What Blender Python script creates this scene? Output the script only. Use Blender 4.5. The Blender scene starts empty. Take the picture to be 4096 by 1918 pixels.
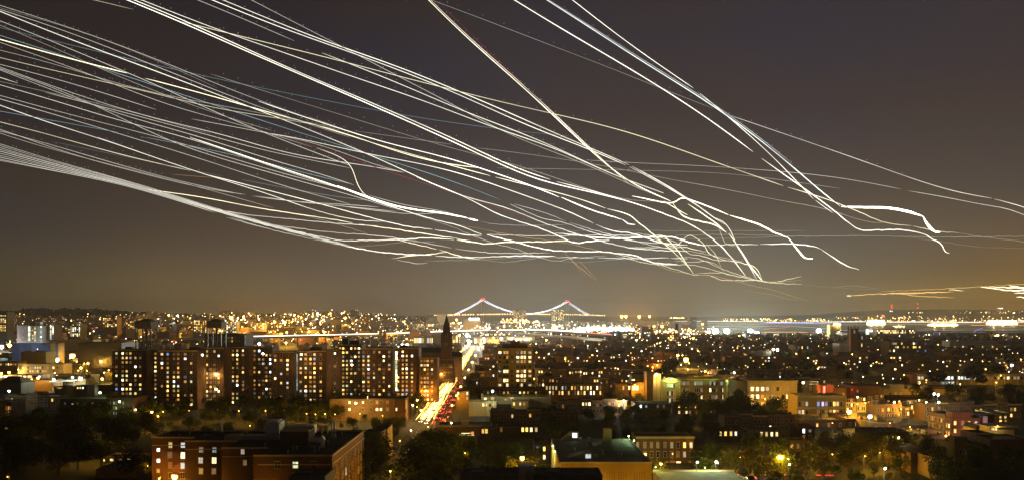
import bpy, math, random, bisect
from math import sin, cos, pi, radians
from mathutils import Vector, Matrix

# ------------------------------------------------------------------ camera, sky, exposure
scene = bpy.context.scene
COL = scene.collection
FPX, U0, V0, CAMH = 3200.0, 2048.0, 1262.0, 55.0      # focal length in photo pixels, principal column, horizon row, eye height (m)

def X(u, Y): return (u - U0) / FPX * Y
def Z(v, Y): return CAMH - (v - V0) / FPX * Y

cam_d = bpy.data.cameras.new('camera')
cam = bpy.data.objects.new('camera', cam_d)
COL.objects.link(cam)
cam.location = (0, 0, CAMH)
cam.rotation_euler = (radians(90), 0, 0)
cam_d.sensor_width = 36.0
cam_d.lens = 36.0 * FPX / 4096.0
cam_d.shift_y = (V0 - 959.0) / 4096.0                  # rising front: keeps the verticals upright as in the photo
cam_d.clip_start = 1.0
cam_d.clip_end = 90000.0
scene.camera = cam

scene.view_settings.view_transform = 'Standard'
scene.view_settings.look = 'None'
scene.view_settings.exposure = 0.0
scene.view_settings.gamma = 1.0
scene.view_settings.use_curve_mapping = False
scene.render.engine = 'CYCLES'
cy = scene.cycles
cy.max_bounces = 4
cy.diffuse_bounces = 2
cy.glossy_bounces = 2
cy.transmission_bounces = 3
cy.volume_bounces = 0
cy.transparent_max_bounces = 6
cy.sample_clamp_indirect = 1.0
cy.sample_clamp_direct = 14.0
cy.use_adaptive_sampling = False
cy.caustics_reflective = False
cy.caustics_refractive = False
cy.use_denoising = True
cy.use_light_tree = True

world = bpy.data.worlds.new('World')
scene.world = world
world.use_nodes = True
wn, wl = world.node_tree.nodes, world.node_tree.links
wn.clear()
w_out = wn.new('ShaderNodeOutputWorld')
w_tc = wn.new('ShaderNodeTexCoord')
w_sep = wn.new('ShaderNodeSeparateXYZ')
wl.new(w_tc.outputs['Generated'], w_sep.inputs[0])
# city sky-glow: brightest at the horizon, falling to a violet grey overhead
w_ramp = wn.new('ShaderNodeValToRGB')
els = w_ramp.color_ramp.elements
els[0].position = 0.0; els[0].color = (0.140, 0.118, 0.094, 1)
els[1].position = 1.0; els[1].color = (0.0060, 0.0045, 0.0038, 1)
for p_, c_ in ((0.035, (0.120, 0.101, 0.080, 1)), (0.09, (0.086, 0.070, 0.058, 1)), (0.16, (0.064, 0.0515, 0.0465, 1)),
               (0.24, (0.0435, 0.0350, 0.0385, 1)), (0.32, (0.0380, 0.0315, 0.0372, 1)), (0.42, (0.0305, 0.0242, 0.0262, 1)), (0.62, (0.014, 0.0105, 0.0095, 1))):
    e_ = els.new(p_); e_.color = c_
wl.new(w_sep.outputs['Z'], w_ramp.inputs['Fac'])
# low down the sodium glow is golden over the harbour (right) and brown over the hill (left); higher up it turns violet grey
w_az = wn.new('ShaderNodeMapRange'); w_az.inputs['From Min'].default_value = -0.6; w_az.inputs['From Max'].default_value = 0.6
wl.new(w_sep.outputs['X'], w_az.inputs['Value'])
def az_ramp(stops):
    n_ = wn.new('ShaderNodeValToRGB'); q = n_.color_ramp.elements
    q[0].position, q[0].color = stops[0][0], (*[k / 2.5 for k in stops[0][1]], 1); q[1].position, q[1].color = stops[-1][0], (*[k / 2.5 for k in stops[-1][1]], 1)
    for p_, c_ in stops[1:-1]: e_ = q.new(p_); e_.color = (*[k / 2.5 for k in c_], 1)
    n_.color_ramp.interpolation = 'LINEAR'
    wl.new(w_az.outputs['Result'], n_.inputs['Fac']); return n_
w_lo = az_ramp(((0.0, (.40, .40, .23)), (.17, (1.22, .98, .46)), (.34, (.86, .80, .66)), (.50, (.80, .84, .83)), (.66, (1.04, .99, .84)), (.84, (1.5, 1.06, .38)), (1.0, (2.4, 1.36, .03))))
w_hi = az_ramp(((0.0, (.42, .40, .42)), (.3, (.66, .63, .68)), (.5, (.98, .97, 1.02)), (.76, (1.12, 1.08, 1.10)), (1.0, (1.34, 1.13, .86))))
w_el = wn.new('ShaderNodeMapRange'); w_el.interpolation_type = 'SMOOTHSTEP'; w_el.inputs['From Min'].default_value = 0.0; w_el.inputs['From Max'].default_value = 0.125
wl.new(w_sep.outputs['Z'], w_el.inputs['Value'])
w_tint = wn.new('ShaderNodeMix'); w_tint.data_type = 'RGBA'
wl.new(w_lo.outputs['Color'], w_tint.inputs['A']); wl.new(w_hi.outputs['Color'], w_tint.inputs['B'])
wl.new(w_el.outputs['Result'], w_tint.inputs['Factor'])
w_mul = wn.new('ShaderNodeMix'); w_mul.data_type = 'RGBA'; w_mul.blend_type = 'MULTIPLY'; w_mul.inputs['Factor'].default_value = 1.0
wl.new(w_ramp.outputs['Color'], w_mul.inputs['A']); wl.new(w_tint.outputs['Result'], w_mul.inputs['B'])
# faint, very wide cloud veils: violet against brown
w_map = wn.new('ShaderNodeMapping'); w_map.inputs['Scale'].default_value = (1.5, 1.5, 5.0)
wl.new(w_tc.outputs['Generated'], w_map.inputs['Vector'])
w_noise = wn.new('ShaderNodeTexNoise'); w_noise.inputs['Scale'].default_value = 2.1; w_noise.inputs['Detail'].default_value = 3.0
w_noise.inputs['Roughness'].default_value = 0.45
wl.new(w_map.outputs['Vector'], w_noise.inputs['Vector'])
w_cr = wn.new('ShaderNodeValToRGB')
w_cr.color_ramp.elements[0].position = 0.40; w_cr.color_ramp.elements[0].color = (1.0, 0.93, 0.82, 1)
w_cr.color_ramp.elements[1].position = 0.60; w_cr.color_ramp.elements[1].color = (0.86, 0.90, 1.0, 1)
wl.new(w_noise.outputs['Fac'], w_cr.inputs['Fac'])
w_mul2 = wn.new('ShaderNodeMix'); w_mul2.data_type = 'RGBA'; w_mul2.blend_type = 'MULTIPLY'; w_mul2.inputs['Factor'].default_value = 1.0
wl.new(w_mul.outputs['Result'], w_mul2.inputs['A']); wl.new(w_cr.outputs['Color'], w_mul2.inputs['B'])
w_bg = wn.new('ShaderNodeBackground'); w_bg.inputs['Strength'].default_value = 2.5 * 0.96
wl.new(w_mul2.outputs['Result'], w_bg.inputs['Color'])
# the sun is well below the horizon: only a trace of it is left in the sky
w_sky = wn.new('ShaderNodeTexSky'); w_sky.sky_type = 'NISHITA'; w_sky.sun_disc = False
w_sky.sun_elevation = radians(-9.0); w_sky.sun_rotation = radians(70.0)
w_bg2 = wn.new('ShaderNodeBackground'); w_bg2.inputs['Strength'].default_value = 0.05
wl.new(w_sky.outputs['Color'], w_bg2.inputs['Color'])
w_add = wn.new('ShaderNodeAddShader')
wl.new(w_bg.outputs[0], w_add.inputs[0]); wl.new(w_bg2.outputs[0], w_add.inputs[1])
wl.new(w_add.outputs[0], w_out.inputs['Surface'])

# ------------------------------------------------------------------ helpers
RNG = random.Random(11)
ORD = ('first second third fourth fifth sixth seventh eighth ninth tenth eleventh twelfth thirteenth fourteenth fifteenth sixteenth '
       'seventeenth eighteenth nineteenth twentieth').split()
TENS = {2: 'twenty', 3: 'thirty', 4: 'forty', 5: 'fifty', 6: 'sixty', 7: 'seventy', 8: 'eighty', 9: 'ninety'}
def nth(i):                                            # 1 -> first
    if i <= 20: return ORD[i - 1]
    if i > 99: return 'hundred-and-' + nth(i - 100)
    t, r = divmod(i, 10)
    if r == 0: return TENS[t][:-1] + 'ieth'
    return TENS[t] + '-' + ORD[r - 1]
NUM = 'no one two three four five six seven eight nine ten eleven twelve'.split()

def tag(o, label=None, cat=None, group=None, kind=None):
    if label: o['label'] = label
    if cat: o['category'] = cat
    if group: o['group'] = group
    if kind: o['kind'] = kind
    return o

def empty(name, loc=(0, 0, 0), rz=0.0):
    o = bpy.data.objects.new(name, None)
    COL.objects.link(o); o.location = loc; o.rotation_euler = (0, 0, rz)
    o.empty_display_size = 0.5
    return o

def put(name, mesh, parent=None, loc=(0, 0, 0), rz=0.0, scale=None):
    o = bpy.data.objects.new(name, mesh)
    COL.objects.link(o)
    o.parent = parent; o.location = loc
    if rz: o.rotation_euler = (0, 0, rz)
    if scale: o.scale = scale
    return o

class MB:
    """collects polygons, builds one mesh"""
    def __init__(s): s.v, s.f, s.m = [], [], []
    def poly(s, pts, m=0):
        n = len(s.v); s.v.extend(pts); s.f.append(tuple(range(n, n + len(pts)))); s.m.append(m)
    def box(s, x0, x1, y0, y1, z0, z1, m=0, bottom=True):
        n = len(s.v)
        s.v.extend([(x0, y0, z0), (x1, y0, z0), (x1, y1, z0), (x0, y1, z0), (x0, y0, z1), (x1, y0, z1), (x1, y1, z1), (x0, y1, z1)])
        F = [(0, 1, 5, 4), (1, 2, 6, 5), (2, 3, 7, 6), (3, 0, 4, 7), (4, 5, 6, 7)]
        if bottom: F.append((3, 2, 1, 0))
        for q in F: s.f.append(tuple(n + i for i in q)); s.m.append(m)
        return s
    def cone(s, cx, cy, z0, z1, r0, r1, n=8, m=0, cap=True, ph=0.0):
        b = len(s.v)
        for z, r in ((z0, r0), (z1, r1)):
            for i in range(n):
                a = 2 * pi * i / n + ph; s.v.append((cx + r * cos(a), cy + r * sin(a), z))
        for i in range(n):
            j = (i + 1) % n
            s.f.append((b + i, b + j, b + n + j, b + n + i)); s.m.append(m)
        if cap:
            s.f.append(tuple(b + n + i for i in range(n))); s.m.append(m)
            s.f.append(tuple(b + i for i in reversed(range(n)))); s.m.append(m)
        return s
    def bar(s, p, q, r, n=5, m=0):
        s.tube([p, q], [r, r], n, m); return s
    def tube(s, pts, rad, n=5, m=0):
        b = len(s.v); k = len(pts)
        P = [Vector(p) for p in pts]
        for i in range(k):
            t = (P[min(i + 1, k - 1)] - P[max(i - 1, 0)])
            if t.length < 1e-9: t = Vector((0, 0, 1))
            t.normalize()
            up = Vector((0, 0, 1)) if abs(t.z) < 0.95 else Vector((1, 0, 0))
            a = t.cross(up).normalized(); c = a.cross(t).normalized()
            for j in range(n):
                w = 2 * pi * j / n
                s.v.append(tuple(P[i] + (a * cos(w) + c * sin(w)) * rad[i]))
        for i in range(k - 1):
            for j in range(n):
                l = (j + 1) % n
                s.f.append((b + i * n + j, b + i * n + l, b + (i + 1) * n + l, b + (i + 1) * n + j)); s.m.append(m)
        s.f.append(tuple(b + j for j in reversed(range(n)))); s.m.append(m)
        s.f.append(tuple(b + (k - 1) * n + j for j in range(n))); s.m.append(m)
        return s
    def ball(s, c, r, m=0, n=8, k=5):
        b = len(s.v)
        s.v.append((c[0], c[1], c[2] - r))
        for i in range(1, k):
            a = -pi / 2 + pi * i / k
            for j in range(n):
                w = 2 * pi * j / n
                s.v.append((c[0] + r * cos(a) * cos(w), c[1] + r * cos(a) * sin(w), c[2] + r * sin(a)))
        s.v.append((c[0], c[1], c[2] + r)); t = len(s.v) - 1
        for j in range(n):
            l = (j + 1) % n
            s.f.append((b, b + 1 + l, b + 1 + j)); s.m.append(m)
            for i in range(k - 2):
                p = b + 1 + i * n
                s.f.append((p + j, p + l, p + n + l, p + n + j)); s.m.append(m)
            p = b + 1 + (k - 2) * n
            s.f.append((p + j, p + l, t)); s.m.append(m)
        return s
    def octa(s, c, r, m=0):
        b = len(s.v); x, y, z = c
        s.v.extend([(x + r, y, z), (x, y + r, z), (x - r, y, z), (x, y - r, z), (x, y, z + r), (x, y, z - r)])
        for i in range(4):
            j = (i + 1) % 4
            s.f.append((b + i, b + j, b + 4)); s.m.append(m); s.f.append((b + j, b + i, b + 5)); s.m.append(m)
        return s
    def mesh(s, name, mats):
        me = bpy.data.meshes.new(name)
        me.from_pydata(s.v, [], s.f)
        for k in mats: me.materials.append(M[k] if isinstance(k, str) else k)
        me.polygons.foreach_set('material_index', s.m)
        me.update()
        return me
    def build(s, name, mats, parent=None, loc=(0, 0, 0), rz=0.0):
        return put(name, s.mesh(name, mats if isinstance(mats, (list, tuple)) else [mats]), parent, loc, rz)

# ------------------------------------------------------------------ materials
M = {}
def new_mat(name):
    m = bpy.data.materials.new(name); m.use_nodes = True
    n = m.node_tree.nodes; n.clear()
    return m, n, m.node_tree.links

def surf(name, col, rough=0.85, var=0.35, scale=0.25, metal=0.0, spec=0.3, bricks=None, streak=False):
    """a wall / roof surface: base colour with weathering; bricks=(w,h) lays faint courses"""
    m, n, l = new_mat(name)
    out = n.new('ShaderNodeOutputMaterial'); b = n.new('ShaderNodeBsdfPrincipled')
    b.inputs['Roughness'].default_value = rough; b.inputs['Metallic'].default_value = metal
    b.inputs['Specular IOR Level'].default_value = spec
    tc = n.new('ShaderNodeTexCoord'); oi = n.new('ShaderNodeObjectInfo')
    nz = n.new('ShaderNodeTexNoise'); nz.inputs['Scale'].default_value = scale; nz.inputs['Detail'].default_value = 5; nz.inputs['Roughness'].default_value = 0.65
    mp = n.new('ShaderNodeMapping')
    if streak: mp.inputs['Scale'].default_value = (2.2, 2.2, 0.25)
    l.new(tc.outputs['Object'], mp.inputs['Vector']); l.new(mp.outputs['Vector'], nz.inputs['Vector'])
    mr = n.new('ShaderNodeMapRange'); mr.inputs['To Min'].default_value = 1 - var; mr.inputs['To Max'].default_value = 1 + var
    mr.inputs['From Min'].default_value = 0.25; mr.inputs['From Max'].default_value = 0.75
    l.new(nz.outputs['Fac'], mr.inputs['Value'])
    ro = n.new('ShaderNodeMapRange'); ro.inputs['To Min'].default_value = 0.75; ro.inputs['To Max'].default_value = 1.25
    l.new(oi.outputs['Random'], ro.inputs['Value'])
    mu = n.new('ShaderNodeMath'); mu.operation = 'MULTIPLY'
    l.new(mr.outputs['Result'], mu.inputs[0]); l.new(ro.outputs['Result'], mu.inputs[1])
    sc = n.new('ShaderNodeVectorMath'); sc.operation = 'SCALE'
    if bricks:
        br = n.new('ShaderNodeTexBrick')
        br.inputs['Color1'].default_value = (*col, 1); br.inputs['Color2'].default_value = (col[0] * .8, col[1] * .78, col[2] * .78, 1)
        br.inputs['Mortar'].default_value = (col[0] * .6 + .05, col[1] * .6 + .05, col[2] * .6 + .05, 1)
        br.inputs['Scale'].default_value = 1.0; br.inputs['Brick Width'].default_value = bricks[0]; br.inputs['Row Height'].default_value = bricks[1]
        br.inputs['Mortar Size'].default_value = bricks[1] * 0.12
        sx = n.new('ShaderNodeSeparateXYZ'); ad = n.new('ShaderNodeMath'); ad.operation = 'ADD'; cx = n.new('ShaderNodeCombineXYZ')
        l.new(tc.outputs['Object'], sx.inputs[0]); l.new(sx.outputs['X'], ad.inputs[0]); l.new(sx.outputs['Y'], ad.inputs[1])
        l.new(ad.outputs[0], cx.inputs['X']); l.new(sx.outputs['Z'], cx.inputs['Y'])
        l.new(cx.outputs[0], br.inputs['Vector']); l.new(br.outputs['Color'], sc.inputs[0])
    else:
        sc.inputs[0].default_value = col
    l.new(mu.outputs[0], sc.inputs['Scale'])
    l.new(sc.outputs['Vector'], b.inputs['Base Color']); l.new(b.outputs[0], out.inputs['Surface'])
    M[name] = m
    return m

def glow(name, col, strength, vary=0.0, pattern=0.0, sample=False, scale=1.4):
    """something that gives off light; vary: from piece to piece; pattern: curtains and furniture behind a pane"""
    m, n, l = new_mat(name)
    out = n.new('ShaderNodeOutputMaterial'); e = n.new('ShaderNodeEmission')
    e.inputs['Color'].default_value = (*col, 1); e.inputs['Strength'].default_value = strength
    val = None
    if vary:
        oi = n.new('ShaderNodeObjectInfo'); ge = n.new('ShaderNodeNewGeometry')
        ad = n.new('ShaderNodeMath'); ad.operation = 'ADD'; fr = n.new('ShaderNodeMath'); fr.operation = 'FRACT'
        l.new(oi.outputs['Random'], ad.inputs[0]); l.new(ge.outputs['Random Per Island'], ad.inputs[1]); l.new(ad.outputs[0], fr.inputs[0])
        pw = n.new('ShaderNodeMath'); pw.operation = 'POWER'; pw.inputs[1].default_value = 1.7; l.new(fr.outputs[0], pw.inputs[0])
        mr = n.new('ShaderNodeMapRange'); mr.inputs['To Min'].default_value = strength * (1 - vary); mr.inputs['To Max'].default_value = strength * (1 + vary * 1.5)
        l.new(pw.outputs[0], mr.inputs['Value']); val = mr.outputs['Result']
    if pattern:
        tc = n.new('ShaderNodeTexCoord'); oi = n.new('ShaderNodeObjectInfo')
        va = n.new('ShaderNodeVectorMath'); va.operation = 'ADD'
        l.new(tc.outputs['Object'], va.inputs[0]); l.new(oi.outputs['Location'], va.inputs[1])
        mp = n.new('ShaderNodeMapping'); mp.inputs['Scale'].default_value = (1.5, 1.5, 0.8); l.new(va.outputs[0], mp.inputs['Vector'])
        nz = n.new('ShaderNodeTexNoise'); nz.inputs['Scale'].default_value = scale; nz.inputs['Detail'].default_value = 2
        l.new(mp.outputs[0], nz.inputs['Vector'])
        mr2 = n.new('ShaderNodeMapRange'); mr2.inputs['From Min'].default_value = 0.3; mr2.inputs['From Max'].default_value = 0.7
        mr2.inputs['To Min'].default_value = 1 - pattern; mr2.inputs['To Max'].default_value = 1 + pattern
        l.new(nz.outputs['Fac'], mr2.inputs['Value'])
        mu = n.new('ShaderNodeMath'); mu.operation = 'MULTIPLY'
        if val: l.new(val, mu.inputs[0])
        else: mu.inputs[0].default_value = strength
        l.new(mr2.outputs['Result'], mu.inputs[1]); val = mu.outputs[0]
    if val: l.new(val, e.inputs['Strength'])
    df = n.new('ShaderNodeBsdfDiffuse'); df.inputs['Color'].default_value = (.08 + .3 * col[0], .08 + .3 * col[1], .08 + .3 * col[2], 1)   # glass and blinds
    sh = n.new('ShaderNodeAddShader'); l.new(e.outputs[0], sh.inputs[0]); l.new(df.outputs[0], sh.inputs[1])
    l.new(sh.outputs[0], out.inputs['Surface'])
    m.cycles.emission_sampling = 'AUTO' if sample else 'NONE'
    M[name] = m
    return m

surf('brick_red', (.165, .068, .010), bricks=(.44, .15), var=.3)
surf('brick_dark', (.088, .037, .008), bricks=(.44, .15), var=.35)
surf('brick_brown', (.175, .095, .018), bricks=(.44, .15), var=.3)
surf('brick_tan', (.40, .27, .05), bricks=(.44, .15), var=.2)
surf('brick_slab', (.165, .066, .007), bricks=(.44, .15), var=.3)
surf('brick_ochre', (.58, .42, .07), bricks=(.44, .15), var=.15)
surf('brick_far', (.14, .065, .018), var=.4, scale=.15)
surf('stone_pale', (.46, .36, .11), var=.2, streak=True)
surf('stone_trim', (.47, .37, .14), var=.15)
surf('stucco_cream', (.48, .39, .16), var=.2, streak=True)
surf('stucco_white', (.62, .60, .55), var=.18, streak=True)
surf('concrete', (.28, .26, .20), var=.25, streak=True)
surf('concrete_dark', (.11, .10, .065), var=.35, streak=True)
surf('brownstone', (.15, .08, .025), var=.3, streak=True)
surf('panel_blue', (.085, .105, .24), rough=.5, var=.2)
surf('olive', (.25, .23, .11), var=.2)
surf('sheet_dark', (.055, .055, .05), rough=.6, var=.25, streak=True)
surf('roof_dark', (.042, .038, .022), rough=.9, var=.5, scale=.4)
surf('roof_grey', (.13, .125, .085), rough=.9, var=.35, scale=.35)
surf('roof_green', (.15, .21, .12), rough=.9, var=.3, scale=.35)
surf('roof_silver', (.22, .23, .21), rough=.7, var=.25, scale=.3)
surf('metal_grey', (.24, .24, .23), rough=.5, metal=.3, var=.2)
surf('metal_dark', (.05, .05, .05), rough=.5, metal=.4, var=.2)
surf('metal_white', (.55, .55, .52), rough=.5, var=.15)
surf('white_trim', (.62, .58, .48), var=.12)
surf('bark', (.06, .04, .025), var=.4, scale=2)
surf('asphalt', (.030, .029, .027), rough=.9, var=.3, scale=.3)
surf('pavement', (.06, .057, .05), var=.25, scale=.5)
surf('ground', (.020, .022, .012), var=.5, scale=.02)
surf('lawn', (.05, .075, .02), var=.3, scale=.2)
surf('tyre', (.02, .02, .02), var=.1)
surf('car_dark', (.03, .035, .05), rough=.25, spec=.5, var=.05)
surf('car_silver', (.35, .35, .35), rough=.25, metal=.4, var=.05)
surf('car_red', (.22, .02, .015), rough=.25, spec=.5, var=.05)
surf('car_white', (.6, .6, .58), rough=.3, spec=.5, var=.05)
surf('glass_dark', (.02, .022, .026), rough=.08, spec=.6, var=.1)
surf('hill_earth', (.035, .04, .022), var=.5, scale=.01)
surf('flag_red', (.35, .03, .02), var=.2)
surf('copper', (.20, .30, .26), var=.25)

def leaf(name, col):
    m, n, l = new_mat(name)
    out = n.new('ShaderNodeOutputMaterial'); d = n.new('ShaderNodeBsdfDiffuse'); t = n.new('ShaderNodeBsdfTranslucent'); mx = n.new('ShaderNodeMixShader')
    mx.inputs[0].default_value = 0.35
    ge = n.new('ShaderNodeNewGeometry'); oi = n.new('ShaderNodeObjectInfo')
    ad = n.new('ShaderNodeMath'); ad.operation = 'ADD'; l.new(ge.outputs['Random Per Island'], ad.inputs[0]); l.new(oi.outputs['Random'], ad.inputs[1])
    mr = n.new('ShaderNodeMapRange'); mr.inputs['From Max'].default_value = 2.0; mr.inputs['To Min'].default_value = 0.45; mr.inputs['To Max'].default_value = 1.6
    l.new(ad.outputs[0], mr.inputs['Value'])
    sc = n.new('ShaderNodeVectorMath'); sc.operation = 'SCALE'; sc.inputs[0].default_value = col; l.new(mr.outputs[0], sc.inputs['Scale'])
    l.new(sc.outputs['Vector'], d.inputs['Color']); l.new(sc.outputs['Vector'], t.inputs['Color'])
    l.new(d.outputs[0], mx.inputs[1]); l.new(t.outputs[0], mx.inputs[2]); l.new(mx.outputs[0], out.inputs['Surface'])
    M[name] = m
leaf('leaf_green', (.058, .074, .007))
leaf('leaf_olive', (.080, .074, .007))
leaf('leaf_dark', (.032, .040, .006))

# lit panes, by the letters used in the window patterns below
PANE = {'w': ((1, .74, .33), 2.0), 'y': ((1, .58, .12), 1.5), 'o': ((1, .42, .08), .6), 'c': ((.90, .98, .95), 2.1), 'g': ((.80, 1, .42), 1.3),
        'b': ((.22, .42, 1), .6), 'd': ((1, .58, .24), .13), 'k': ((.60, .82, .86), .30), 'r': ((1, .12, .06), .6), 'v': ((.62, .55, 1), .9),
        'q': ((.92, 1, .55), 2.0), 's': ((1, .90, .70), .28)}
for k_, (c_, s_) in PANE.items(): glow('pane_' + k_, c_, s_, vary=.72, pattern=.42)
M['pane_.'] = M['glass_dark']
for k_, c_, s_ in (('amber', (1, .46, .07), 260), ('warm', (1, .70, .30), 200), ('cool', (.80, 1, .98), 300), ('green', (.72, 1, .55), 160), ('red', (1, .03, .02), 14),
                   ('white', (1, .93, .80), 220), ('pink', (1, .62, .80), 220), ('blue', (.25, .35, 1), 8)):
    glow('bulb_' + k_, c_, s_)

# ------------------------------------------------------------------ land, water, avenue
def ss(t):
    t = max(0.0, min(1.0, t)); return t * t * (3 - 2 * t)
def gz(x, y):
    """the long moraine hill on the left, rising from about 1.45 km off"""
    if y < 1300: return 0.0
    u = U0 + FPX * x / y
    return 58.0 * ss((1900 - u) / 520.0) * ss((y - 1400) / 1500.0)

def build_ground():
    ys = [-250, -100, 0, 100, 200, 300, 450, 600, 800, 1000, 1200] + list(range(1300, 3200, 100)) + [3400, 3800, 4500, 5500, 7000, 9000, 11500, 13900]
    us = list(range(-400, 4801, 130))
    mb = MB()
    for y in ys:
        yy = max(y, 2750.0 if y > 2750 else y)
        for i, u in enumerate(us):
            if i == 0: x = -8900.0
            elif i == len(us) - 1: x = 8900.0
            else: x = X(u, max(y, 300.0))
            mb.v.append((x, y, gz(x, y)))
    n = len(us)
    for j in range(len(ys) - 1):
        for i in range(n - 1):
            a = j * n + i
            mb.f.append((a, a + 1, a + n + 1, a + n)); mb.m.append(0)
    o = mb.build('ground', 'ground')
    for p in o.data.polygons: p.use_smooth = True
    return tag(o, kind='structure')
build_ground()

def far_hills():
    prof = [(-2600, 1254), (-600, 1254), (600, 1259), (1500, 1259), (2000, 1261), (2350, 1263), (2600, 1265), (2850, 1264), (3100, 1261), (3260, 1257), (3330, 1250), (3420, 1243),
            (3520, 1239.5), (3640, 1237.5), (3760, 1235.5), (3850, 1236), (3960, 1238), (4096, 1240), (4500, 1245), (6600, 1252)]
    r = random.Random(5); mb = MB(); us = []
    u = -2600.0
    while u < 6600: us.append(u); u += 16
    def pv(u):
        for (a, b), (c, d) in zip(prof, prof[1:]):
            if a <= u <= c: return b + (d - b) * (u - a) / (c - a)
        return 1254
    ph = [r.uniform(0, 6.28) for _ in range(5)]
    for u in us:
        v = pv(u) + .5 * sin(u / 31 + ph[0]) + .4 * sin(u / 13 + ph[1]) + .7 * sin(u / 97 + ph[2]) + r.uniform(-.35, .35)
        zt = Z(v, 11000.0)
        for y, k in ((8900, 0.0), (9600, .45), (10300, .82), (11000, 1.0), (12400, .1)):
            mb.v.append((X(u, 11000.0) * (y / 11000.0), y, max(.5, 2 + (zt - 2) * k + (r.uniform(-3, 3) if 0 < k < 1 else 0)) if k else .4))
    for i in range(len(us) - 1):
        for j in range(4):
            a = i * 5 + j
            mb.f.append((a, a + 5, a + 6, a + 1)); mb.m.append(0)
    x_ok = [abs(p[0]) < 8890 for p in mb.v]
    mb.v = [(max(-8880, min(8880, p[0])), p[1], p[2]) for p in mb.v]
    tag(mb.build('hills', 'hill_earth'), kind='structure')
far_hills()

def water():
    m, n, l = new_mat('water')
    out = n.new('ShaderNodeOutputMaterial'); b = n.new('ShaderNodeBsdfPrincipled')
    b.inputs['Base Color'].default_value = (.012, .016, .026, 1); b.inputs['Roughness'].default_value = .22; b.inputs['IOR'].default_value = 1.33
    tc = n.new('ShaderNodeTexCoord'); nz = n.new('ShaderNodeTexNoise'); nz.inputs['Scale'].default_value = .05; nz.inputs['Detail'].default_value = 4
    bp = n.new('ShaderNodeBump'); bp.inputs['Strength'].default_value = .35; bp.inputs['Distance'].default_value = 3.0
    l.new(tc.outputs['Object'], nz.inputs['Vector']); l.new(nz.outputs['Fac'], bp.inputs['Height']); l.new(bp.outputs[0], b.inputs['Normal'])
    l.new(b.outputs[0], out.inputs['Surface']); M['water'] = m
    mb = MB(); mb.poly([(X(2640, 2950), 2950, .3), (X(4700, 2950), 2950, .3), (8850, 4200, .3), (8850, 8600, .3), (X(1900, 8600), 8600, .3), (X(2150, 5600), 5600, .3), (X(2560, 3900), 3900, .3)])
    tag(mb.build('harbour_water', 'water'), kind='structure')
water()

def ave_x(y): return -32.0 - .0225 * y
def avenue():
    a, b, w = 225.0, 1520.0, 9.0
    mb = MB(); mb.poly([(ave_x(a) - w, a, .012), (ave_x(a) + w, a, .012), (ave_x(b) + w, b, .012), (ave_x(b) - w, b, .012)])
    tag(mb.build('avenue_road', 'asphalt'), kind='structure')
    mk = MB()
    y = a
    while y < 1000:
        for off in (-4.6, 4.6):
            x = ave_x(y) + off; mk.poly([(x - .08, y, .017), (x + .08, y, .017), (x + .08, y + 3, .017), (x - .08, y + 3, .017)])
        for off in (-.25, .25):
            x = ave_x(y) + off; x2 = ave_x(y + 9) + off; mk.poly([(x - .07, y, .017), (x + .07, y, .017), (x2 + .07, y + 8.9, .017), (x2 - .07, y + 8.9, .017)])
        y += 9
    tag(mk.build('lane_markings', 'white_trim'), kind='structure')
    for s in (-1, 1):
        p = MB(); q = [(ave_x(a) + s * w, a), (ave_x(a) + s * (w + 4), a), (ave_x(b) + s * (w + 4), b), (ave_x(b) + s * w, b)]
        if s < 0: q = q[::-1]
        p.poly([(x, y, .13) for x, y in q])
        for i in range(4):
            (x, y), (x2, y2) = q[i], q[(i + 1) % 4]; p.poly([(x, y, 0), (x2, y2, 0), (x2, y2, .13), (x, y, .13)])
        tag(p.build('avenue_pavement', 'pavement'), kind='structure')
    for i, (y, w) in enumerate(((318, 4.5), (402, 4.5), (592, 4.5), (668, 4.5), (748, 4.5), (905, 5))):
        c = MB(); c.poly([(-330, y - w, .006), (500, y - w, .006), (500, y + w, .006), (-330, y + w, .006)])
        tag(c.build('cross_street', 'asphalt'), kind='structure')
avenue()

def haze():
    m, n, l = new_mat('haze_air')
    out = n.new('ShaderNodeOutputMaterial'); v = n.new('ShaderNodeVolumePrincipled')
    v.inputs['Color'].default_value = (.95, .86, .73, 1); v.inputs['Density'].default_value = HAZE; v.inputs['Anisotropy'].default_value = .35
    l.new(v.outputs[0], out.inputs['Volume']); M['haze_air'] = m
    mb = MB().box(-9000, 9000, -300, 14000, -1.0, 262.0)
    tag(mb.build('haze', 'haze_air'), kind='stuff')
HAZE = 5.0e-5
if HAZE: haze()

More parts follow.
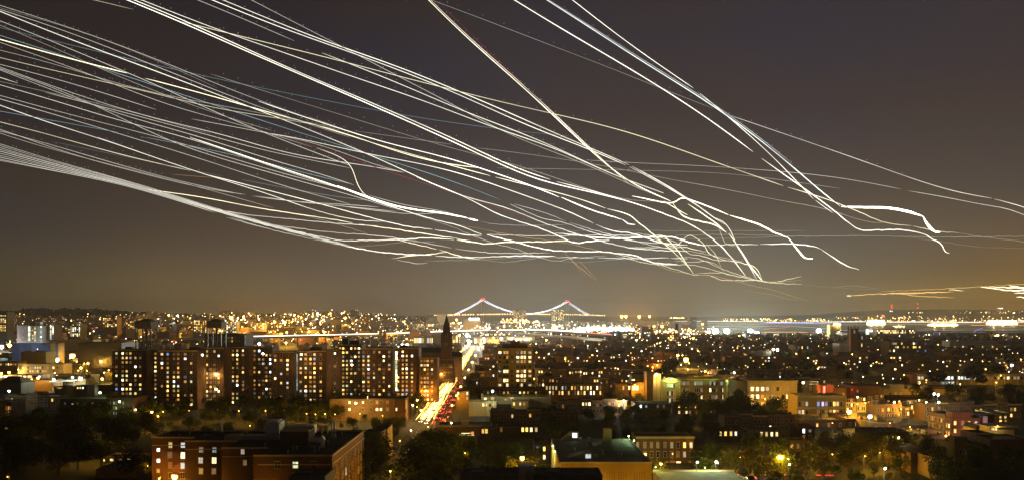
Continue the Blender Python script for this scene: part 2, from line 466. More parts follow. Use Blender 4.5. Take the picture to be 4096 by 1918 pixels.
# ------------------------------------------------------------------ building kit
FOOT = []                                               # footprints, so that trees keep out of walls
_win = {}
def win_mesh(w, h, code, style):
    k = (round(w, 1), round(h, 1), code, style)
    if k in _win: return _win[k]
    mb = MB(); a, b = w / 2, h / 2
    if style == 'far':
        mb.poly([(-a, -.05, -b), (a, -.05, -b), (a, -.05, b), (-a, -.05, b)], 0)
        t = max(.06, w * .06)
        mb.box(-a - t, -a, -.12, 0, -b, b, 1); mb.box(a, a + t, -.12, 0, -b, b, 1); mb.box(-a - t, a + t, -.16, 0, -b - t, -b, 1); mb.box(-a - t, a + t, -.12, 0, b, b + t, 1)
    else:
        t = .07
        mb.poly([(-a, -.03, -b), (a, -.03, -b), (a, -.03, b), (-a, -.03, b)], 0)
        mb.box(-a - t, -a, -.11, 0, -b, b, 1); mb.box(a, a + t, -.11, 0, -b, b, 1)
        mb.box(-a - t - .1, a + t + .1, -.22, 0, -b - .14, -b, 2); mb.box(-a - t, a + t, -.11, 0, b, b + t, 1)
        mb.box(-a - t - .12, a + t + .12, -.16, 0, b + t, b + t + .22, 2)
        mb.box(-a, a, -.08, -.031, -.03, .03, 1)
        if style == 'two' or w > 1.7: mb.box(-.03, .03, -.075, -.031, -b, b, 1)
    me = mb.mesh('window', ['pane_' + code, 'white_trim' if style != 'dark' else 'metal_dark', 'stone_trim'])
    _win[k] = me
    return me

class Bld:
    def __init__(s, name, label, cat, x0, x1, y, d, h, wall='brick_red', roof='roof_dark', par=.8, z0=None, group=None, cornice=None, rz=0.0, style='near'):
        s.w, s.d, s.h, s.y, s.x0, s.x1, s.rz = x1 - x0, d, h, y, x0, x1, rz
        s.z0 = gz((x0 + x1) / 2, y + d) if z0 is None else z0
        s.xc = (x0 + x1) / 2; s.style = style; s.wall = wall
        s.root = tag(empty(name, (s.xc, y, s.z0), rz), label, cat, group)
        a, H, t = s.w / 2, h + par, min(.35, s.w * .1)
        mb = MB(); base = -3.0 if s.z0 > 0 else 0.0
        ring = [(-a, 0), (a, 0), (a, d), (-a, d)]; inn = [(-a + t, t), (a - t, t), (a - t, d - t), (-a + t, d - t)]
        for i in range(4):
            j = (i + 1) % 4; p, q, pi_, qi = ring[i], ring[j], inn[i], inn[j]
            mb.poly([(*p, base), (*q, base), (*q, H), (*p, H)]); mb.poly([(*p, H), (*q, H), (*qi, H), (*pi_, H)]); mb.poly([(*pi_, H), (*qi, H), (*qi, h), (*pi_, h)])
        mb.build('wall', wall, s.root)
        r = MB().box(-a + t + .004, a - t - .004, t + .004, d - t - .004, h - .25, h)
        r.build('roof', roof, s.root)
        if cornice:
            c = MB(); k, z = (cornice if isinstance(cornice, tuple) else (cornice, .5))
            c.box(-a - .3, a + .3, -.38, -.003, H - z, H - .05); c.box(-a - .45, a + .45, -.55, -.003, H - .049, H + .12)
            c.build('cornice', k, s.root)
        FOOT.append((x0 - 1, x1 + 1, y - 1, y + d + 1))
    def win(s, lx, lz, w, h, code, side='f', style=None):
        me = win_mesh(w, h, code, style or s.style)
        if side == 'f': return put('window', me, s.root, (lx, -.004, lz))
        if side == 'r': return put('window', me, s.root, (s.w / 2 + .004, lx, lz), pi / 2)
        return put('window', me, s.root, (-s.w / 2 - .004, lx, lz), -pi / 2)
    def px(s, u, v, wp, hp, code, style=None):
        """a window of the front, by where the photo shows it"""
        k = s.y / FPX
        return s.win(X(u, s.y) - s.xc, Z(v, s.y) - s.z0, wp * k, hp * k, code, 'f', style)
    def pxgrid(s, us, vs, wp, hp, rows):
        for v, row in zip(vs, rows):
            for u, c in zip(us, row):
                if c != ' ': s.px(u, v, wp, hp, c)
    def grid(s, nc, nr, z0, dz, w, h, p, pal='wwyyoc', side='f', dark='.', seed=0, margin=.12):
        r = random.Random(seed * 7 + nc * 31 + nr); L = s.w if side == 'f' else s.d
        for j in range(nr):
            for i in range(nc):
                t = (i + .5) / nc * (1 - 2 * margin) + margin
                lx = (t - .5) * L if side == 'f' else t * L
                c = r.choice(pal) if r.random() < p else dark
                if c: s.win(lx, z0 + j * dz, w, h, c, side)
    def part(s, name, mb, mats, loc=(0, 0, 0), rz=0.0): return mb.build(name, mats, s.root, loc, rz)
    def bulkhead(s, fx, fy, w, d, h, mat='brick_dark', name='bulkhead'):
        mb = MB().box(-w / 2, w / 2, -d / 2, d / 2, .003, h); mb.box(-w / 2 - .15, w / 2 + .15, -d / 2 - .15, d / 2 + .15, h + .003, h + .18)
        return s.part(name, mb, mat, ((fx - .5) * s.w, fy * s.d, s.h))
    def vents(s, n, seed=1, mat='metal_grey'):
        r = random.Random(seed)
        mb = MB(); mb.cone(0, 0, .003, .55, .13, .13, 7); mb.cone(0, 0, .553, .8, .28, .2, 7)
        me = mb.mesh('roof_vent', [M[mat]])
        for _ in range(n): put('roof_vent', me, s.root, (r.uniform(-.42, .42) * s.w, r.uniform(.12, .9) * s.d, s.h), 0)

def block(name, label, cat, u0, u1, vtop, Y, d, wall, **k):
    h = Z(vtop, Y) - (k.get('z0') if k.get('z0') is not None else gz(X((u0 + u1) / 2, Y), Y + d)); par = k.pop('par', .6)
    return Bld(name, label, cat, X(u0, Y), X(u1, Y), Y, d, h - par, wall, par=par, **k)

# ------------------------------------------------------------------ brick housing slabs, centre left
def slab(label, u0, u1, vtop, Y, d, cols, seed, p=.55, v0=None, dv=18.0, vmax=1640, hot=(), wall='brick_slab'):
    b = block('apartment_slab', label, 'apartment block', u0, u1, vtop, Y, d, wall, group='red brick apartment slabs of the housing estate', roof='roof_dark', par=.9)
    r = random.Random(seed); v = v0 or vtop + 15; dv = dv * 475.0 / Y
    while v < min(vmax, V0 + FPX * (CAMH - 1.5) / Y):
        for c in cols:
            q = p - .05 + (.30 if c in hot else 0)
            t = r.random()
            code = r.choice('wwyyyyyywcoooqs') if t < q else ('d' if t < q + .16 else ('b' if t < q + .175 else '.'))
            b.px(c, v, 7.4 * 475 / Y * (1.25 if r.random() < .2 else 1), 8.6 * 475 / Y, code, 'far')
        v += dv
    mb = MB(); mb.box(-b.w / 2 - .12, b.w / 2 + .12, -.12, -.004, b.h + .35, b.h + .95); b.part('coping', mb, 'stone_trim')
    b.vents(5, seed)
    return b
S1 = slab('westmost wide brick slab below the twin-legged tank tower, lit window columns', 449, 586, 1396, 480, 16, (466, 491, 507, 522, 542, 561), 1, .42, hot=(491, 507))
slab('narrow recessed brick slab right of the westmost slab, one bright column', 587, 631, 1397, 489, 12, (597, 607, 622), 2, .5, hot=(622,))
S2 = slab('wide brick slab with six window columns before the rooftop cage building', 632, 789, 1399, 468, 16, (648, 671, 696, 713, 741, 765), 3, .5, hot=(671, 713), vmax=1620)
slab('brick slab in the estate with large bright windows near its foot', 790, 896, 1388, 482, 14, (797, 809, 828, 843, 858, 875), 4, .36, hot=(828,))
slab('tall dark slab just left of the blue-white floodlight, speckled with windows', 897, 996, 1385, 496, 14, (904, 918, 932, 949, 972), 5, .42, hot=(918, 932))
slab('brick slab directly under the blue-white star floodlight', 997, 1090, 1386, 505, 14, (1004, 1018, 1037, 1053, 1066, 1081), 6, .36, hot=(1018,))
slab('mostly dark brick slab with a blank right half, left of the lit stair strip', 1091, 1176, 1404, 470, 15, (1101, 1125, 1150), 7, .30, v0=1420, vmax=1615)
S7 = slab('brick slab with a tall lit stairwell strip on its left edge', 1186, 1306, 1400, 468, 15, (1203, 1223, 1242, 1258, 1283), 8, .5, hot=(1223, 1258))
slab('dim recessed slab between the stair strip slab and the tallest slab', 1307, 1352, 1396, 500, 12, (1318, 1340), 9, .35)
S9 = slab('tallest brick slab of the estate with two dark rooftop blocks', 1353, 1447, 1376, 515, 15, (1361, 1373, 1388, 1405, 1421, 1436), 10, .5, hot=(1361, 1373))
slab('brick slab with steady column of square windows, left of green stair', 1448, 1566, 1391, 503, 14, (1454, 1474, 1496, 1518, 1535, 1557), 11, .42, hot=(1474,))
S11 = slab('brick slab right of the glowing green stairwell strip', 1582, 1675, 1389, 500, 14, (1593, 1611, 1627, 1648), 12, .5, hot=(1611, 1627))
slab('low slab annex at the right end of the estate beside the church', 1676, 1750, 1428, 498, 12, (1686, 1699, 1711, 1728), 13, .55, v0=1441, hot=(1699, 1711))
# glowing stairwells: a column of landing windows each
for b, u, v0_, v1_, n_, c_, w_ in ((S11, 1574, 1402, 1562, 9, 'q', 7), (S7, 1188.5, 1412, 1560, 9, 'k', 4)):
    for i in range(n_):
        b.px(u if b is S7 else 1585.5, v0_ + (i + .5) * (v1_ - v0_) / n_, w_, (v1_ - v0_) / n_ - 2.2, c_, 'far')
for b, fx, fy, w, d, h in ((S9, .22, .5, 4, 4, 4.6), (S9, .62, .5, 6.5, 5, 3.2), (S2, .8, .5, 5, 4, 2.4), (S7, .55, .5, 6, 4, 2.6), (S11, .3, .6, 5, 4, 2.2), (S1, .3, .6, 4, 4, 2)):
    b.bulkhead(fx, fy, w, d, h)

# ------------------------------------------------------------------ tank houses on legs
def tank_tower(label, u0, u1, vt, vb, Y):
    x0, x1 = X(u0, Y), X(u1, Y); a = (x1 - x0) / 2; zt, zb = Z(vt, Y), Z(vb, Y)
    t = tag(empty('water_tank_tower', ((x0 + x1) / 2, Y, 0)), label, 'water tower', 'water tank towers behind the estate')
    mb = MB().box(-a, a, -a, a, zb, zt); mb.build('tank_house', 'brick_brown', t)
    rf = MB(); rf.cone(0, 0, zt + .003, zt + 2.6, a * 1.5, .2, 4, ph=pi / 4); rf.build('roof', 'roof_dark', t)
    for i in range(3):
        w = MB().box(-.45, .45, -.08, 0, -1.4, 1.4); w.build('louvre', 'metal_dark', t, (-a * .6 + i * a * .6, -a - .004, (zt + zb) / 2))
    for sx in (-1, 1):
        for sy in (-1, 1):
            l = MB().box(-.35, .35, -.35, .35, 0, zb - .003); l.build('leg', 'metal_dark', t, (sx * (a - .5), sy * (a - .5), 0))
    for k in range(4):
        z = zb - 4 - k * 5.5
        for sy in (-1, 1):
            MB().bar((-a + .9, sy * (a - .5), z), (a - .9, sy * (a - .5), z + 5), .09).build('brace', 'metal_dark', t)
            MB().bar((-a + .9, sy * (a - .5), z + 5), (a - .9, sy * (a - .5), z), .09).build('brace', 'metal_dark', t)
    MB().cone(0, 0, 0, zb - .003, .9, .9, 10).build('riser_pipe', 'metal_dark', t)
    FOOT.append((x0, x1, Y - a, Y + a))
tank_tower('square water tank house on tall legs above the westmost brick slab', 555, 619, 1284, 1312, 640)
tank_tower('square water tank house on tall legs beside the rooftop cage building', 838, 896, 1284, 1310, 660)

b = block('caged_building', 'brown building wrapped in a rooftop cage of tall uprights behind the slabs', 'building', 822, 980, 1333, 720, 24, 'brick_dark')
for i in range(13):
    x = -b.w / 2 + i * b.w / 12
    MB().box(-.16, .16, -.9, -.6, 0, b.h + .9).build('upright', 'metal_dark', b.root, (x, 0, 0))
for k in range(4):
    MB().box(-b.w / 2 - .3, b.w / 2 + .3, -.58, -.4, -.1, .1).build('rail', 'metal_dark', b.root, (0, 0, b.h - 1 - k * 3.1))
b.grid(9, 2, b.h - 6, 3, 1.6, 1.3, .25, 'oyd', seed=3)

# ------------------------------------------------------------------ left edge and the foot of the hill
b = block('glass_tower', 'slim apartment tower cut by the photo edge, nearly every window lit', 'apartment block', -14, 28, 1246, 1500, 22, 'concrete_dark')
b.pxgrid([-8, 0, 7, 14, 21], [1254 + 6.6 * i for i in range(11)], 3.6, 3.9, [''.join(random.Random(i).choice('wwyyyc.') for _ in range(5)) for i in range(11)])
b = block('apartment_tower', 'pale grey floodlit apartment tower with a lit central stair column', 'apartment block', 68, 170, 1301, 1120, 26, 'stucco_white', roof='roof_silver')
for i in range(9):
    b.px(117, 1306 + i * 6.6, 8, 4.6, 'q', 'far'); b.px(131, 1306 + i * 6.6, 4, 4, random.Random(i).choice('w.c.'), 'far'); b.px(140, 1306 + i * 6.6, 5, 4, random.Random(i + 40).choice('wywyw.'), 'far')
    if i % 3 != 1: b.px(92, 1306 + i * 6.6, 3, 3, '..wk'[i % 4], 'far')
    b.px(164, 1306 + i * 6.6, 4.5, 5, 'ckkckkckk'[i], 'far')
b.bulkhead(.66, .5, 6.5, 7, 6, 'stucco_white')
b = block('apartment_tower', 'dark red tower with lit white-framed side bay beside the pale tower', 'apartment block', 172, 217, 1297, 1130, 20, 'brick_dark')
for i in range(9):
    for u in (203, 212): b.px(u, 1302 + i * 6.4, 5.5, 4.8, random.Random(i * 3 + u).choice('ccwwk.'), 'far')
for spec in (('stepped modern block with scattered white windows on the hill slope', 272, 322, 1292, 1400, 'concrete_dark', 6, 8, .62, 'wwcyc'),
             ('amber lit hillside block at the foot of the dark tree crest', 411, 468, 1267, 1700, 'brick_brown', 7, 6, .6, 'yywo'),
             ('pale hillside block with amber windows left of the first tank tower', 503, 552, 1274, 1600, 'stucco_cream', 6, 6, .5, 'yyow'),
             ('brown block with three rows of windows under the green church dome', 775, 800, 1277, 1650, 'brick_brown', 3, 8, .62, 'wyyw'),
             ('twin-coloured block with amber windows left of the second tank tower', 801, 836, 1277, 1600, 'brick_far', 4, 8, .62, 'yyoyw'),
             ('white windowed block right behind the second tank tower', 897, 945, 1283, 1600, 'concrete', 6, 7, .6, 'wwcy'),
             ('stepped pale school on the hill between the amber star lamps', 994, 1056, 1289, 1750, 'stucco_cream', 8, 4, .4, 'wcwy')):
    lb, u0, u1, vt, Y, mt, nc, nr, p, pal = spec
    b = block('apartment_block', lb, 'apartment block', u0, u1, vt, Y, 20, mt)
    b.style = 'far'
    k = Y / FPX
    for j in range(nr):
        for i in range(nc):
            r = random.Random(i * 17 + j * 5 + u0)
            b.px(u0 + (i + .5) * (u1 - u0) / nc, vt + 5 + j * 6.2, 4.2, 3.8, r.choice(pal) if r.random() < p else '.', 'far')

def pix_row(b, vs, us, wp, hp, codes):
    for v, row in zip(vs, codes): b.pxgrid(us, [v], wp, hp, [row])

b = block('warehouse', 'long blue panelled warehouse with a pale pylon at its right end', 'warehouse', 49, 234, 1371, 900, 12, 'concrete_dark', par=.4)
for i in range(7):
    w = b.w / 7
    MB().box(-w / 2 + .12, w / 2 - .12, -.3, -.01, 1.2, b.h - .1).build('blue_panel', 'panel_blue', b.root, (-b.w / 2 + (i + .5) * w, 0, 0))
MB().box(-2.2, 2.2, -1.6, -.31, 0, b.h + .6).build('pylon', 'stucco_cream', b.root, (X(213, 900) - b.xc, 0, 0))
b = block('low_shed', 'olive windowless shed in front of the blue warehouse', 'shed', 84, 184, 1404, 800, 18, 'olive', par=.3); b.bulkhead(.22, .3, 8, 6, 1.4, 'olive')
b = block('corniced_building', 'long cream building with a heavy cornice behind the dark block', 'building', 208, 372, 1357, 1010, 20, 'stucco_cream', cornice=('stucco_cream', 1.2))
b.grid(14, 2, 6, 4.2, 1.4, 1.8, .12, 'yo', seed=5)
b = block('storage_block', 'big dark windowless corrugated block left of the brick slabs', 'warehouse', 310, 486, 1368, 800, 36, 'sheet_dark', par=.4)
for i in range(28): MB().box(-.12, .12, -.14, -.004, 0, b.h).build('rib', 'sheet_dark', b.root, (-b.w / 2 + (i + .5) * b.w / 28, 0, 0))
b = block('low_building', 'cream two-storey building with a double row of small lit windows', 'building', 72, 254, 1454, 700, 14, 'stucco_cream', par=.6)
pix_row(b, (1468, 1482.5), [92, 112, 121.5, 131, 141, 151, 161, 171, 182, 191, 214, 229, 243], 5.6, 7.4, ('w.yscyy.oyw.o.'[:13], 'y.wyyw.ooo.dk.'[:13]))
b = block('brick_building', 'low brick building with small lit windows at the photo edge', 'building', -12, 70, 1444, 720, 14, 'brick_brown'); pix_row(b, (1455,), [4, 14, 25, 34, 44, 53, 62], 4.5, 6, ('y.wwyoo',))
b = block('market_hall', 'low market hall with a white glowing open front', 'market', -12, 166, 1497, 640, 12, 'metal_grey', roof='roof_silver', par=.2)
for i in range(9): b.px(2 + i * 19.5, 1503.5, 16 - (i % 3) * 2.5, 8 - (i % 2) * 2, 'wccwcww.c'[i], 'far')
b = block('barn', 'dark hipped shed roof before the white market hall', 'shed', -12, 84, 1530, 560, 16, 'concrete_dark', par=.05)
rf = MB(); a = b.w / 2 + .5; h = b.h + .06
rf.poly([(-a, -.5, h), (a, -.5, h), (a * .3, 8, h + 4.4), (-a * .6, 8, h + 4.4)]); rf.poly([(a, -.5, h), (a, 16.5, h), (a * .3, 8, h + 4.4)]); rf.poly([(a, 16.5, h), (-a, 16.5, h), (-a * .6, 8, h + 4.4), (a * .3, 8, h + 4.4)]); rf.poly([(-a, 16.5, h), (-a, -.5, h), (-a * .6, 8, h + 4.4)])
rf.build('hipped_roof', 'roof_dark', b.root)
def canopy(label, u0, u1, vt, Y, lit='pane_c'):
    x0, x1, z = X(u0, Y), X(u1, Y), Z(vt, Y); a = (x1 - x0) / 2
    t = tag(empty('station_canopy', ((x0 + x1) / 2, Y, 0)), label, 'canopy')
    MB().box(-a, a, 0, 9, z - .9, z).build('canopy_roof', 'metal_white', t)
    for sx in (-.7, .7): MB().box(-.25, .25, 4, 4.5, 0, z - .903).build('column', 'metal_grey', t, (sx * a, 0, 0))
    for i in range(3): MB().box(-1.1, 1.1, 2.5, 6.5, z - .98, z - .905).build('light_panel', lit, t, ((i - 1) * a * .62, 0, 0))
    MB().box(-a, a, -.08, -.004, z - .85, z - .1).build('fascia_light', 'pane_q', t)
canopy('white lit filling station canopy by the cool lamps', 198, 238, 1521, 580)
canopy('pale green lit canopy right of the filling station', 240, 292, 1518, 600)
b = block('low_building', 'small orange lit brick building under the filling station', 'building', 218, 262, 1543, 520, 9, 'brick_tan'); pix_row(b, (1549,), [226, 233, 240, 247], 4, 3.6, ('oyyo',))
b = block('low_building', 'small dark house with three white windows beside the orange building', 'building', 300, 350, 1540, 525, 9, 'concrete_dark'); pix_row(b, (1549,), [311, 321, 332], 5, 6, ('ywc',))
b = block('brick_building', 'brick corner house with three tall orange windows at the photo edge', 'house', -12, 46, 1603, 430, 12, 'brick_brown')
pix_row(b, (1630, 1651), [26, 34.5, 42], 4.6, 14, ('ooo', 'oy.')); MB().box(-b.w / 2 - .1, b.w * .12, -.5, -.2, 0, b.h).build('blank_wall', 'brick_tan', b.root)
b = block('school_building', 'low brick building below the westmost slab, five lit windows', 'building', 240, 420, 1592, 415, 14, 'brick_dark', roof='roof_grey')
pix_row(b, (1613, 1635), [262, 292, 309, 340, 370, 394], 7.5, 9.5, ('bcw.o.', '.ky.o.'))
b = block('school_building', 'right wing of the low brick building with a green-white wall lamp', 'building', 421, 532, 1590, 408, 16, 'brick_dark')
pix_row(b, (1610, 1630, 1650), [429, 434, 441, 456, 465, 493], 4.2, 8, ('ywyk.d', 'yk..g.', '.o.kkw')); b.bulkhead(.02, .4, 4, 4, 3)
b = block('house', 'small cream top-floor house with three white lit windows in the dark trees', 'house', 412, 556, 1824, 300, 9, 'stone_trim', par=.5)
b.pxgrid([447, 481, 515], [1837], 13, 9, ['wyw']); b.px(409 + 8, 1838, 5, 8, 'y')
b = block('house', 'grey flat-roofed house in front of the three window house', 'house', 384, 545, 1872, 272, 16, 'brick_brown', roof='roof_grey', par=.4); b.bulkhead(.6, .3, 1.2, 1.2, 1.6, 'concrete')
b = block('house', 'dark house at the photo edge with two flickering white windows', 'house', -12, 100, 1795, 318, 10, 'brick_dark'); b.pxgrid([10, 39], [1830], 8, 15, ['kw']); b.px(94, 1829, 11, 6, 'y')
b = block('house', 'dark low row behind the trees with two small lit windows', 'house', -12, 60, 1700, 370, 10, 'brick_dark'); b.pxgrid([6, 25], [1711], 7, 4.5, ['yy'])

# ------------------------------------------------------------------ church with the spire
def church():
    Y = 700.0; k = Y / FPX; c = X(1785, Y)
    t = tag(empty('church', (c, Y, 0)), 'dark brick church with one tall pointed spire beside the avenue', 'church')
    a = 19 * k
    MB().box(-a, a, 0, 2 * a, 0, Z(1352, Y)).build('tower', 'brick_dark', t)
    for sx in (-1, 1):
        for sy in (0, 1):
            p = MB().box(-.6, .6, -.6, .6, 0, Z(1340, Y)); p.cone(0, 0, Z(1340, Y) + .003, Z(1328, Y), .8, .05, 6); p.build('pinnacle', 'brick_dark', t, (sx * a, sy * 2 * a, 0))
    b2 = MB(); b2.cone(0, a, Z(1352, Y) + .003, Z(1306, Y), a * 1.02, a * .78, 8, ph=pi / 8); b2.build('belfry', 'brick_dark', t)
    sp = MB(); sp.cone(0, a, Z(1306, Y) + .003, Z(1254, Y), a * .80, .05, 8, ph=pi / 8); sp.build('spire', 'sheet_dark', t)
    MB().bar((0, a, Z(1255, Y)), (0, a, Z(1249, Y)), .06).build('finial', 'metal_dark', t)
    for z in (1372, 1338):
        w = MB(); w.poly([(-.7, 0, -2), (.7, 0, -2), (.7, 0, 1.2), (0, 0, 2.4), (-.7, 0, 1.2)]); w.box(-.95, -.7, -.2, .0, -2, 1.3, 1); w.box(.7, .95, -.2, 0, -2, 1.3, 1); w.build('lancet_window', ['glass_dark', 'stone_trim'], t, (0, -.01 if z > 1352 else a * .1, Z(z, Y)))
    # nave, gable end to the left of the tower
    x0, x1 = X(1668, Y) - c, -a - .01; zt, ze = Z(1388, Y), Z(1408, Y); d = 16.0
    n = MB(); n.box(x0, x1, 0, d, 0, ze); n.build('nave', 'brick_dark', t)
    r = MB(); r.poly([(x0 - .4, -.6, ze + .003), (x1, -.6, ze + .003), (x1, d / 2, zt), (x0 - .4, d / 2, zt)]); r.poly([(x1, d + .6, ze + .003), (x0 - .4, d + .6, ze + .003), (x0 - .4, d / 2, zt), (x1, d / 2, zt)])
    r.poly([(x0, 0, ze + .003), (x0, d / 2, zt - .1), (x0, d, ze + .003)]); r.build('nave_roof', 'sheet_dark', t)
    for i in range(5):
        w = MB(); w.poly([(-.9, 0, -2.6), (.9, 0, -2.6), (.9, 0, 1.4), (0, 0, 2.8), (-.9, 0, 1.4)]); w.build('lancet_window', 'glass_dark', t, (x0 + (i + .5) * (x1 - x0) / 5, -.01, ze - 6))
    # gabled porch right of the tower
    p0, p1 = a + .01, a + 9; z1 = Z(1424, Y)
    g = MB().box(p0, p1, 2, 14, 0, z1); g.build('transept', 'brick_dark', t)
    q = MB(); q.poly([(p0, 1.6, z1 + .003), (p1 + .3, 1.6, z1 + .003), (p1 + .3, 8, z1 + 4), (p0, 8, z1 + 4)]); q.poly([(p1 + .3, 14.4, z1 + .003), (p0, 14.4, z1 + .003), (p0, 8, z1 + 4), (p1 + .3, 8, z1 + 4)]); q.build('transept_roof', 'sheet_dark', t)
    FOOT.append((c + x0, c + p1, Y, Y + 16))
church()
b = block('parish_house', 'dark brick parish house with an arched frieze below the church', 'building', 1752, 1818, 1435, 640, 12, 'brick_dark', cornice='brick_brown')
b.grid(5, 3, 3, 6, 1, 2, .06, 'o', seed=4)

# ------------------------------------------------------------------ tan tower with balconies
Y = 520.0
b = block('balcony_tower', 'tan apartment tower with small stacked balconies, about half its windows lit', 'apartment block', 1990, 2130, 1390, Y, 18, 'brick_ochre', roof='roof_grey', par=.7)
rows = [1407.5, 1426.5, 1444, 1463.5, 1482.5, 1500.5, 1519, 1537.5, 1556, 1574.5]
pat = ['w wo .k ww w', '. .o. w ww w', '.  .. s oo w', '. ..  . .. .', '. ww. w ow y', '. ... w ww w', 'o wy. w yw .', 'w .w. . w. w', '. ww. w ow .', 'y .o. y .w w']
cols = [1999.5, None, 2018, 2029, 2048, None, 2071, None, 2087, 2099, None, 2119.5]
for v, row in zip(rows, pat):
    for u, c in zip(cols, row):
        if u and c != ' ': b.px(u, v, 10.5 if u in (1999.5, 2071, 2119.5) else 8.0, 8.4 if u in (1999.5, 2048, 2071, 2119.5) else 11.5, c)
for v in rows:
    for u in (2024, 2093):
        w = 15 * Y / FPX; m_ = MB().box(-w, w, -1.3, -.02, -.12, .06)
        for i in range(9): m_.box(-w + i * w / 4 - .03, -w + i * w / 4 + .03, -1.28, -1.2, .063, 1.0)
        m_.box(-w, w, -1.3, -1.18, 1.003, 1.08); b.part('balcony', m_, 'metal_dark', (X(u, Y) - b.xc, 0, Z(v + 6.5, Y)))
b.bulkhead(.5, .5, 100 * Y / FPX, 9, 17 * Y / FPX, 'brick_brown', 'penthouse'); b.bulkhead(.5, .35, 38 * Y / FPX, 5, 30 * Y / FPX, 'brick_brown', 'lift_house')
b.win(3, 8, 1, 1.4, 'y', 'r'); b.win(12, 14, 1, 1.4, '.', 'r')

# ------------------------------------------------------------------ right of the tan tower
b = block('brick_row_building', 'long three-storey brick row with a line of tall lit windows, right of tan tower', 'building', 2179, 2412, 1534, 510, 12, 'brick_red', cornice='brick_brown')
pix_row(b, (1549, 1569), [2187 + 12.6 * i for i in range(18)], 5.8, 14, ('ysww.cs.yo.wyww.wd', '.wy.oy.y.dwdy.cw.y'))
for i in range(5): b.bulkhead(.08 + i * .21, .3, 1, 1.4, 1.5, 'brick_red', 'chimney')
b = block('brick_building', 'dark brick house with two lit windows left of the amber corner', 'building', 2460, 2524, 1531, 512, 12, 'brick_red'); pix_row(b, (1549,), [2470, 2480, 2493.5, 2505, 2517], 5.5, 14, ('..w.w',)); b.bulkhead(.1, .4, 1, 1, 1.4, 'brick_red', 'chimney')
b = block('corner_building', 'amber lit tan corner building with a wide bright window', 'building', 2525, 2590, 1527, 508, 14, 'brick_tan')
for i in range(5): b.px(2532 + i * 4.8, 1549, 4, 17, 'w')
for i in range(4): b.px(2566 + i * 5.4, 1546, 4.4, 11, 'sd.s'[i])
b2 = block('set_back_house', 'tan set-back house with one very bright window behind the amber corner', 'building', 2527, 2588, 1498, 530, 12, 'brick_tan'); b2.px(2533, 1520, 13, 11, 'w'); b2.px(2553, 1521, 6, 8, 'y'); b2.px(2563, 1523, 8, 4, 'o')

# school with lamp-lit pavilions
def school():
    Y = 500.0
    s = block('school_tower', 'tall blank brick stair tower with a lamp-lit right edge', 'building', 2588, 2612, 1486, Y - 2, 12, 'brick_brown', roof='roof_dark')
    s2 = block('school_wing', 'narrow yellow-lit return wall between stair tower and green pavilion', 'building', 2613, 2644, 1492, Y + 4, 10, 'stucco_cream')
    p = block('school_pavilion', 'left school pavilion with green-lit gable and pale quoins', 'building', 2645, 2722, 1519, Y, 13, 'brick_tan', cornice=('stone_pale', 1.0))
    p2 = block('school_pavilion', 'right school pavilion with green-lit cornice, next to white loft', 'building', 2904, 2947, 1519, Y - 1, 13, 'brick_tan', cornice=('stone_pale', 1.0))
    m_ = block('school_building', 'long middle wing of the school between the two green pavilions', 'building', 2723, 2903, 1512, Y + 6, 14, 'brick_tan', cornice=('stone_pale', .8))
    k = Y / FPX
    for b in (p, p2):
        g = MB(); a = b.w / 2 - .6; g.poly([(-a, .4, b.h + .82), (a, .4, b.h + .82), (0, .4, b.h + 2.9)]); g.poly([(a, .4, b.h + .82), (a, 8, b.h + .82), (0, .4, b.h + 2.9)]); g.poly([(-a, 8, b.h + .82), (-a, .4, b.h + .82), (0, .4, b.h + 2.9)]); g.build('gable', 'stone_pale', b.root)
        for sx in (-1, 1):
            for i in range(10):
                w = .9 if i % 2 else .6
                MB().box(-w / 2, w / 2, -.16, -.005, 0, .62).build('quoin', 'stone_pale', b.root, (sx * (b.w / 2 - w / 2), 0, 1.2 + i * 1.25))
    for b, us in ((p, (2684,)), (p2, (2927,))):
        for v, c in ((1540, 'g'), (1571, '.'), (1600, '.')):
            for i in range(4): b.px(us[0] - 13 + i * 8.6, v, 6.8, 13 if v < 1560 else 18, ('sgg.' if v < 1560 else '.s.d')[i] if b is p else '.sd.'[i])
            q = MB().box(-20 * k, 20 * k, -.3, -.21, 0, .5); q.build('window_hood', 'stone_pale', b.root, (X(us[0], b.y) - b.xc, 0, Z(v - 12, b.y)))
    for v in (1531, 1558, 1586):
        for g in (2728, 2781, 2841, 2885):
            for i in range(4 if g < 2880 else 2): m_.px(g + i * 8.4, v, 6.4, 14, random.Random(g + v + i).choice('ss.kkd' if v < 1540 else '.s..wd'))
    m_.vents(5, 3)
school()

b = block('loft_building', 'pale four-storey loft with rows of square windows, some lit', 'building', 2997, 3189, 1520, 470, 20, 'stone_pale', roof='roof_grey', cornice=('stone_pale', 1.0))
us = [3009, 3030, 3050, 3070, 3091, 3111, 3131, 3151, 3171]
b.pxgrid(us, [1553, 1584, 1614, 1645], 11.5, 15.5, ['wwwsd.ddo', 'wwoosd.wy', 'w.y.s.yoy', '.y.o..yd.'])
for v in (1540, 1566, 1597, 1628): b.part('string_course', MB().box(-b.w / 2, b.w / 2, -.14, -.01, -.15, .15), 'stone_trim', (0, 0, Z(v, 470)))
s = block('loft_annex', 'dark blank side building joined to the pale loft', 'building', 2946, 2996, 1520, 474, 18, 'concrete_dark'); s.pxgrid([2968, 2978], [1572, 1602], 3.5, 14, ['.d', 'dd'])
b.vents(4, 8)
b = block('corner_block', 'ochre corner block with heavy cornice and two violet windows', 'building', 3190, 3382, 1579, 440, 16, 'brick_tan', cornice=('stone_pale', 1.3))
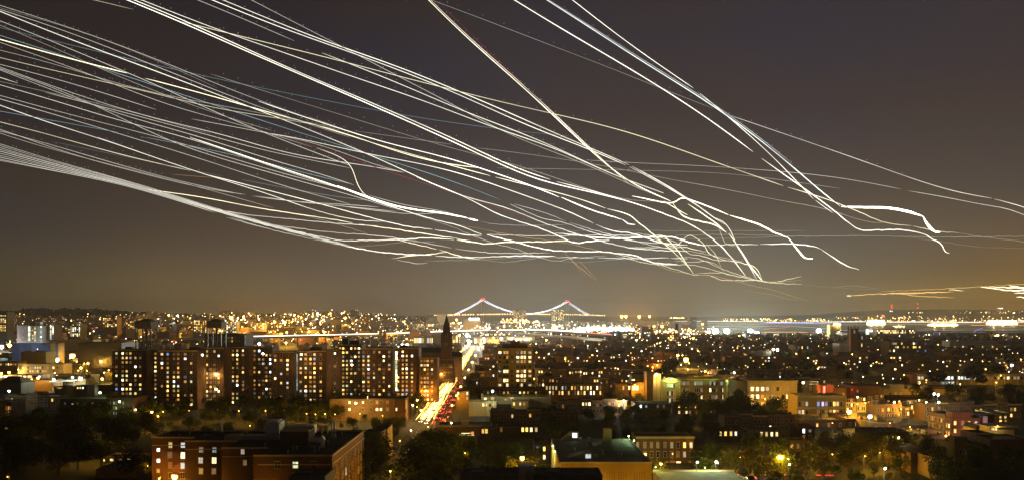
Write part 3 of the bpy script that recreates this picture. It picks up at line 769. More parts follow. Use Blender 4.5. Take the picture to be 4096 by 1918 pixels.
b.pxgrid([3198, 3212, 3227, 3273, 3291, 3305, 3322, 3337, 3350, 3365], [1613, 1646], 9, 17, ['.dsbvv.yw.', 'sw.d.dywo.'])
b.part('string_course', MB().box(-b.w / 2, b.w / 2, -.25, -.01, -.3, .3), 'stone_pale', (0, 0, Z(1629, 440)))
b = block('red_sign_building', 'pale building washed in red light by its upright neon sign', 'building', 3270, 3336, 1536, 478, 12, 'stucco_cream')
sg = tag(empty('neon_sign', (X(3297, 476), 476.0, Z(1583, 476))), 'upright white-hot neon sign with red glow on the pale building', 'sign')
MB().box(-.75, .75, 0, .5, 0, 6.2).build('sign_box', 'metal_dark', sg); MB().box(-.6, .6, -.06, -.003, .2, 6.0).build('glowing_face', 'bulb_red', sg)
for i in range(5): MB().box(-.34, .34, -.13, -.063, .5 + i * 1.1, 1.2 + i * 1.1).build('letter', 'pane_w', sg)
b = block('low_shop', 'small shop with two strings of warm bulbs along its eaves', 'shop', 3236, 3269, 1522, 485, 9, 'brick_tan'); b.px(3258, 1548, 12, 9, 'o'); b.px(3222 + 20, 1550, 9, 14, 'd')
for dz in (0, 2.1): b.part('light_string', MB().box(-b.w / 2, b.w / 2, -.5, -.4, -.12, .12), 'pane_w', (0, 0, Z(1523 + dz * 5, 485)))
b = block('tan_hall', 'plain ochre hall between the red sign and the dark block', 'building', 3338, 3402, 1548, 476, 12, 'brick_tan'); b.pxgrid([3374, 3394], [1574], 6, 9, ['ow'])
b = block('dark_block', 'large dark brick block with a red-lit left edge', 'building', 3404, 3518, 1540, 470, 18, 'brick_dark'); b.px(3430, 1562, 6, 8, 'd')
b = block('school_annex', 'long low modern school with a bright strip of green-white windows', 'school', 3668, 4130, 1492, 640, 20, 'stucco_cream', roof='roof_dark', cornice=('stucco_cream', .8))
for i in range(34):
    u = 3676 + i * 13.2
    c = 'c' if i == 0 or i in (8, 9, 10, 12, 13, 14, 15, 17) else ('q' if i in (1, 18, 24, 27) else random.Random(i).choice('.d..s'))
    b.px(u, 1509, 9.6, 11, c)
for i in range(9): b.px(3764 + i * 8.2, 1529, 6.4, 10, 'skskccq.s'[i])
for i in range(18): b.part('pilaster', MB().box(-.3, .3, -.25, -.01, 0, b.h - .9), 'stucco_white', (-b.w / 2 + .4 + i * b.w / 17.3, 0, 0))
MB().box(-4, 4, 0, 18, 0, b.h + .3).build('end_wall', 'brick_dark', tag(empty('end_block', (X(3650, 640), 640, 0)), 'brown windowless end block left of the bright school strip', 'building'))
b = block('long_hall', 'long ochre hall with arched windows across the middle right', 'building', 3538, 3868, 1553, 560, 16, 'brick_tan', roof='roof_grey')
for i in range(14): b.px(3560 + i * 22, 1574, 8, 12, '.dod.y.o...d.y'[i])
b.bulkhead(.2, .5, 10, 5, 3, 'concrete'); b.bulkhead(.46, .6, 14, 5, 2.2, 'metal_white', 'rooftop_tent')
b = block('brick_house', 'brick house with paired bright windows under the white roof lamps', 'house', 3540, 3760, 1588, 500, 12, 'brick_red', cornice='brick_brown')
b.pxgrid([3554, 3577, 3597, 3632, 3640, 3660, 3669, 3722], [1606], 7.5, 12, ['ydwywwwo']); b.pxgrid([3546, 3556], [1634], 6.5, 14, ['ow'])
# yellow-lit terrace receding from its lamp
for i, (u0, u1, vt, Y, m_) in enumerate(((3381, 3424, 1606, 452, 'stucco_cream'), (3425, 3466, 1613, 458, 'stucco_white'), (3467, 3496, 1622, 464, 'brick_tan'), (3497, 3518, 1629, 470, 'brick_brown'), (3519, 3538, 1634, 476, 'brick_brown'))):
    b = block('row_house', ['yellow-lit cream row house beside the glowing yellow lamp', 'pale row house second from the glowing yellow lamp', 'tan row house beside the blue-white street lamp', 'brown row house with porch lamp, second right of the blue-white lamp', 'brown row house at the far right end of the lit terrace'][i], 'row house', u0, u1, vt, Y, 12, m_, group='lit terrace right of the corner block', cornice='stone_trim')
    n_ = max(2, int((u1 - u0) / 9))
    b.grid(n_, 3, 2.2, 2.6, .8, 1.5, .3, 'yow', seed=i)
for i, (u0, u1, vt, Y) in enumerate(((3590, 3608, 1622, 428), (3609, 3640, 1626, 432), (3641, 3662, 1632, 438), (3663, 3690, 1652, 444))):
    b = block('row_house', ['amber brick row house with arched bays, nearest of the receding terrace', 'brick row house with tall lit windows, second in the receding terrace', 'brick row house, third in the receding terrace', 'lower brick row house ending the receding terrace'][i], 'row house', u0, u1, vt, Y, 12, 'brick_red', group='receding brick terrace left of the pink building', cornice='stone_trim')
    b.grid(max(2, int((u1 - u0) / 8)), 3, 2.4, 2.8, .8, 1.6, .45, 'yoow', seed=20 + i)
# pink-lit brick building
b = block('pink_building', 'brick building washed in pink light, four lit windows on its front', 'building', 3804, 3922, 1669, 352, 4.9, 'brick_red', roof='roof_dark', par=.5)
b.pxgrid([3820, 3850, 3875.5, 3904], [1690, 1721], 9, 14, ['ydwv', 'ydw '])
for j in range(2): b.win(1.5, b.h - 3.2 - j * 3.4, .9, 1.7, 'wy'[j], 'l'); b.win(3.4, b.h - 3.2 - j * 3.4, .9, 1.7, 'yo'[j], 'l')
b.bulkhead(.38, .55, 8.5, 5, 2.8, 'brick_red'); MB().box(-1.8, 1.8, -1, 2, 0, 5.2).build('white_shed', 'stucco_white', b.root, (b.w / 2 + 2.2, 2.5, b.h - 4.2))
b = Bld('factory_wing', 'long brown factory wing adjoining the back of the pink building', 'building', X(3804, 352), X(3804, 352) + 24, 357.0, 14.5, 10.3, 'brick_brown', par=.6)
b.grid(9, 3, 1.9, 3.1, .75, 1.7, .42, 'ooyd', 'l', seed=31, margin=.04)
b = block('house', 'house with five lit windows and a yellow wall right of the pink building', 'house', 3958, 4040, 1648, 380, 12, 'stucco_cream', roof='roof_dark')
b.pxgrid([3982, 4001, 4021], [1666], 8.5, 9, ['yyw']); b.pxgrid([3969, 3984, 4002, 4022], [1681], 9, 6, ['wyyo'])
b = block('clerestory_house', 'ochre rooftop house with a lit strip window under flat eaves', 'house', 3960, 4058, 1705, 318, 9, 'stucco_cream', roof='roof_grey', par=.1)
for i in range(5): b.px(3966 + i * 6, 1714, 4.8, 8, 'swwws'[i])
MB().box(-b.w / 2 - .8, b.w / 2 + .8, -1.1, 10, .003, .28).build('eaves', 'stone_trim', b.root, (0, 0, b.h + .1))
b = block('gabled_house', 'small gabled house between pink building and clerestory house', 'house', 3902, 3950, 1712, 326, 9, 'brick_tan', par=.1)
g = MB(); a = b.w / 2 + .3; h = b.h + .12; g.poly([(-a, -.3, h), (a * .1, -.3, h), (-a * .45, -.3, h + 1.8)]); g.poly([(a * .1, -.3, h), (a, 9, h), (a * .2, 9, h + 1.8), (-a * .45, -.3, h + 1.8)]); g.poly([(-a, 9, h), (-a, -.3, h), (-a * .45, -.3, h + 1.8), (-a * .3, 9, h + 1.8)]); g.build('gable_roof', 'roof_dark', b.root); b.px(3917, 1722, 6, 8, 'o')
b = block('brick_row_building', 'low red brick shops with pink-lit windows below the gabled house', 'shop', 3900, 3972, 1730, 308, 10, 'brick_red', cornice='stone_trim')
b.pxgrid([3908, 3920, 3934, 3948, 3962], [1752], 5, 12, ['yryoo'])
for lb, u0, u1, vt, Y, d, mt, us, vs, pt in (
    ('dark brick house with a column of bright windows and a star lamp', 3478, 3640, 1724, 330, 14, 'brick_dark', [3500, 3523, 3546, 3570, 3594, 3625], [1752, 1794, 1838, 1868], ['ddwww ', '..yow ', '.. .w ', 'w.wyw ']),
    ('small ochre house with two bright windows right of the star lamp', 3606, 3682, 1776, 322, 10, 'brick_tan', [3621, 3641, 3660], [1792], ['wwd']),
    ('low house row with three tall glowing windows left of centre lamp', 2996, 3152, 1716, 345, 10, 'concrete_dark', [3005, 3025, 3046, 3066, 3087, 3107], [1734], ['..wwww']),
    ('dim brick house with two white windows and one orange', 3190, 3260, 1702, 352, 10, 'brick_dark', [3215, 3240], [1721, 1747], ['ck', 'o.']),
    ('small tan porch house above the huge amber street lamp', 3158, 3236, 1758, 325, 8, 'brick_tan', [3167, 3192, 3219], [1783], ['ydk']),
    ('dark terrace with four warm windows in the trees below the school', 2876, 3000, 1716, 348, 10, 'brick_dark', [2882, 2902, 2924, 2943], [1732], ['wyyc']),
    ('low house with a row of small warm windows under the dark school trees', 2690, 2830, 1612, 450, 10, 'concrete_dark', [2717, 2732, 2746, 2760, 2784], [1624, 1647], ['yoyoy', 'w.wdo']),
    ('dim house with a white lamp and two bright windows below the pavilion', 2826, 2890, 1628, 446, 9, 'brick_brown', [2829, 2845, 2860], [1643], ['ycw']),
    ('dark roofs with oval skylights below the glowing yellow trees', 2540, 2686, 1612, 440, 14, 'concrete_dark', [2563, 2585, 2606, 2631, 2655], [1623], ['ck.kd']),
    ('rowhouse backs with square windows left of the flat-roofed hall', 2136, 2198, 1776, 300, 10, 'brick_dark', [2151, 2177], [1793, 1826, 1868], ['by', 'dw', 'yo']),
    ('grey house with a wide bright picture window and glowing door', 1984, 2046, 1622, 410, 10, 'concrete_dark', [2006], [1653, 1685], [' ', 'o']),
    ('cream terrace house with lit ground-floor windows under the piers', 1876, 1986, 1603, 440, 9, 'stucco_cream', [1933, 1946, 1960, 1972], [1617], ['yw.y']),
    ('cream terrace range with small lit windows right of the grey house', 2046, 2116, 1600, 442, 9, 'stucco_cream', [2056, 2070, 2081, 2097, 2108], [1613], ['ydwyd']),
    ('dark low house with pairs of yellow windows, centre bottom', 1986, 2140, 1708, 360, 10, 'brick_dark', [2005, 2091, 2107, 2125, 2145], [1716], ['oyyww']),
    ('dim brick house beside the tall tan house by the avenue', 1920, 1980, 1712, 355, 9, 'brick_dark', [1932, 1946], [1722], ['yy']),
    ('dark house edge on the avenue with three white windows', 1824, 1876, 1562, 470, 12, 'brick_brown', [1833, 1869], [1571, 1591], ['wc', 'yk']),
    ):
    b = block('house', lb, 'house', u0, u1, vt, Y, d, mt)
    for v, row in zip(vs, pt):
        for u, c in zip(us, row):
            if c != ' ': b.px(u, v, 9 if Y < 400 else 7, (16 if Y < 400 else 11) if c != 'k' else 8, c)
    if 'picture window' in lb:
        for i in range(4): b.px(1992.5 + i * 9.2, 1653, 7.8, 20, 'yswo'[i])
        b.px(2033, 1683, 8, 15, 'q')
    if Y < 400: b.vents(3, int(u0)); b.bulkhead(.8, .5, 1, 1, 1.3, 'brick_red', 'chimney')
# parapet with piers
b = block('pier_parapet_building', 'long cream roof parapet with six square piers right of the avenue', 'building', 1925, 2204, 1584, 452, 12, 'stucco_cream', par=1.0)
for i in range(6): b.part('pier', MB().box(-.45, .45, -.3, .55, 1.05, 2.9), 'stucco_cream', (-b.w / 2 + .5 + i * (b.w - 1) / 5, 0, b.h))
for u, v, c in ((1970, 1591, 'w'), (2048, 1590, 'w'), (1999, 1595, 'd'), (2022, 1596, 'y'), (2078, 1595, 's'), (2104, 1597, 'y')): b.px(u, v, 13 if c == 'w' else 6, 9 if c == 'w' else 4, c)
b = block('brick_building', 'four-storey dark block behind the pier parapet with small warm windows', 'building', 1930, 2180, 1552, 490, 14, 'brick_dark')
b.pxgrid([1936 + 16 * i for i in range(15)], [1568], 7, 8, ['.yd..oy..gyo.y.'])
# rooftop terrace with light strings
b = block('terrace_house', 'brick roof-terrace house with three glowing light strings', 'house', 1832, 1906, 1742, 338, 9, 'brick_brown', par=.9)
b.bulkhead(.8, .5, 2.2, 3, 3.2, 'brick_red'); b.px(1890, 1732, 10, 15, 'o')
for i, (u0, u1, v) in enumerate(((1838, 1882, 1730), (1835, 1860, 1736), (1868, 1897, 1738))):
    tag(MB().tube([(X(u0, 336), 336, Z(v, 336)), (X((u0 + u1) / 2, 336), 336, Z(v + .8, 336)), (X(u1, 336), 336, Z(v, 336))], [.12] * 3, 5).build('light_string', 'pane_w'), ['top string of warm bulbs over the roof terrace', 'lower short string of warm bulbs on terrace rail', 'lower string of bulbs by the terrace door'][i], 'light string', 'light strings on the roof terrace')
tt = tag(empty('roof_tent', (X(1752, 372), 372, Z(1702, 372))), 'pointed white tent peak on a roof beside the avenue', 'tent')
MB().cone(0, 0, 0, 3.1, 1.7, .05, 4, ph=.3).build('tent_top', 'stucco_white', tt); MB().bar((0, 0, 3.0), (0, 0, 3.8), .04).build('tent_pole', 'metal_grey', tt)
b = block('low_shop', 'long low roof with a balustrade under the pointed tent', 'building', 1741, 1965, 1700, 370, 14, 'brick_brown', cornice='stone_trim')
b.bulkhead(.52, .4, 3.4, 3, 2.0, 'stucco_cream')

# ------------------------------------------------------------------ foreground: stepped brick building
def stepped_building():
    h = 18.4; t = tag(empty('stepped_brick_building', (-47, 209, 0)), 'large stepped brick apartment building in front with rooftop machinery and lit windows', 'apartment block')
    ox, oy = -47.0, 209.0
    segs = [(-108.0, -95.3, 240.0), (-95.3, -80.2, 233.0), (-80.2, -67.6, 221.0), (-67.6, -47.0, 209.0)]
    back = 254.0
    ring = [(segs[0][0], back)]
    for x0, x1, y in segs: ring += [(x0, y), (x1, y)]
    ring.append((-47.0, back))
    # one brick wall skin per face, with a pale coping on top
    mb = MB()
    for (x, y), (x2, y2) in zip(ring, ring[1:] + ring[:1]): mb.poly([(x - ox, y - oy, 0), (x2 - ox, y2 - oy, 0), (x2 - ox, y2 - oy, h), (x - ox, y - oy, h)])
    mb.build('wall', 'brick_red', t)
    for i, (x0, x1, y) in enumerate(segs):
        MB().box(x0 - ox + .012, x1 - ox - .012, y - oy + .35, back - oy - .3, h - 1.0, h - .55 - i * .004).build('roof', 'roof_dark', t)
        c = MB().box(x0 - ox - (.2 if i == 0 else 0), x1 - ox + .2, y - oy - .22, y - oy + .3, h + .003, h + .4); c.build('coping', 'stone_trim', t)
        MB().box(x0 - ox + (1.2 if i == 3 else .1), x1 - ox - .4, y - oy - .1, y - oy - .004, h - 2.3, h - 2.0).build('string_course', 'stone_trim', t)
    MB().box(-.3, .22, .31, back - oy, h + .003, h + .4).build('coping', 'stone_trim', t)
    MB().box(segs[0][0] - ox - .2, -.31, back - oy - .3, back - oy, h + .003, h + .4).build('coping', 'concrete', t)
    MB().box(.004, .1, .3, back - oy, h - 2.3, h - 2.0).build('string_course', 'stone_trim', t)
    def w(u, v, Y, wp, hp, code, st='two'):
        k = Y / FPX; put('window', win_mesh(wp * k, hp * k, code, st), t, (X(u, Y) - ox, Y - oy - .004, Z(v, Y)))
    for u, v, wp, hp, c in ((682, 1778, 14, 21, 'w'), (732, 1778, 16, 20, 'c'), (634, 1797, 12, 12, 'c'), (680, 1818, 16, 21, 's'), (732, 1819, 16, 24, 'w'), (634, 1840, 12, 13, 'c'), (682, 1859, 14, 20, 'd'),
                            (731, 1860, 16, 23, 'c'), (633, 1881, 11, 12, 'y'), (682, 1900, 14, 20, '.'), (731, 1901, 16, 22, '.')): w(u, v, 240, wp, hp, c)
    for u, v, wp, hp, c in ((805, 1797, 16, 19, 's'), (858, 1797, 15, 20, 'k'), (803, 1839, 17, 23, 's'), (857, 1839, 17, 24, 'w'), (804, 1882, 15, 22, 'y'), (856, 1882, 17, 23, 'd'), (911, 1799, 15, 19, 'd'), (909, 1842, 15, 22, 'd'), (909, 1884, 15, 22, 'o'), (940, 1800, 11, 24, 'c'), (940, 1842, 11, 26, 'w'), (940, 1886, 11, 22, 'w')): w(u, v, 233, wp, hp, c)
    for u, v, c in ((971, 1804, 's'), (1010, 1846, '.'), (980, 1848, 'd'), (1045, 1846, '.')): w(u, v, 221, 14, 20, c)
    for u, v, c in ((1182, 1857, 'q'), (1110, 1857, '.'), (1255, 1857, '.'), (1182, 1903, '.'), (1255, 1903, '.')): w(u, v, 209, 21, 25, c)
    for j, z in enumerate((15.2, 12.0, 8.8, 5.6)):
        for i in range(9):
            c = {(3, 1): 'c', (1, 2): 'c', (2, 2): 'd', (6, 0): 'd'}.get((i, j), '.')
            put('window', win_mesh(1.2, 1.9, c, 'two'), t, (.004, 3.4 + i * 4.6, z - .9), pi / 2)
    # roof furniture
    R = h - .55
    def bx(name, mat, u0, u1, v0, v1, Y, d, lift=0.0):
        x0, x1, z0, z1 = X(u0, Y) - ox, X(u1, Y) - ox, max(R + lift, Z(v1, Y)), Z(v0, Y)
        return MB().box(x0, x1, Y - oy, Y - oy + d, z0 + .003, z1).build(name, mat, t)
    bx('bulkhead', 'brick_dark', 1119, 1234, 1724, 1800, 228, 7)
    bx('bulkhead_cap', 'stone_trim', 1117, 1236, 1721, 1724, 227.8, 7.4)
    bx('stair_house', 'stucco_cream', 897, 951, 1741, 1775, 238, 5)
    bx('cooling_unit', 'metal_white', 1060, 1116, 1688, 1733, 243, 6, .8)
    bx('cooling_unit', 'metal_white', 1063, 1110, 1682, 1687, 243.4, 5.2, .8)
    for u in (1062, 1140): bx('steel_post', 'metal_dark', u, u + 4, 1666, 1740, 246, .3)
    bx('steel_beam', 'metal_dark', 1058, 1146, 1664, 1668, 246, .3, 1)
    bx('flue', 'metal_white', 1133, 1143, 1706, 1726, 240, .8)
    bx('air_duct', 'metal_white', 1146, 1256, 1699, 1732, 241, 3.4, .6)
    bx('plinth', 'metal_grey', 968, 1118, 1739, 1757, 238, 2.4)
    for u in (1324, 1336): bx('steel_post', 'metal_grey', u, u + 4, 1680, 1750, 238, .3)
    bx('steel_beam', 'metal_grey', 1262, 1340, 1679, 1683, 238, .3, 3)
    for u in (1288, 1310):
        z1, z0 = Z(1700, 240), Z(1731, 240); m_ = MB(); m_.cone(0, 0, z0, z1, .12, .85, 9); m_.build('hopper', 'metal_white', t, (X(u, 240) - ox, 240 - oy, 0))
        MB().cone(0, 0, R + .003, z0 - .003, .12, .12, 6).build('hopper_leg', 'metal_grey', t, (X(u, 240) - ox, 240 - oy, 0))
    m_ = MB(); k = 226; m_.tube([(X(1236, k) - ox, k - oy, Z(1748, k)), (X(1252, k) - ox, k - oy, Z(1756, k)), (X(1278, k) - ox, k - oy, Z(1758, k)), (X(1296, k) - ox, k - oy, Z(1748, k))], [.75] * 4, 8); m_.build('duct_bend', 'metal_white', t)
    MB().box(X(1284, k) - ox, X(1296, k) - ox, k - oy - .5, k - oy + .5, R + .003, Z(1752, k) - .6).build('duct_drop', 'metal_white', t)
    bx('flue', 'metal_white', 875, 886, 1700, 1724, 250, .8); bx('low_box', 'concrete', 851, 886, 1718, 1728, 251, 1.5); bx('low_box', 'concrete', 965, 986, 1724, 1732, 248, 2)
    r = random.Random(9); me = MB().cone(0, 0, .003, .7, .14, .14, 7).cone(0, 0, .703, 1.0, .30, .22, 7).mesh('roof_vent', [M['metal_white']])
    for u, v in ((1172, 1795), (1188, 1791), (1258, 1806), (1277, 1795), (1293, 1780), (1312, 1768), (1344, 1745), (1368, 1735), (760, 1733), (718, 1742), (820, 1741), (1060, 1780), (1152, 1808)):
        Y = (CAMH - R) * FPX / (v - V0 + 4); put('roof_vent', me, t, (X(u, Y) - ox, Y - oy, R))
    for k in range(5):                                  # pipes, hatches and aerials on the roof
        x = r.uniform(-54, -4); y = r.uniform(26 if x < -20 else 14, 42)
        MB().box(-.7, .7, -.5, .5, .003, .35).build('roof_hatch', ('metal_grey', 'concrete')[k % 2], t, (x, y, R))
        MB().bar((0, 0, .003), (0, 0, 2.6), .035).build('aerial', 'metal_grey', t, (x + 2, y + 1, R))
    for k, (xa, xb, yy) in enumerate(((-56, -34, 40.5), (-30, -8, 36), (-18, -2, 18))):
        MB().bar((xa, yy, R + .25), (xb, yy + .6, R + .25), .11).build('roof_pipe', 'metal_grey', t)
    FOOT.append((-109, -46, 206, 256))
stepped_building()

def flat_hall():
    """flat-roofed hall with two lit roof monitors, bottom centre"""
    x0, x1, y0, y1, h = 14.6, 41.9, 240.0, 287.0, 11.0
    t = tag(empty('flat_roofed_hall', (x0, y0, 0)), 'flat-roofed tan brick hall with two lit roof monitors and corrugated lamp-lit side', 'hall')
    W, D = x1 - x0, y1 - y0
    m_ = MB(); m_.poly([(0, 0, 0), (W, 0, 0), (W, 0, h), (0, 0, h)]); m_.poly([(W, 0, 0), (W, D, 0), (W, D, h), (W, 0, h)]); m_.poly([(W, D, 0), (0, D, 0), (0, D, h), (W, D, h)])
    m_.build('wall', 'brick_tan', t)
    MB().box(-.35, 0, .05, D, 0, h).build('side_wall', 'stucco_cream', t)
    for i in range(34): MB().box(-.62, -.354, -.09, .09, 0, h - .1).build('corrugation', 'stucco_cream', t, (0, .5 + i * (D - 1) / 33, 0))
    MB().box(-.2, W + .2, -.12, .35, h + .003, h + .28).build('coping', 'metal_grey', t)
    MB().box(-.45, .0, .36, D, h + .003, h + .22).build('coping', 'stone_trim', t); MB().box(W - .2, W + .2, .36, D, h + .003, h + .22).build('coping', 'stone_trim', t)
    MB().box(.01, W - .21, .36, D - .01, h - .3, h - .02).build('roof', 'roof_grey', t)
    R = h - .02
    for u0, u1, ul, ur, vt, vb, Y in ((2242, 2314, 2289.5, 2307, 1726, 1757, 283), (2270, 2368, 2341, 2362, 1809, 1845, 249)):
        a, b, zt, zb = X(u0, Y) - x0, X(u1, Y) - x0, Z(vt, Y), R; c = X(ul - 8, Y) - x0
        d = 3.4 if Y > 260 else 5.5
        w = MB(); y = Y - y0 - 1; w.poly([(a, y, zb), (b, y, zb), (b, y, zt), (c, y, zt)]); w.poly([(b, y, zb), (b, y + d, zb), (b, y + d, zt), (b, y, zt)]); w.poly([(c, y, zt), (b, y, zt), (b, y + d, zt), (c, y + d, zt)]); w.poly([(a, y, zb), (c, y, zt), (c, y + d, zt), (a, y + d, zb)]); w.poly([(b, y + d, zb), (a, y + d, zb), (c, y + d, zt), (b, y + d, zt)])
        mo = w.build('roof_monitor', 'roof_silver', t)
        k = Y / FPX; p = MB(); e, f = X(ul, Y) - x0, X(ur, Y) - x0; z1 = zt - .2; z0 = zt - 1.75
        p.box(e, f, y - .06, y - .004, z0, z1); p.build('lit_pane', 'pane_c', mo)
        MB().box((e + f) / 2 - .04, (e + f) / 2 + .04, y - .09, y - .064, z0, z1).build('mullion', 'metal_white', mo)
    Y = 279; MB().box(X(2415, Y) - x0, X(2447, Y) - x0, Y - y0, Y - y0 + 2.2, R, Z(1712, Y)).build('chimney', 'brick_tan', t)
    Y = 254; k = MB(); k.cone(0, 0, 0, 1.5, 1.15, .55, 12); k.cone(0, 0, 1.503, 1.9, .75, .6, 12); k.build('vent_hood', 'copper', t, (X(2404, Y) - x0, Y - y0, R))
    for u, v, w, d, hh in ((2385, 1827, 1.4, 1.4, .9), (2356, 1765, 1.2, 1, 1.6), (2380, 1780, 1.6, 1.2, 1.0), (2398, 1776, 1.2, 1.1, .9), (2310, 1752, 3.0, 1.6, .5)):
        Y = (CAMH - R) * FPX / (v - V0); MB().box(-w / 2, w / 2, -d / 2, d / 2, 0, hh).build('roof_box', 'metal_white', t, (X(u, Y) - x0, Y - y0, R))
    for x, y in ((3, 8), (6, 22), (11, 31), (20, 12), (23, 25), (24, 38), (9, 15)):
        MB().cone(0, 0, .003, .8, .1, .1, 6).cone(0, 0, .803, 1.0, .22, .16, 6).build('roof_vent', 'metal_white', t, (x, y, R))
    MB().bar((1, 19, R + .18), (25, 20, R + .18), .1).build('roof_pipe', 'metal_grey', t); MB().bar((19, 2, R + .18), (19.5, 42, R + .18), .1).build('roof_pipe', 'metal_grey', t)
    # rows of small square vent holes punched through the front
    hole = MB().box(-.13, .13, -.02, -.003, -.13, .13).mesh('vent_hole', [M['metal_dark']])
    for u0, n in ((2428, 4), (2474, 4), (2538, 5)):
        for i in range(n):
            for j in range(5): put('vent_hole', hole, t, (X(u0 + i * 10, y0) - x0, 0, Z(1888 + j * 8, y0)))
    FOOT.append((x0 - 2, x1 + 2, y0, y1))
flat_hall()

def near_roofs():
    # low flat roof, green in its own colour, under green lamps, right of the hall
    x0, x1 = X(2608, 259) + .3, X(2935, 259)
    t = tag(empty('low_flat_roof', (x0, 232, 0)), 'low pale green flat roof under green lamps, right of the tan hall', 'building')
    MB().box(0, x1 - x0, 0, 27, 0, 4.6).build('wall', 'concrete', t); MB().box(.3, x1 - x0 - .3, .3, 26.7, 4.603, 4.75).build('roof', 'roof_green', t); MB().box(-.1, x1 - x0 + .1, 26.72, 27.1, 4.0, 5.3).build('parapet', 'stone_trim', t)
    FOOT.append((x0, x1, 230, 260))
    t = tag(empty('stair_bulkhead', (X(2106, 215), 215, 0)), 'white stair bulkhead with a small door, cut by the bottom edge', 'bulkhead')
    MB().box(-2.15, 2.1, 0, 4, 0, Z(1864, 215)).build('wall', 'stucco_white', t); MB().box(-2.3, 2.25, -.25, 4.2, Z(1864, 215) + .003, Z(1860, 215)).build('roof', 'metal_white', t)
    MB().box(-.25, .75, -.06, -.003, Z(1960, 215), Z(1875, 215)).build('panel', 'stucco_cream', t); MB().box(1.0, 1.1, -.12, -.02, Z(1960, 215), Z(1852, 215)).build('mast', 'metal_dark', t)
    FOOT.append((-3 + X(2106, 215), 3 + X(2106, 215), 214, 220))
    for lb, u0, u1, v, Y in (('dark parapet roof along the bottom edge left of the white bulkhead', 1838, 2076, 1896, 208), ('dark parapet roof along bottom edge between white bulkhead and hall', 2138, 2410, 1896, 210), ('dark brick roof corner with pale coping at the bottom edge', 1155, 1300, 1902, 190)):
        b = block('near_building', lb, 'building', u0, u1, v, Y, 10, 'concrete_dark', par=.3)
        b.bulkhead(.3, .5, 3, 3, .3, 'concrete_dark')
    b = block('house', 'tan gabled house end with small dark window, right of the street trees', 'house', 3742, 3830, 1832, 268, 14, 'brick_tan', par=.3); b.px(3732 + 22, 1852, 12, 22, '.'); b.bulkhead(.12, .2, 1, 1, 1.4, 'brick_tan', 'chimney')
    b = block('house', 'long dark sloping house roof left of the tan gabled house', 'house', 3642, 3741, 1808, 280, 20, 'brick_brown', par=.4); b.px(3680, 1830, 10, 16, '.')
    b = block('house', 'pale flat house with a cyan-lit window among the right-hand roofs', 'house', 3818, 3960, 1772, 300, 12, 'brick_tan', roof='roof_grey'); b.pxgrid([3843, 3864], [1806], 7, 17, ['.k']); b.bulkhead(.3, .4, 5, 4, 2.4, 'brick_tan'); b.vents(3, 5)
    b = block('house', 'white-walled small house with one amber window among dark roofs', 'house', 3772, 3816, 1768, 312, 10, 'stucco_cream', roof='roof_dark'); b.px(3791, 1789, 6, 12, 'y'); b.px(3799, 1812, 9, 9, 'k')
    b = block('house', 'long brown flat house at the far right photo edge', 'house', 3962, 4120, 1755, 296, 14, 'brick_brown', roof='roof_grey'); b.vents(4, 6)
    b = block('house', 'dark flat roof with fence rails left of the pink building', 'house', 3650, 3778, 1735, 345, 14, 'concrete_dark'); b.bulkhead(.72, .4, 5, 4, 1.8, 'brick_tan')
    b = block('brick_row_building', 'three-storey brick corner block with shopfronts right of the hall', 'building', 2546, 2774, 1744, 300, 13, 'brick_red', cornice=('stone_trim', .7))
    b.pxgrid([2550, 2579, 2606, 2631, 2660, 2687, 2712, 2738, 2764], [1778, 1815], 10.5, 21, ['ddddds.yw', '......ds.'[:9]])
    for u, c in ((2714, 'w'), (2765, 'd'), (2690, 'r')): b.px(u, 1860, 17, 32, c)
    m_ = MB().box(-1.0, 1.0, -.35, -.06, -.35, .35); b.part('shop_sign', m_, 'flag_red', (X(2740, 300) - b.xc, 0, Z(1856, 300))); b.part('sign_face', MB().box(-.9, .9, -.40, -.353, -.22, .22), 'pane_r', (X(2740, 300) - b.xc, 0, Z(1856, 300)))
    b = block('brick_row_building', 'brick corner shop with two white-lit doors under street lamps', 'shop', 2775, 2990, 1800, 296, 12, 'brick_dark', cornice='stone_trim')
    b.pxgrid([2783, 2810, 2838, 2865, 2893, 2920, 2950], [1820], 10, 18, ['.....d.']); b.px(2789, 1866, 14, 22, 'c'); b.px(2865, 1861, 17, 34, 'c'); b.px(2838, 1868, 14, 14, 'o'); b.px(2930, 1862, 9, 22, 'y')
    for lb, u0, u1, v, Y, d in (('dark flat roof below the blue-white terrace lamp', 3388, 3486, 1672, 396, 26), ('dark flat roof with vents right of the blue-white terrace lamp', 3489, 3598, 1690, 378, 26), ('dark flat roof left of the long factory wing', 3601, 3714, 1697, 372, 30), ('dark flat roof behind the low tall-window row', 3200, 3384, 1676, 392, 22)):
        b = block('house', lb, 'house', u0, u1, v, Y, d, 'brick_dark'); b.vents(5, u0); b.bulkhead(.7, .5, 3, 3, 2.2, 'concrete_dark'); b.bulkhead(.2, .7, 1, 1, 1.5, 'brick_red', 'chimney')
        for i in range(4): b.px(u0 + (i + .5) * (u1 - u0) / 4, v + 22, 7, 12, '.yd.'[i])
    b = block('house', 'terracotta-edged house on the avenue with one lit window', 'house', 1482, 1548, 1714, 304, 14, 'brick_tan', roof='roof_grey', cornice='white_trim'); b.win(3, b.h - 3, 1, 1.8, 'd', 'r'); b.win(9, b.h - 3, 1, 1.8, '.', 'r'); b.px(1533, 1792, 12, 17, 'w'); b.px(1537, 1732, 8, 17, 'd')
    b = block('house', 'dark brick house wedge between stepped building and avenue house', 'house', 1452, 1524, 1727, 290, 9, 'brick_red', par=.4)
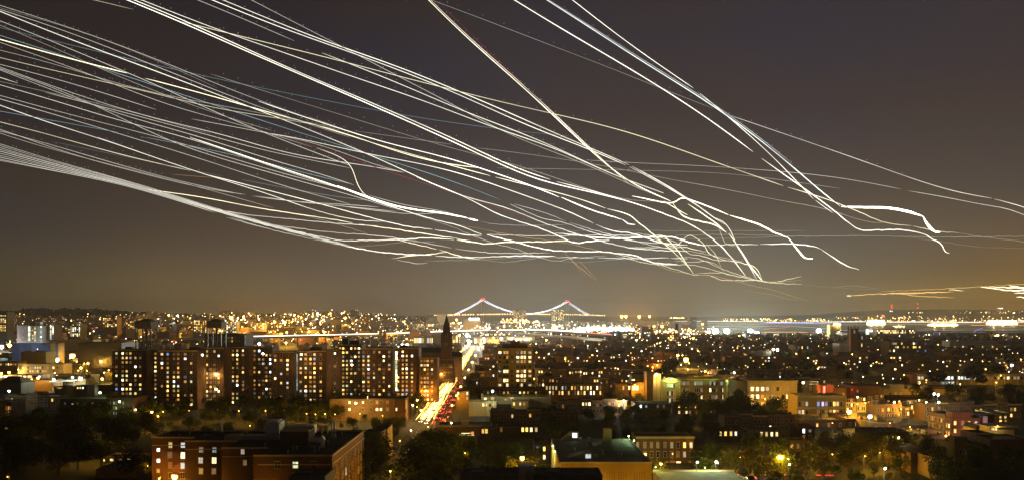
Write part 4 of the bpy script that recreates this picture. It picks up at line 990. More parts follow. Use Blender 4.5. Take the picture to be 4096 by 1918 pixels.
    b = block('school_building', 'low brown block before the slabs with a yellow star lamp', 'building', 1318, 1580, 1592, 420, 16, 'brick_brown', roof='roof_dark')
    b.pxgrid([1398, 1452, 1484, 1508, 1524, 1550], [1607, 1635], 8, 10, ['ww.o.r', 'w..wwo']); b.bulkhead(.57, .4, 3, 3, 3.2); b.px(1470.5, 1588, 3, 10, 'q')
    b = block('house', 'narrow brick house with dormer roof left of the avenue lamps', 'house', 1582, 1622, 1592, 412, 12, 'brick_red'); b.px(1586, 1635, 4, 11, 'w')
    b = block('house', 'small lit kiosk with an arched fanlight at the bottom edge', 'house', 1636, 1668, 1897, 262, 4, 'brick_brown', par=.2); b.px(1653, 1913, 14, 13, 'w'); b.px(1645, 1900, 14, 5, 'q')
near_roofs()

# ------------------------------------------------------------------ terraces of row houses in the middle distance
HOUSE_N = 0; FAR_ROWS = []
def overlaps(x0, x1, y0, y1, m=.5):
    return any(a < x1 + m and b > x0 - m and c < y1 + m and d > y0 - m for a, b, c, d in FOOT)
def terrace(where, u0, u1, Y, hgt, p, wall, seed, pal='wyyooodwc', rows=3):
    """a terrace: houses side by side, each a thing of its own; skips plots already built on"""
    global HOUSE_N
    r = random.Random(seed); x = X(u0, Y); xe = X(u1, Y); plots = []
    while x < xe - 4:
        w = r.uniform(5.4, 7.2)
        if not overlaps(x, x + w, Y, Y + 11, .2) and abs((x + w / 2) - ave_x(Y)) > 17: plots.append((x, w))
        x += w + .03
    if Y > 700:                                         # past the three hundred nearest: joined into the distant houses
        for x, w in plots: FAR_ROWS.append((x + w / 2, Y, w, hgt + r.uniform(-.8, .8), p)); FOOT.append((x, x + w, Y, Y + 11))
        return
    for i, (x, w) in enumerate(plots):
        h = hgt + r.uniform(-.8, .8); lit = 0
        b = Bld('row_house', 'x', 'row house', x, x + w, Y + r.uniform(-.2, .2), 11, h, r.choice(wall), roof=r.choice(('roof_dark', 'roof_dark', 'roof_grey')), par=.6, group='row houses of the middle distance', cornice=r.choice(('stone_trim', 'brick_brown', 'concrete_dark')))
        b.style = 'far'
        for j in range(rows):
            for k in range(2 if w < 6 else 3):
                q = p * (.8 if j == rows - 1 else (.55 if j == rows - 2 else .15))
                if r.random() < q: c = r.choice(pal); lit += 1
                elif j >= rows - 2: c = '.'
                else: continue
                nn = 2 if w < 6 else 3
                b.win((k + .5) / nn * w * .86 - w * .43, h - 2.2 - (rows - 1 - j) * 3.1, .95, 1.65, c)
        if r.random() < .6: b.bulkhead(r.choice((.12, .88)), .3, .9, .9, 1.3, 'brick_dark', 'chimney')
        if r.random() < .35: b.bulkhead(.5, .6, 2.2, 2.6, 2.0, 'concrete_dark')
        b.root['label'] = '%s row house, %s from the left %s' % ({'brick_red': 'red brick', 'brick_dark': 'dark brick', 'brick_brown': 'brown', 'brownstone': 'brownstone'}[b.wall], nth(i + 1), where)
        HOUSE_N += 1
BR = ('brick_red', 'brick_dark', 'brick_brown', 'brownstone', 'brick_dark')
terrace('in the terrace right of the tan tower', 2150, 2560, 575, 10.5, .42, BR, 1)
terrace('in the second terrace behind the tan tower', 2140, 2620, 660, 10.5, .36, BR, 2)
terrace('in the third terrace behind the tan tower', 2140, 2680, 760, 11, .42, BR, 3)
terrace('in the fourth terrace behind the tan tower', 2140, 2700, 880, 11, .42, BR, 4)
terrace('in the terrace just behind the green-lit school', 2630, 3010, 590, 11, .28, BR, 5)
terrace('in the terrace above the white loft', 2950, 3420, 560, 11, .25, BR, 6)
terrace('in the second terrace above the loft', 2840, 3380, 650, 11, .30, BR, 7)
terrace('x', 2900, 3480, 830, 13, .42, BR, 8)
terrace('in the terrace below the red twin-towered church', 3300, 3900, 900, 11, .30, BR, 9)
terrace('in the terrace above the bright school strip', 3560, 4110, 740, 11, .26, BR, 10)
terrace('in the second terrace above the bright school strip', 3560, 4110, 880, 11, .32, BR, 11)
terrace('in the terrace before the white market hall', 20, 240, 470, 8.5, .16, BR, 13, rows=2)
terrace('in the low terrace under the paired-window house', 3500, 4100, 420, 8.5, .22, BR, 14, rows=2)
terrace('in the terrace behind the tall glowing windows', 2900, 3180, 372, 8.5, .15, BR, 15, rows=2)
terrace('in the dark row under the pier parapet', 1960, 2330, 396, 7.5, .12, BR, 16, rows=2)

terrace('before the glowing yellow trees', 2180, 2530, 446, 7.5, .18, BR, 19, rows=2)
terrace('in the near block right of the avenue', 1840, 1985, 560, 10, .3, BR, 17)
terrace('in the middle block right of the avenue', 1846, 1990, 640, 10, .3, BR, 18)
for i, y_ in enumerate((730, 800, 880, 970, 1070, 1180, 1300)): terrace('', 1872, 2140, y_, 10, .3, BR, 40 + i)
for i, y_ in enumerate((760, 860, 980, 1110)): terrace('', 1690, 1850, y_, 10, .25, BR, 50 + i)
# ------------------------------------------------------------------ trees
def crown_mesh(seed, n, mat, tall=1.0):
    r = random.Random(seed); mb = MB()
    lobes = [(0, 0, .55, .36, .36 * tall)]
    for i in range(7):
        a = r.uniform(0, 2 * pi); d = r.uniform(.16, .34); rr = r.uniform(.16, .27)
        lobes.append((d * cos(a), d * sin(a), r.uniform(.38, .55 + .32 * tall * .8), rr, rr * r.uniform(.8, 1.15)))
    per = n // len(lobes)
    for cx, cy, cz, rr, rz in lobes:
        for _ in range(per):
            a = r.uniform(0, 2 * pi); s = r.uniform(-1, 1); q = (1 - s * s) ** .5; rad = r.uniform(.55, 1.12)
            x, y, z = cx + rr * rad * q * cos(a), cy + rr * rad * q * sin(a), cz + rz * rad * s
            sz = r.uniform(.016, .036)
            u = Vector((r.uniform(-1, 1), r.uniform(-1, 1), r.uniform(-.6, .6))).normalized(); w = u.cross(Vector((r.uniform(-1, 1), r.uniform(-1, 1), r.uniform(-1, 1)))).normalized()
            c = Vector((x, y, z)); e = u * sz; f = w * sz * r.uniform(.5, .9)
            mb.poly([tuple(c - e), tuple(c + f), tuple(c + e), tuple(c - f)])
    return mb.mesh('crown', [mat])
def trunk_mesh(seed):
    r = random.Random(seed); mb = MB()
    mb.tube([(0, 0, 0), (.01, .005, .16), (0, .01, .36), (.01, 0, .62)], [.022, .017, .012, .004], 6)
    for i in range(5):
        a = i * 1.3 + r.random(); z = r.uniform(.2, .34); d = r.uniform(.16, .28)
        mb.tube([(0, 0, z), (d * .5 * cos(a), d * .5 * sin(a), z + .1), (d * cos(a), d * sin(a), z + r.uniform(.2, .34))], [.011, .007, .002], 5)
    return mb.mesh('trunk', ['bark'])
CROWNS = {k: [crown_mesh(100 + i + 10 * j, 1900, k, t) for i, t in enumerate((1.0, .8, 1.25, .95))] for j, k in enumerate(('leaf_green', 'leaf_olive', 'leaf_dark'))}
TRUNKS = [trunk_mesh(50 + i) for i in range(4)]
TREES = []; FAR_TREES = []
def tree(x, y, h, w, label, kind='leaf_green', group='street and garden trees'):
    i = len(TREES); nm = 'tree' if h > 4.7 else 'shrub'
    if nm == 'shrub': label = label.replace('leafy tree', 'leafy shrub'); group = 'low shrubs'
    t = tag(empty(nm, (x, y, gz(x, y)), (i * 2.399) % 6.28), label, nm, group)
    put('trunk', TRUNKS[i % 4], t, scale=(h, h, h)); put('crown', CROWNS[kind][i % 4], t, scale=(w * 1.25, w * 1.25, h * 1.0))
    TREES.append((x, y)); return t
def grove(where, u0, u1, Ya, Yb, n, h0, h1, seed, kinds=('leaf_green', 'leaf_dark', 'leaf_olive'), gap=5.0):
    r = random.Random(seed); got = []
    for _ in range(n * 12):
        if len(got) >= n: break
        Y = Ya + (Yb - Ya) * r.random(); u = r.uniform(u0, u1); x = X(u, Y)
        if overlaps(x - 2.2, x + 2.2, Y - 2.2, Y + 2.2, 0) or abs(x - ave_x(Y)) < 12.5: continue
        if any((x - a) ** 2 + (Y - b) ** 2 < gap * gap for a, b in TREES): continue
        TREES.append((x, Y)); got.append((u, x, Y, r.uniform(h0, h1), r.choice(kinds))); TREES.pop(); TREES.append((x, Y))
    got.sort()
    for g in got: TREES.remove((g[1], g[2]))
    if Ya >= 590:                                       # past the three hundred nearest: joined into the distant woods
        for u, x, Y, h, k in got: FAR_TREES.append((x, Y, h)); TREES.append((x, Y))
        return
    for i, (u, x, Y, h, k) in enumerate(got):
        tree(x, Y, h, h * r.uniform(.62, .85), '%s leafy tree, %s from the left %s' % ({'leaf_green': 'green', 'leaf_olive': 'olive', 'leaf_dark': 'dark'}[k], nth(i + 1), where), k)
DK = ('leaf_dark', 'leaf_dark', 'leaf_green')
grove('in the dark grove at lower left', 0, 620, 262, 400, 42, 9, 15, 1, DK)
grove('at the foot of the brick slabs', 460, 1300, 398, 455, 40, 7, 12, 2, DK, 3.6)
grove('at the foot of the slabs', 560, 1560, 388, 456, 54, 2.6, 4.6, 23, ('leaf_green', 'leaf_dark'), 3.2)
grove('below the green stairwell', 1180, 1700, 425, 490, 16, 9, 13, 22)
grove('behind the stepped brick building', 540, 1420, 268, 392, 36, 6.0, 8.5, 3, DK, 4.0)
for i in range(8):
    for sd, nm in ((-1, 'left'), (1, 'right')):
        y = 236 + i * 9.2 + (3 if sd < 0 else 0)
        if not overlaps(ave_x(y) + sd * 10.5 - 1, ave_x(y) + sd * 10.5 + 1, y - 1, y + 1, 0): tree(ave_x(y) + sd * 10.6, y, 12.5 + (i * 37 % 30) / 10, 15 + (i * 53 % 20) / 10, 'avenue tree on the %s kerb below the tent, %s from the near end' % (nm, nth(i + 1)), ('leaf_green', 'leaf_olive')[i % 2], 'kerb trees of the avenue')
grove('between stepped building and avenue', 1440, 1745, 235, 312, 12, 9, 13, 4)
grove('left of the avenue below its amber foot', 1500, 1722, 314, 402, 16, 4.5, 6.5, 17, ('leaf_green', 'leaf_olive'), 4.0)
grove('in the dark gardens right of the avenue', 1690, 2180, 222, 322, 20, 7, 11, 5, DK)
grove('behind the flat-roofed hall', 2120, 2900, 330, 405, 30, 6.5, 10, 6, DK)
grove('between hall gardens and glowing trees', 2160, 2560, 408, 440, 16, 6, 8, 16, DK, 4.0)
grove('around the huge amber street lamp', 2760, 3420, 262, 312, 18, 9, 13, 7, ('leaf_green', 'leaf_olive'))
grove('of low growth under the lower-right street trees', 2880, 3680, 256, 300, 30, 3.0, 4.6, 18, ('leaf_green', 'leaf_olive', 'leaf_dark'), 3.0)
grove('before the bright window column', 3380, 3700, 268, 312, 10, 9, 13, 8, ('leaf_green', 'leaf_olive'))
grove('filling the lower right corner', 3690, 4110, 232, 285, 16, 9, 13, 9, DK)
grove('in front of the white loft and school', 2700, 3330, 385, 440, 16, 10, 15, 10, DK)
grove('right of the avenue before the tan tower', 1830, 1990, 460, 700, 14, 8, 12, 15, DK)
grove('in the gardens behind the tan tower', 2140, 2700, 600, 1000, 30, 9, 14, 11, DK)
grove('in the gardens above the white loft', 2760, 3460, 590, 1050, 30, 9, 14, 12, DK)
grove('in the gardens above the bright school strip', 3480, 4110, 600, 1050, 26, 10, 16, 13, DK)
grove('between school strip and pink building', 3560, 4110, 440, 600, 12, 9, 14, 14, DK)
for i, (u, v, Y, w) in enumerate(((2432, 1562, 470, 6), (2474, 1559, 474, 6.5), (2512, 1566, 478, 6), (2545, 1568, 476, 6), (2577, 1570, 478, 6))):
    tree(X(u, Y), Y, Z(v, Y), w * 1.1, 'round tree glowing yellow beside the amber corner, %s from the left' % nth(i + 1), 'leaf_olive', 'lamp-lit trees by the amber corner')
for i, u in enumerate((1222, 1256, 1290, 1324, 1360)):
    tree(X(u, 418), 418, 9.0, 7, 'amber-lit tree below the stair strip slab, %s from the left' % nth(i + 1), 'leaf_olive', 'amber-lit trees at the slab foot')

for nm, u, v, h in (('huge amber lamp at lower right', 3121, 1827, 8.5), ('amber lamp above the white bulkhead', 2089, 1830, 9), ('amber lamp by the hall roof', 2578, 1816, 10), ('amber lamp before the stepped building', 699, 1905, 8)):  # trees added round each lamp so that leaves catch its light as glow
    Y = (CAMH - h) * FPX / (v - V0); x = X(u, Y)
    for i, (dx, dy, hh) in enumerate(((-5.5, 2.5, 9.5), (4.6, 3.5, 9.0), (-1.0, 5.0, 10.0), (-3.5, -3.0, 6.0))):
        if not overlaps(x + dx - 1, x + dx + 1, Y + dy - 1, Y + dy + 1, 0): tree(x + dx, Y + dy, hh, 7.5, 'added glowing yellow-green tree round the %s, %s of its ring' % (nm, nth(i + 1)), 'leaf_olive', 'trees added round the big amber lamps to catch their light')

# ------------------------------------------------------------------ lamps
LCOL = {'amber': (1, .50, .04), 'warm': (1, .70, .26), 'cool': (.78, 1, .97), 'green': (.62, 1, .50), 'white': (1, .93, .82), 'red': (1, .04, .02), 'pink': (1, .55, .75)}
_lamp_data = {}
def lamp_data(col, power, r, spot=False):
    k = (col, round(power), round(r, 2), spot)
    if k not in _lamp_data:
        d = bpy.data.lights.new('lamp_light', 'SPOT' if spot else 'POINT')
        if spot: d.spot_size = radians(150); d.spot_blend = .6
        d.color = LCOL[col]; d.energy = power; d.shadow_soft_size = r
        _lamp_data[k] = d
    return _lamp_data[k]
_ball = {}
def ball_mesh(col, r):
    k = (col, round(r, 2))
    if k not in _ball: _ball[k] = MB().ball((0, 0, 0), r, 0, 14, 8).mesh('bulb', ['bulb_' + col])
    return _ball[k]
def lamp(label, u, v, col, px=4.0, power=4000, Y=None, h=9.0, kind='street_lamp', group=None, throw=True):
    if Y is None: Y = (CAMH - h) * FPX / (v - V0)
    x, z = X(u, Y), Z(v, Y); g = gz(x, Y); r = px / 2 * Y / FPX; H = max(z - g, 1.5)
    cat = {'street_lamp': 'street lamp', 'floodlight': 'floodlight', 'wall_lamp': 'wall lamp'}[kind]
    t = tag(empty(kind, (x, Y, g)), label, cat, group)
    th = .09 if Y < 700 else .25
    if kind == 'wall_lamp':
        MB().box(-.08, .08, .1, .9, H - .1, H + .1).build('bracket', 'metal_dark', t)
    else:
        MB().cone(0, .9, 0, H + r + .25, th * 1.4, th * .7, 7).build('pole', 'metal_dark', t)
        MB().box(-.1, .1, 0, .9, H + r + .1, H + r + .25).build('arm', 'metal_dark', t)
        MB().box(-r * 1.1, r * 1.1, -r * .9, r * .9, H + r * .75 + .02, H + r + .1).build('lamp_head', 'metal_grey', t)
    put('bulb', ball_mesh(col, r), t, (0, 0, H))
    if throw:
        spot = kind == 'floodlight' and col in ('cool', 'white')         # banks of floodlights shine forward and down, over yards and ball fields
        lo = bpy.data.objects.new('lamp_light', lamp_data(col, power, max(.12, r * .7), spot)); COL.objects.link(lo); lo.parent = t
        lo.location = (0, -r * 1.4 - .1, H - r * .4)
        if spot: lo.rotation_euler = (radians(-74), 0, 0)
    return t
A, W_, C_, G_, H_ = 'amber', 'warm', 'cool', 'green', 'white'
NEAR = [
    ('huge amber street lamp blazing among trees at lower right', 3121, 1827, A, 12, 34000, 8.5), ('small globe lamp just right of the huge amber lamp', 3152, 1833, W_, 4, 1200, 8), ('slim post lamp lit amber below the small globe lamp', 3158, 1855, W_, 4, 1500, 7),
    ('big amber street lamp cut by the bottom edge before stepped building', 699, 1905, A, 10, 2600, 8), ('big amber street lamp above the white stair bulkhead', 2089, 1830, A, 8, 16000, 9), ('small amber lamp at the foot of the hall side wall', 2165, 1895, A, 4, 1500, 6),
    ('big amber street lamp at the right end of the hall roof', 2578, 1816, A, 7, 2600, 10), ('amber lamp low in the trees by the brick corner block', 2644, 1853, A, 5, 6000, 7),
    ('white street lamp at the corner shop, left of its pair', 2789, 1846, H_, 5, 2600, 8), ('white street lamp at the corner shop, right of its pair', 2865, 1845, H_, 6, 2600, 8),
    ('amber star lamp under the dark round tree at the left', 607, 1646, A, 5.5, 7000, 8), ('small amber lamp just right of the dark tree star lamp', 632, 1662, A, 3, 1500, 7), ('small pale lamp in the trees below the school wing', 543, 1636, W_, 3.2, 2500, 7),
    ('yellow star lamp on the low brown block', 1423, 1610, W_, 6, 4500, 10), ('amber lamp at the cross street by the avenue foot', 1685, 1640, A, 5.5, 3500, 8), ('warm lamp on the avenue near the tent roof', 1644, 1719, W_, 4, 1800, 9),
    ('blue-white star lamp on the roofs behind the pier parapet', 1970, 1562, C_, 6, 3000, 14), ('small warm lamp on the parapet terrace', 1941, 1592, W_, 3.5, 900, 12), ('warm rooftop lamp beside the pointed tent', 1805, 1689, W_, 4, 1200, 13),
    ('white globe lamp before the glowing yellow trees', 2495, 1601, H_, 5.5, 9000, 8), ('bright yellow lamp under the glowing yellow trees', 2559, 1606, W_, 6, 26000, 5), ('amber lamp among the glowing yellow trees', 2448, 1603, A, 4, 22000, 5), ('small warm lamp right of the glowing trees', 2648, 1616, W_, 4, 2000, 6),
    ('blue-white street lamp at the corner of the lit terrace', 3480, 1664, C_, 7, 7000, 9), ('yellow lamp burning against the lit terrace wall', 3397, 1645, A, 8, 42000, 7), ('warm lamp on the dark block left of the terrace', 3430, 1586, W_, 4, 2500, 12),
    ('amber star lamp on the roof of the brick paired-window house', 3577, 1607, W_, 5, 3500, 12), ('small warm lamp in the middle of the paired-window house', 3705, 1606, W_, 3.6, 1500, 12), ('yellow-green lamp right of the paired-window house', 3755, 1607, G_, 5, 2500, 12),
    ('white roof floodlight, left one of the pair on the long hall', 3737, 1573, H_, 5.5, 6000, 16), ('white roof floodlight, right one of the pair on the long hall', 3753, 1577, H_, 5.5, 6000, 16), ('amber star lamp at the top of the bright window column', 3594, 1748, W_, 5, 1500, 9),
    ('white-yellow lamp behind the street trees at the window column foot', 3541, 1871, W_, 6, 7000, 6), ('amber lamp washing the pink building side wall', 3784, 1741, A, 4, 6000, 5),
    ('amber lamp at the photo edge below the blue warehouse', 36, 1487, A, 5.5, 9000, 10), ('small amber lamp left of the photo-edge lamp', 6, 1491, A, 4.5, 7000, 10), ('amber star lamp by the filling station', 152, 1510, A, 5.5, 9000, 10), ('cool lamp over the filling station canopy', 215, 1515, C_, 5.5, 9000, 9),
    ('cool lamp over the pale green canopy', 290, 1507, C_, 5.5, 9000, 10), ('amber star lamp left of the westmost slab', 409, 1513, A, 5.5, 9000, 10), ('white lot light between canopy and slab', 322, 1512, H_, 7, 12000, 8),
    ('amber star lamp in the middle of the lot lamps', 324, 1469, A, 5.5, 16000, 10), ('amber lamp above and right of the middle lot lamp', 352, 1451, A, 4.5, 12000, 10), ('amber double lamp beside the blue-white lot lamp', 403, 1443, A, 6, 7000, 10), ('blue-white star lamp at the slab corner', 440, 1419, C_, 6, 3500, 14),
    ('green-white lamp in the trees under the blue warehouse', 227, 1437, G_, 8, 14000, 9), ('large amber lamp right of the pale pylon', 290, 1421, A, 9, 9000, 10), ('white lamp just right of the large amber lamp', 321, 1427, H_, 5, 5000, 10), ('pink-white blazing sign light at the photo edge', 6, 1385, 'pink', 10, 60000, 12), ('amber-white box light left of the blue warehouse', 38, 1379, A, 9, 42000, 12),
    ('green-white lamp on the low brick roof', 400, 1568, G_, 5, 1500, 15), ('green-white wall light on the school wing', 478, 1604, G_, 4.5, 1200, 12), ('cool lamp over dark roofs at the photo edge', 36, 1562, C_, 5, 2500, 12),
    ('warm star lamp on the face of the dark slab', 810, 1417, H_, 5, 250, 33), ('warm star lamp high before the slab, upper of two', 864, 1495, W_, 5.5, 600, 20), ('warm star lamp before the slab, lower of two', 864, 1554, W_, 5.5, 900, 12), ('pair-glow lamp between slabs, upper', 1314, 1464, C_, 4.5, 900, 25), ('pair-glow lamp between slabs, lower', 1314, 1479, C_, 5, 900, 22),
    ('yellow star light on the face of the tallest slab', 1408, 1457, W_, 5, 900, 25), ('small red-white roof light at the stair strip slab corner', 1206, 1415, W_, 4.5, 900, 33), ('white roof light above the slabs', 1052, 1412, H_, 5, 900, 34),
    ('amber street lamp, upper one beyond the green-lit school', 2711, 1419, A, 6, 22000, 9), ('double amber street lamp beyond the green-lit school', 2744, 1437, A, 9, 30000, 9), ('amber lamp on the roofs right above the school', 2821, 1483, A, 4.5, 6000, 9), ('cluster lamp on the roofs right above the school', 2830, 1489, W_, 6, 8000, 9),
    ('yellow lamp at the stair tower top', 2626, 1494, W_, 6, 1, 20), ('amber lamp at the loft roof corner', 2937, 1488, W_, 5, 3000, 14), ('warm star lamp right of the pale loft roof', 3213, 1528, W_, 5.5, 2600, 18), ('greenish lamp in the trees right of the red sign', 3357, 1540, W_, 4.5, 3000, 12), ('small lamp over the dark block roof', 3400, 1537, G_, 4, 1500, 12),
    ('warm star lamp, left of the twin over the middle roofs', 3094, 1395, H_, 6.5, 10000, 14), ('warm star lamp, right of the twin over the middle roofs', 3110, 1397, H_, 6, 9000, 14), ('white star lamp by the glowing wall at the right edge', 4047, 1458, H_, 6, 14000, 12), ('amber star lamp among the roofs left of the glowing wall', 3955, 1448, A, 6, 12000, 10),
    ('amber lamp on the tree-lined street beyond the school', 2717, 1379, A, 6, 20000, 9), ('amber lamp on a lit gable under the cool floodlights', 2827, 1406, A, 6.5, 20000, 9),
]
for lb, u, v, c, px, pw, h in NEAR: lamp(lb, u, v, c, px * (2.0 if px >= 7 and h <= 10 else 1.5), pw * 1.25, None, h)
# path and street lamps half hidden in the trees
for where, pts in (('along the foot of the brick slabs', ((474, 1632, 3900), (560, 1640, 3900), (652, 1644, 4550), (756, 1640, 3900), (868, 1636, 4550), (955, 1641, 3250), (1062, 1640, 4550), (1140, 1638, 3900), (1226, 1652, 5850), (1262, 1655, 5850), (1300, 1653, 5850), (1340, 1655, 5850), (1440, 1652, 3250), (1530, 1660, 2600), (1612, 1640, 4550), (1668, 1625, 4550))),
                   ('in the dark lower-left trees', ((90, 1702, 600), (300, 1712, 1500), (420, 1716, 1500), (240, 1790, 1000), (330, 1792, 1500), (402, 1788, 1500), (30, 1905, 900), (590, 1860, 900), (880, 1712, 1500), (1000, 1700, 900))),
                   ('in the lower-right street trees', ((2690, 1812, 2000), (2870, 1822, 6000), (2960, 1826, 7000), (3030, 1822, 10000), (3085, 1812, 10000), (3200, 1818, 9000), (3330, 1815, 6000), (3460, 1822, 8000), (3520, 1808, 7000))),
                   ('in the trees beside the lower avenue', ((1600, 1760, 2600), (1655, 1772, 1800), (1590, 1835, 1800), (1660, 1838, 1200), (1712, 1705, 2200), (2010, 1850, 2600), (2060, 1835, 4000), (1860, 1810, 1500), (2140, 1860, 3000))),
                   ('on the streets of the middle right', ((2760, 1660, 1500), (3150, 1672, 2200), (3560, 1690, 3000), (3640, 1705, 2600), (3880, 1690, 2600), (3330, 1690, 1500), (2960, 1560, 2500), (2450, 1530, 2500)))):
    for i, (u, v, pw) in enumerate(sorted(pts)): lamp('small amber lamp %s, %s from the left' % (where, nth(i + 1)), u, v, A, 2.4, pw, None, 5.5, group='small amber lamps ' + where)
r_ = random.Random(5)  # street lamps scattered at random, added for warm pools of light
for where, u0, u1, Ya, Yb, n, seed in (('of the middle-right streets', 2150, 4090, 545, 1000, 46, 1), ('of the streets right of the avenue', 1880, 2160, 560, 1200, 12, 2), ('of the yards left of the slabs', 10, 440, 560, 900, 14, 3)):
    pts = []
    while len(pts) < n:
        Y = r_.uniform(Ya, Yb); u = r_.uniform(u0, u1); x = X(u, Y)
        if not overlaps(x - 1.5, x + 1.5, Y - 1, Y + 1.5, 0): pts.append((u, Y))
    for i, (u, Y) in enumerate(sorted(pts)): lamp('added amber street lamp %s, %s from the left' % (where, nth(i + 1)), u, V0 + FPX * (CAMH - 8.5) / Y, A if i % 4 else W_, 3.4, 5200, Y, group='added amber street lamps ' + where)
for i, (u, Y) in enumerate(((1996, 498), (2058, 496), (2122, 498))): lamp('added amber lamp lighting the tan tower from its foot, %s from the left' % nth(i + 1), u, V0 + FPX * (CAMH - 6) / Y, W_, 3, 115000, Y)  # hidden lamps added to brighten the tower front
for i, (u, Y) in enumerate(((3430, 442), (3462, 447), (3500, 452), (3604, 418), (3648, 424))): lamp('added amber lamp along the lit terraces of the right, %s from the left' % nth(i + 1), u, V0 + FPX * (CAMH - 6.5) / Y, A, 3.4, 9000, Y)  # extra lamps added to strengthen the glow on the terrace fronts
for i, (u, Y) in enumerate(((3010, 452), (3060, 454), (3110, 452), (3165, 453))): lamp('added amber street lamp before the pale loft, %s from the left' % nth(i + 1), u, V0 + FPX * (CAMH - 8) / Y, A, 3.4, 9500, Y)  # lamps added to brighten the loft front
# street lamps on the pavement in front of the two big foreground buildings
for i, (x, y, pw) in enumerate(((-101, 229, 1000), (-84, 220, 1200), (-69, 206, 1400), (-55, 195, 1600), (-36.5, 214, 3600), (-36.5, 240, 3600), (20, 225, 13000), (31, 225, 11000))):
    lamp('amber pavement lamp before the foreground buildings, %s from the left' % nth(i + 1), U0 + FPX * x / y, V0 + FPX * (CAMH - 8.5) / y, A, 5, pw, y, group='pavement lamps below the foreground buildings')
# fixtures on buildings
school_l = (('green lamp over the left pavilion gable', 2684, 1512, 498.6, G_, 2.6, 5500), ('green lamp over the right pavilion gable', 2926, 1513, 497.6, G_, 2.6, 4500), ('yellow lamp at the head of the return wall', 2620, 1500, 501.5, W_, 5, 8000),
            ('red lamp behind the neon sign', 3297, 1550, 475.0, 'red', 2.5, 1300), ('red lamp on the dark block edge', 3408, 1556, 468.5, 'red', 2, 300),
            ('green-white lamp on the corrugated wall, far one', 2211, 1781, 272.0, G_, 4.2, 4500), ('green-white lamp on the corrugated wall, near one', 2219, 1803, 259.0, G_, 4.2, 4500),
            ('green-white lamp on the hall right edge, far one', 2515, 1742, 286.0, G_, 5, 2200), ('green-white lamp on the hall right edge, near one', 2536, 1760, 279.0, G_, 5, 2200),
            ('green lamp over the low flat roof', 2622, 1866, 259.0, G_, 3, 6000), ('green lamp over the low flat roof, far end', 2820, 1868, 258.5, G_, 3, 5000), ('pink lamp lighting the brick front', 3862, 1735, 343.0, 'pink', 2, 5200), ('warm lamp under the clerestory eaves', 3990, 1700, 316.5, W_, 2, 500),  # far-end green lamp added to turn the low roof greener
            ('amber lamp lighting the wide bright corner window', 2540, 1536, 503.0, A, 3, 9000), ('cool floodlight on the pale hillside tower', 40, 1364, 1075.0, C_, 4, 120000), ('second cool floodlight at foot of the pale tower', 190, 1372, 1075.0, C_, 3, 60000),
            ('blue lamp lighting the warehouse panels', 150, 1394, 870.0, C_, 2, 45000), ('white floodlight on the cream low building', 175, 1500, 672.0, H_, 2.5, 22000))
for lb, u, v, Y, c, px, pw in school_l: lamp(lb, u, v, c, px, pw, Y, kind='wall_lamp')
# lamps of the avenue, both kerbs
ks = [415, 440, 466, 495, 525, 560, 600, 640, 690, 745, 805, 870, 945, 1030, 1120, 1230, 1340, 1450]
for i, y in enumerate(ks):
    for s, nm in ((-1, 'left'), (1, 'right')):
        if s > 0 and i % 2: continue
        x = ave_x(y) + s * 10.2; u = U0 + FPX * x / y; v = V0 + FPX * (CAMH - 8.8) / y
        lamp('amber avenue lamp on the %s kerb, %s from the near end' % (nm, nth(i + 1 if s < 0 else i // 2 + 1)), u, v, A if (i + (s > 0)) % 4 else W_, 6.5 if y < 700 else 8, 6500 if y < 700 else 17000, y, group='amber lamps along the avenue')
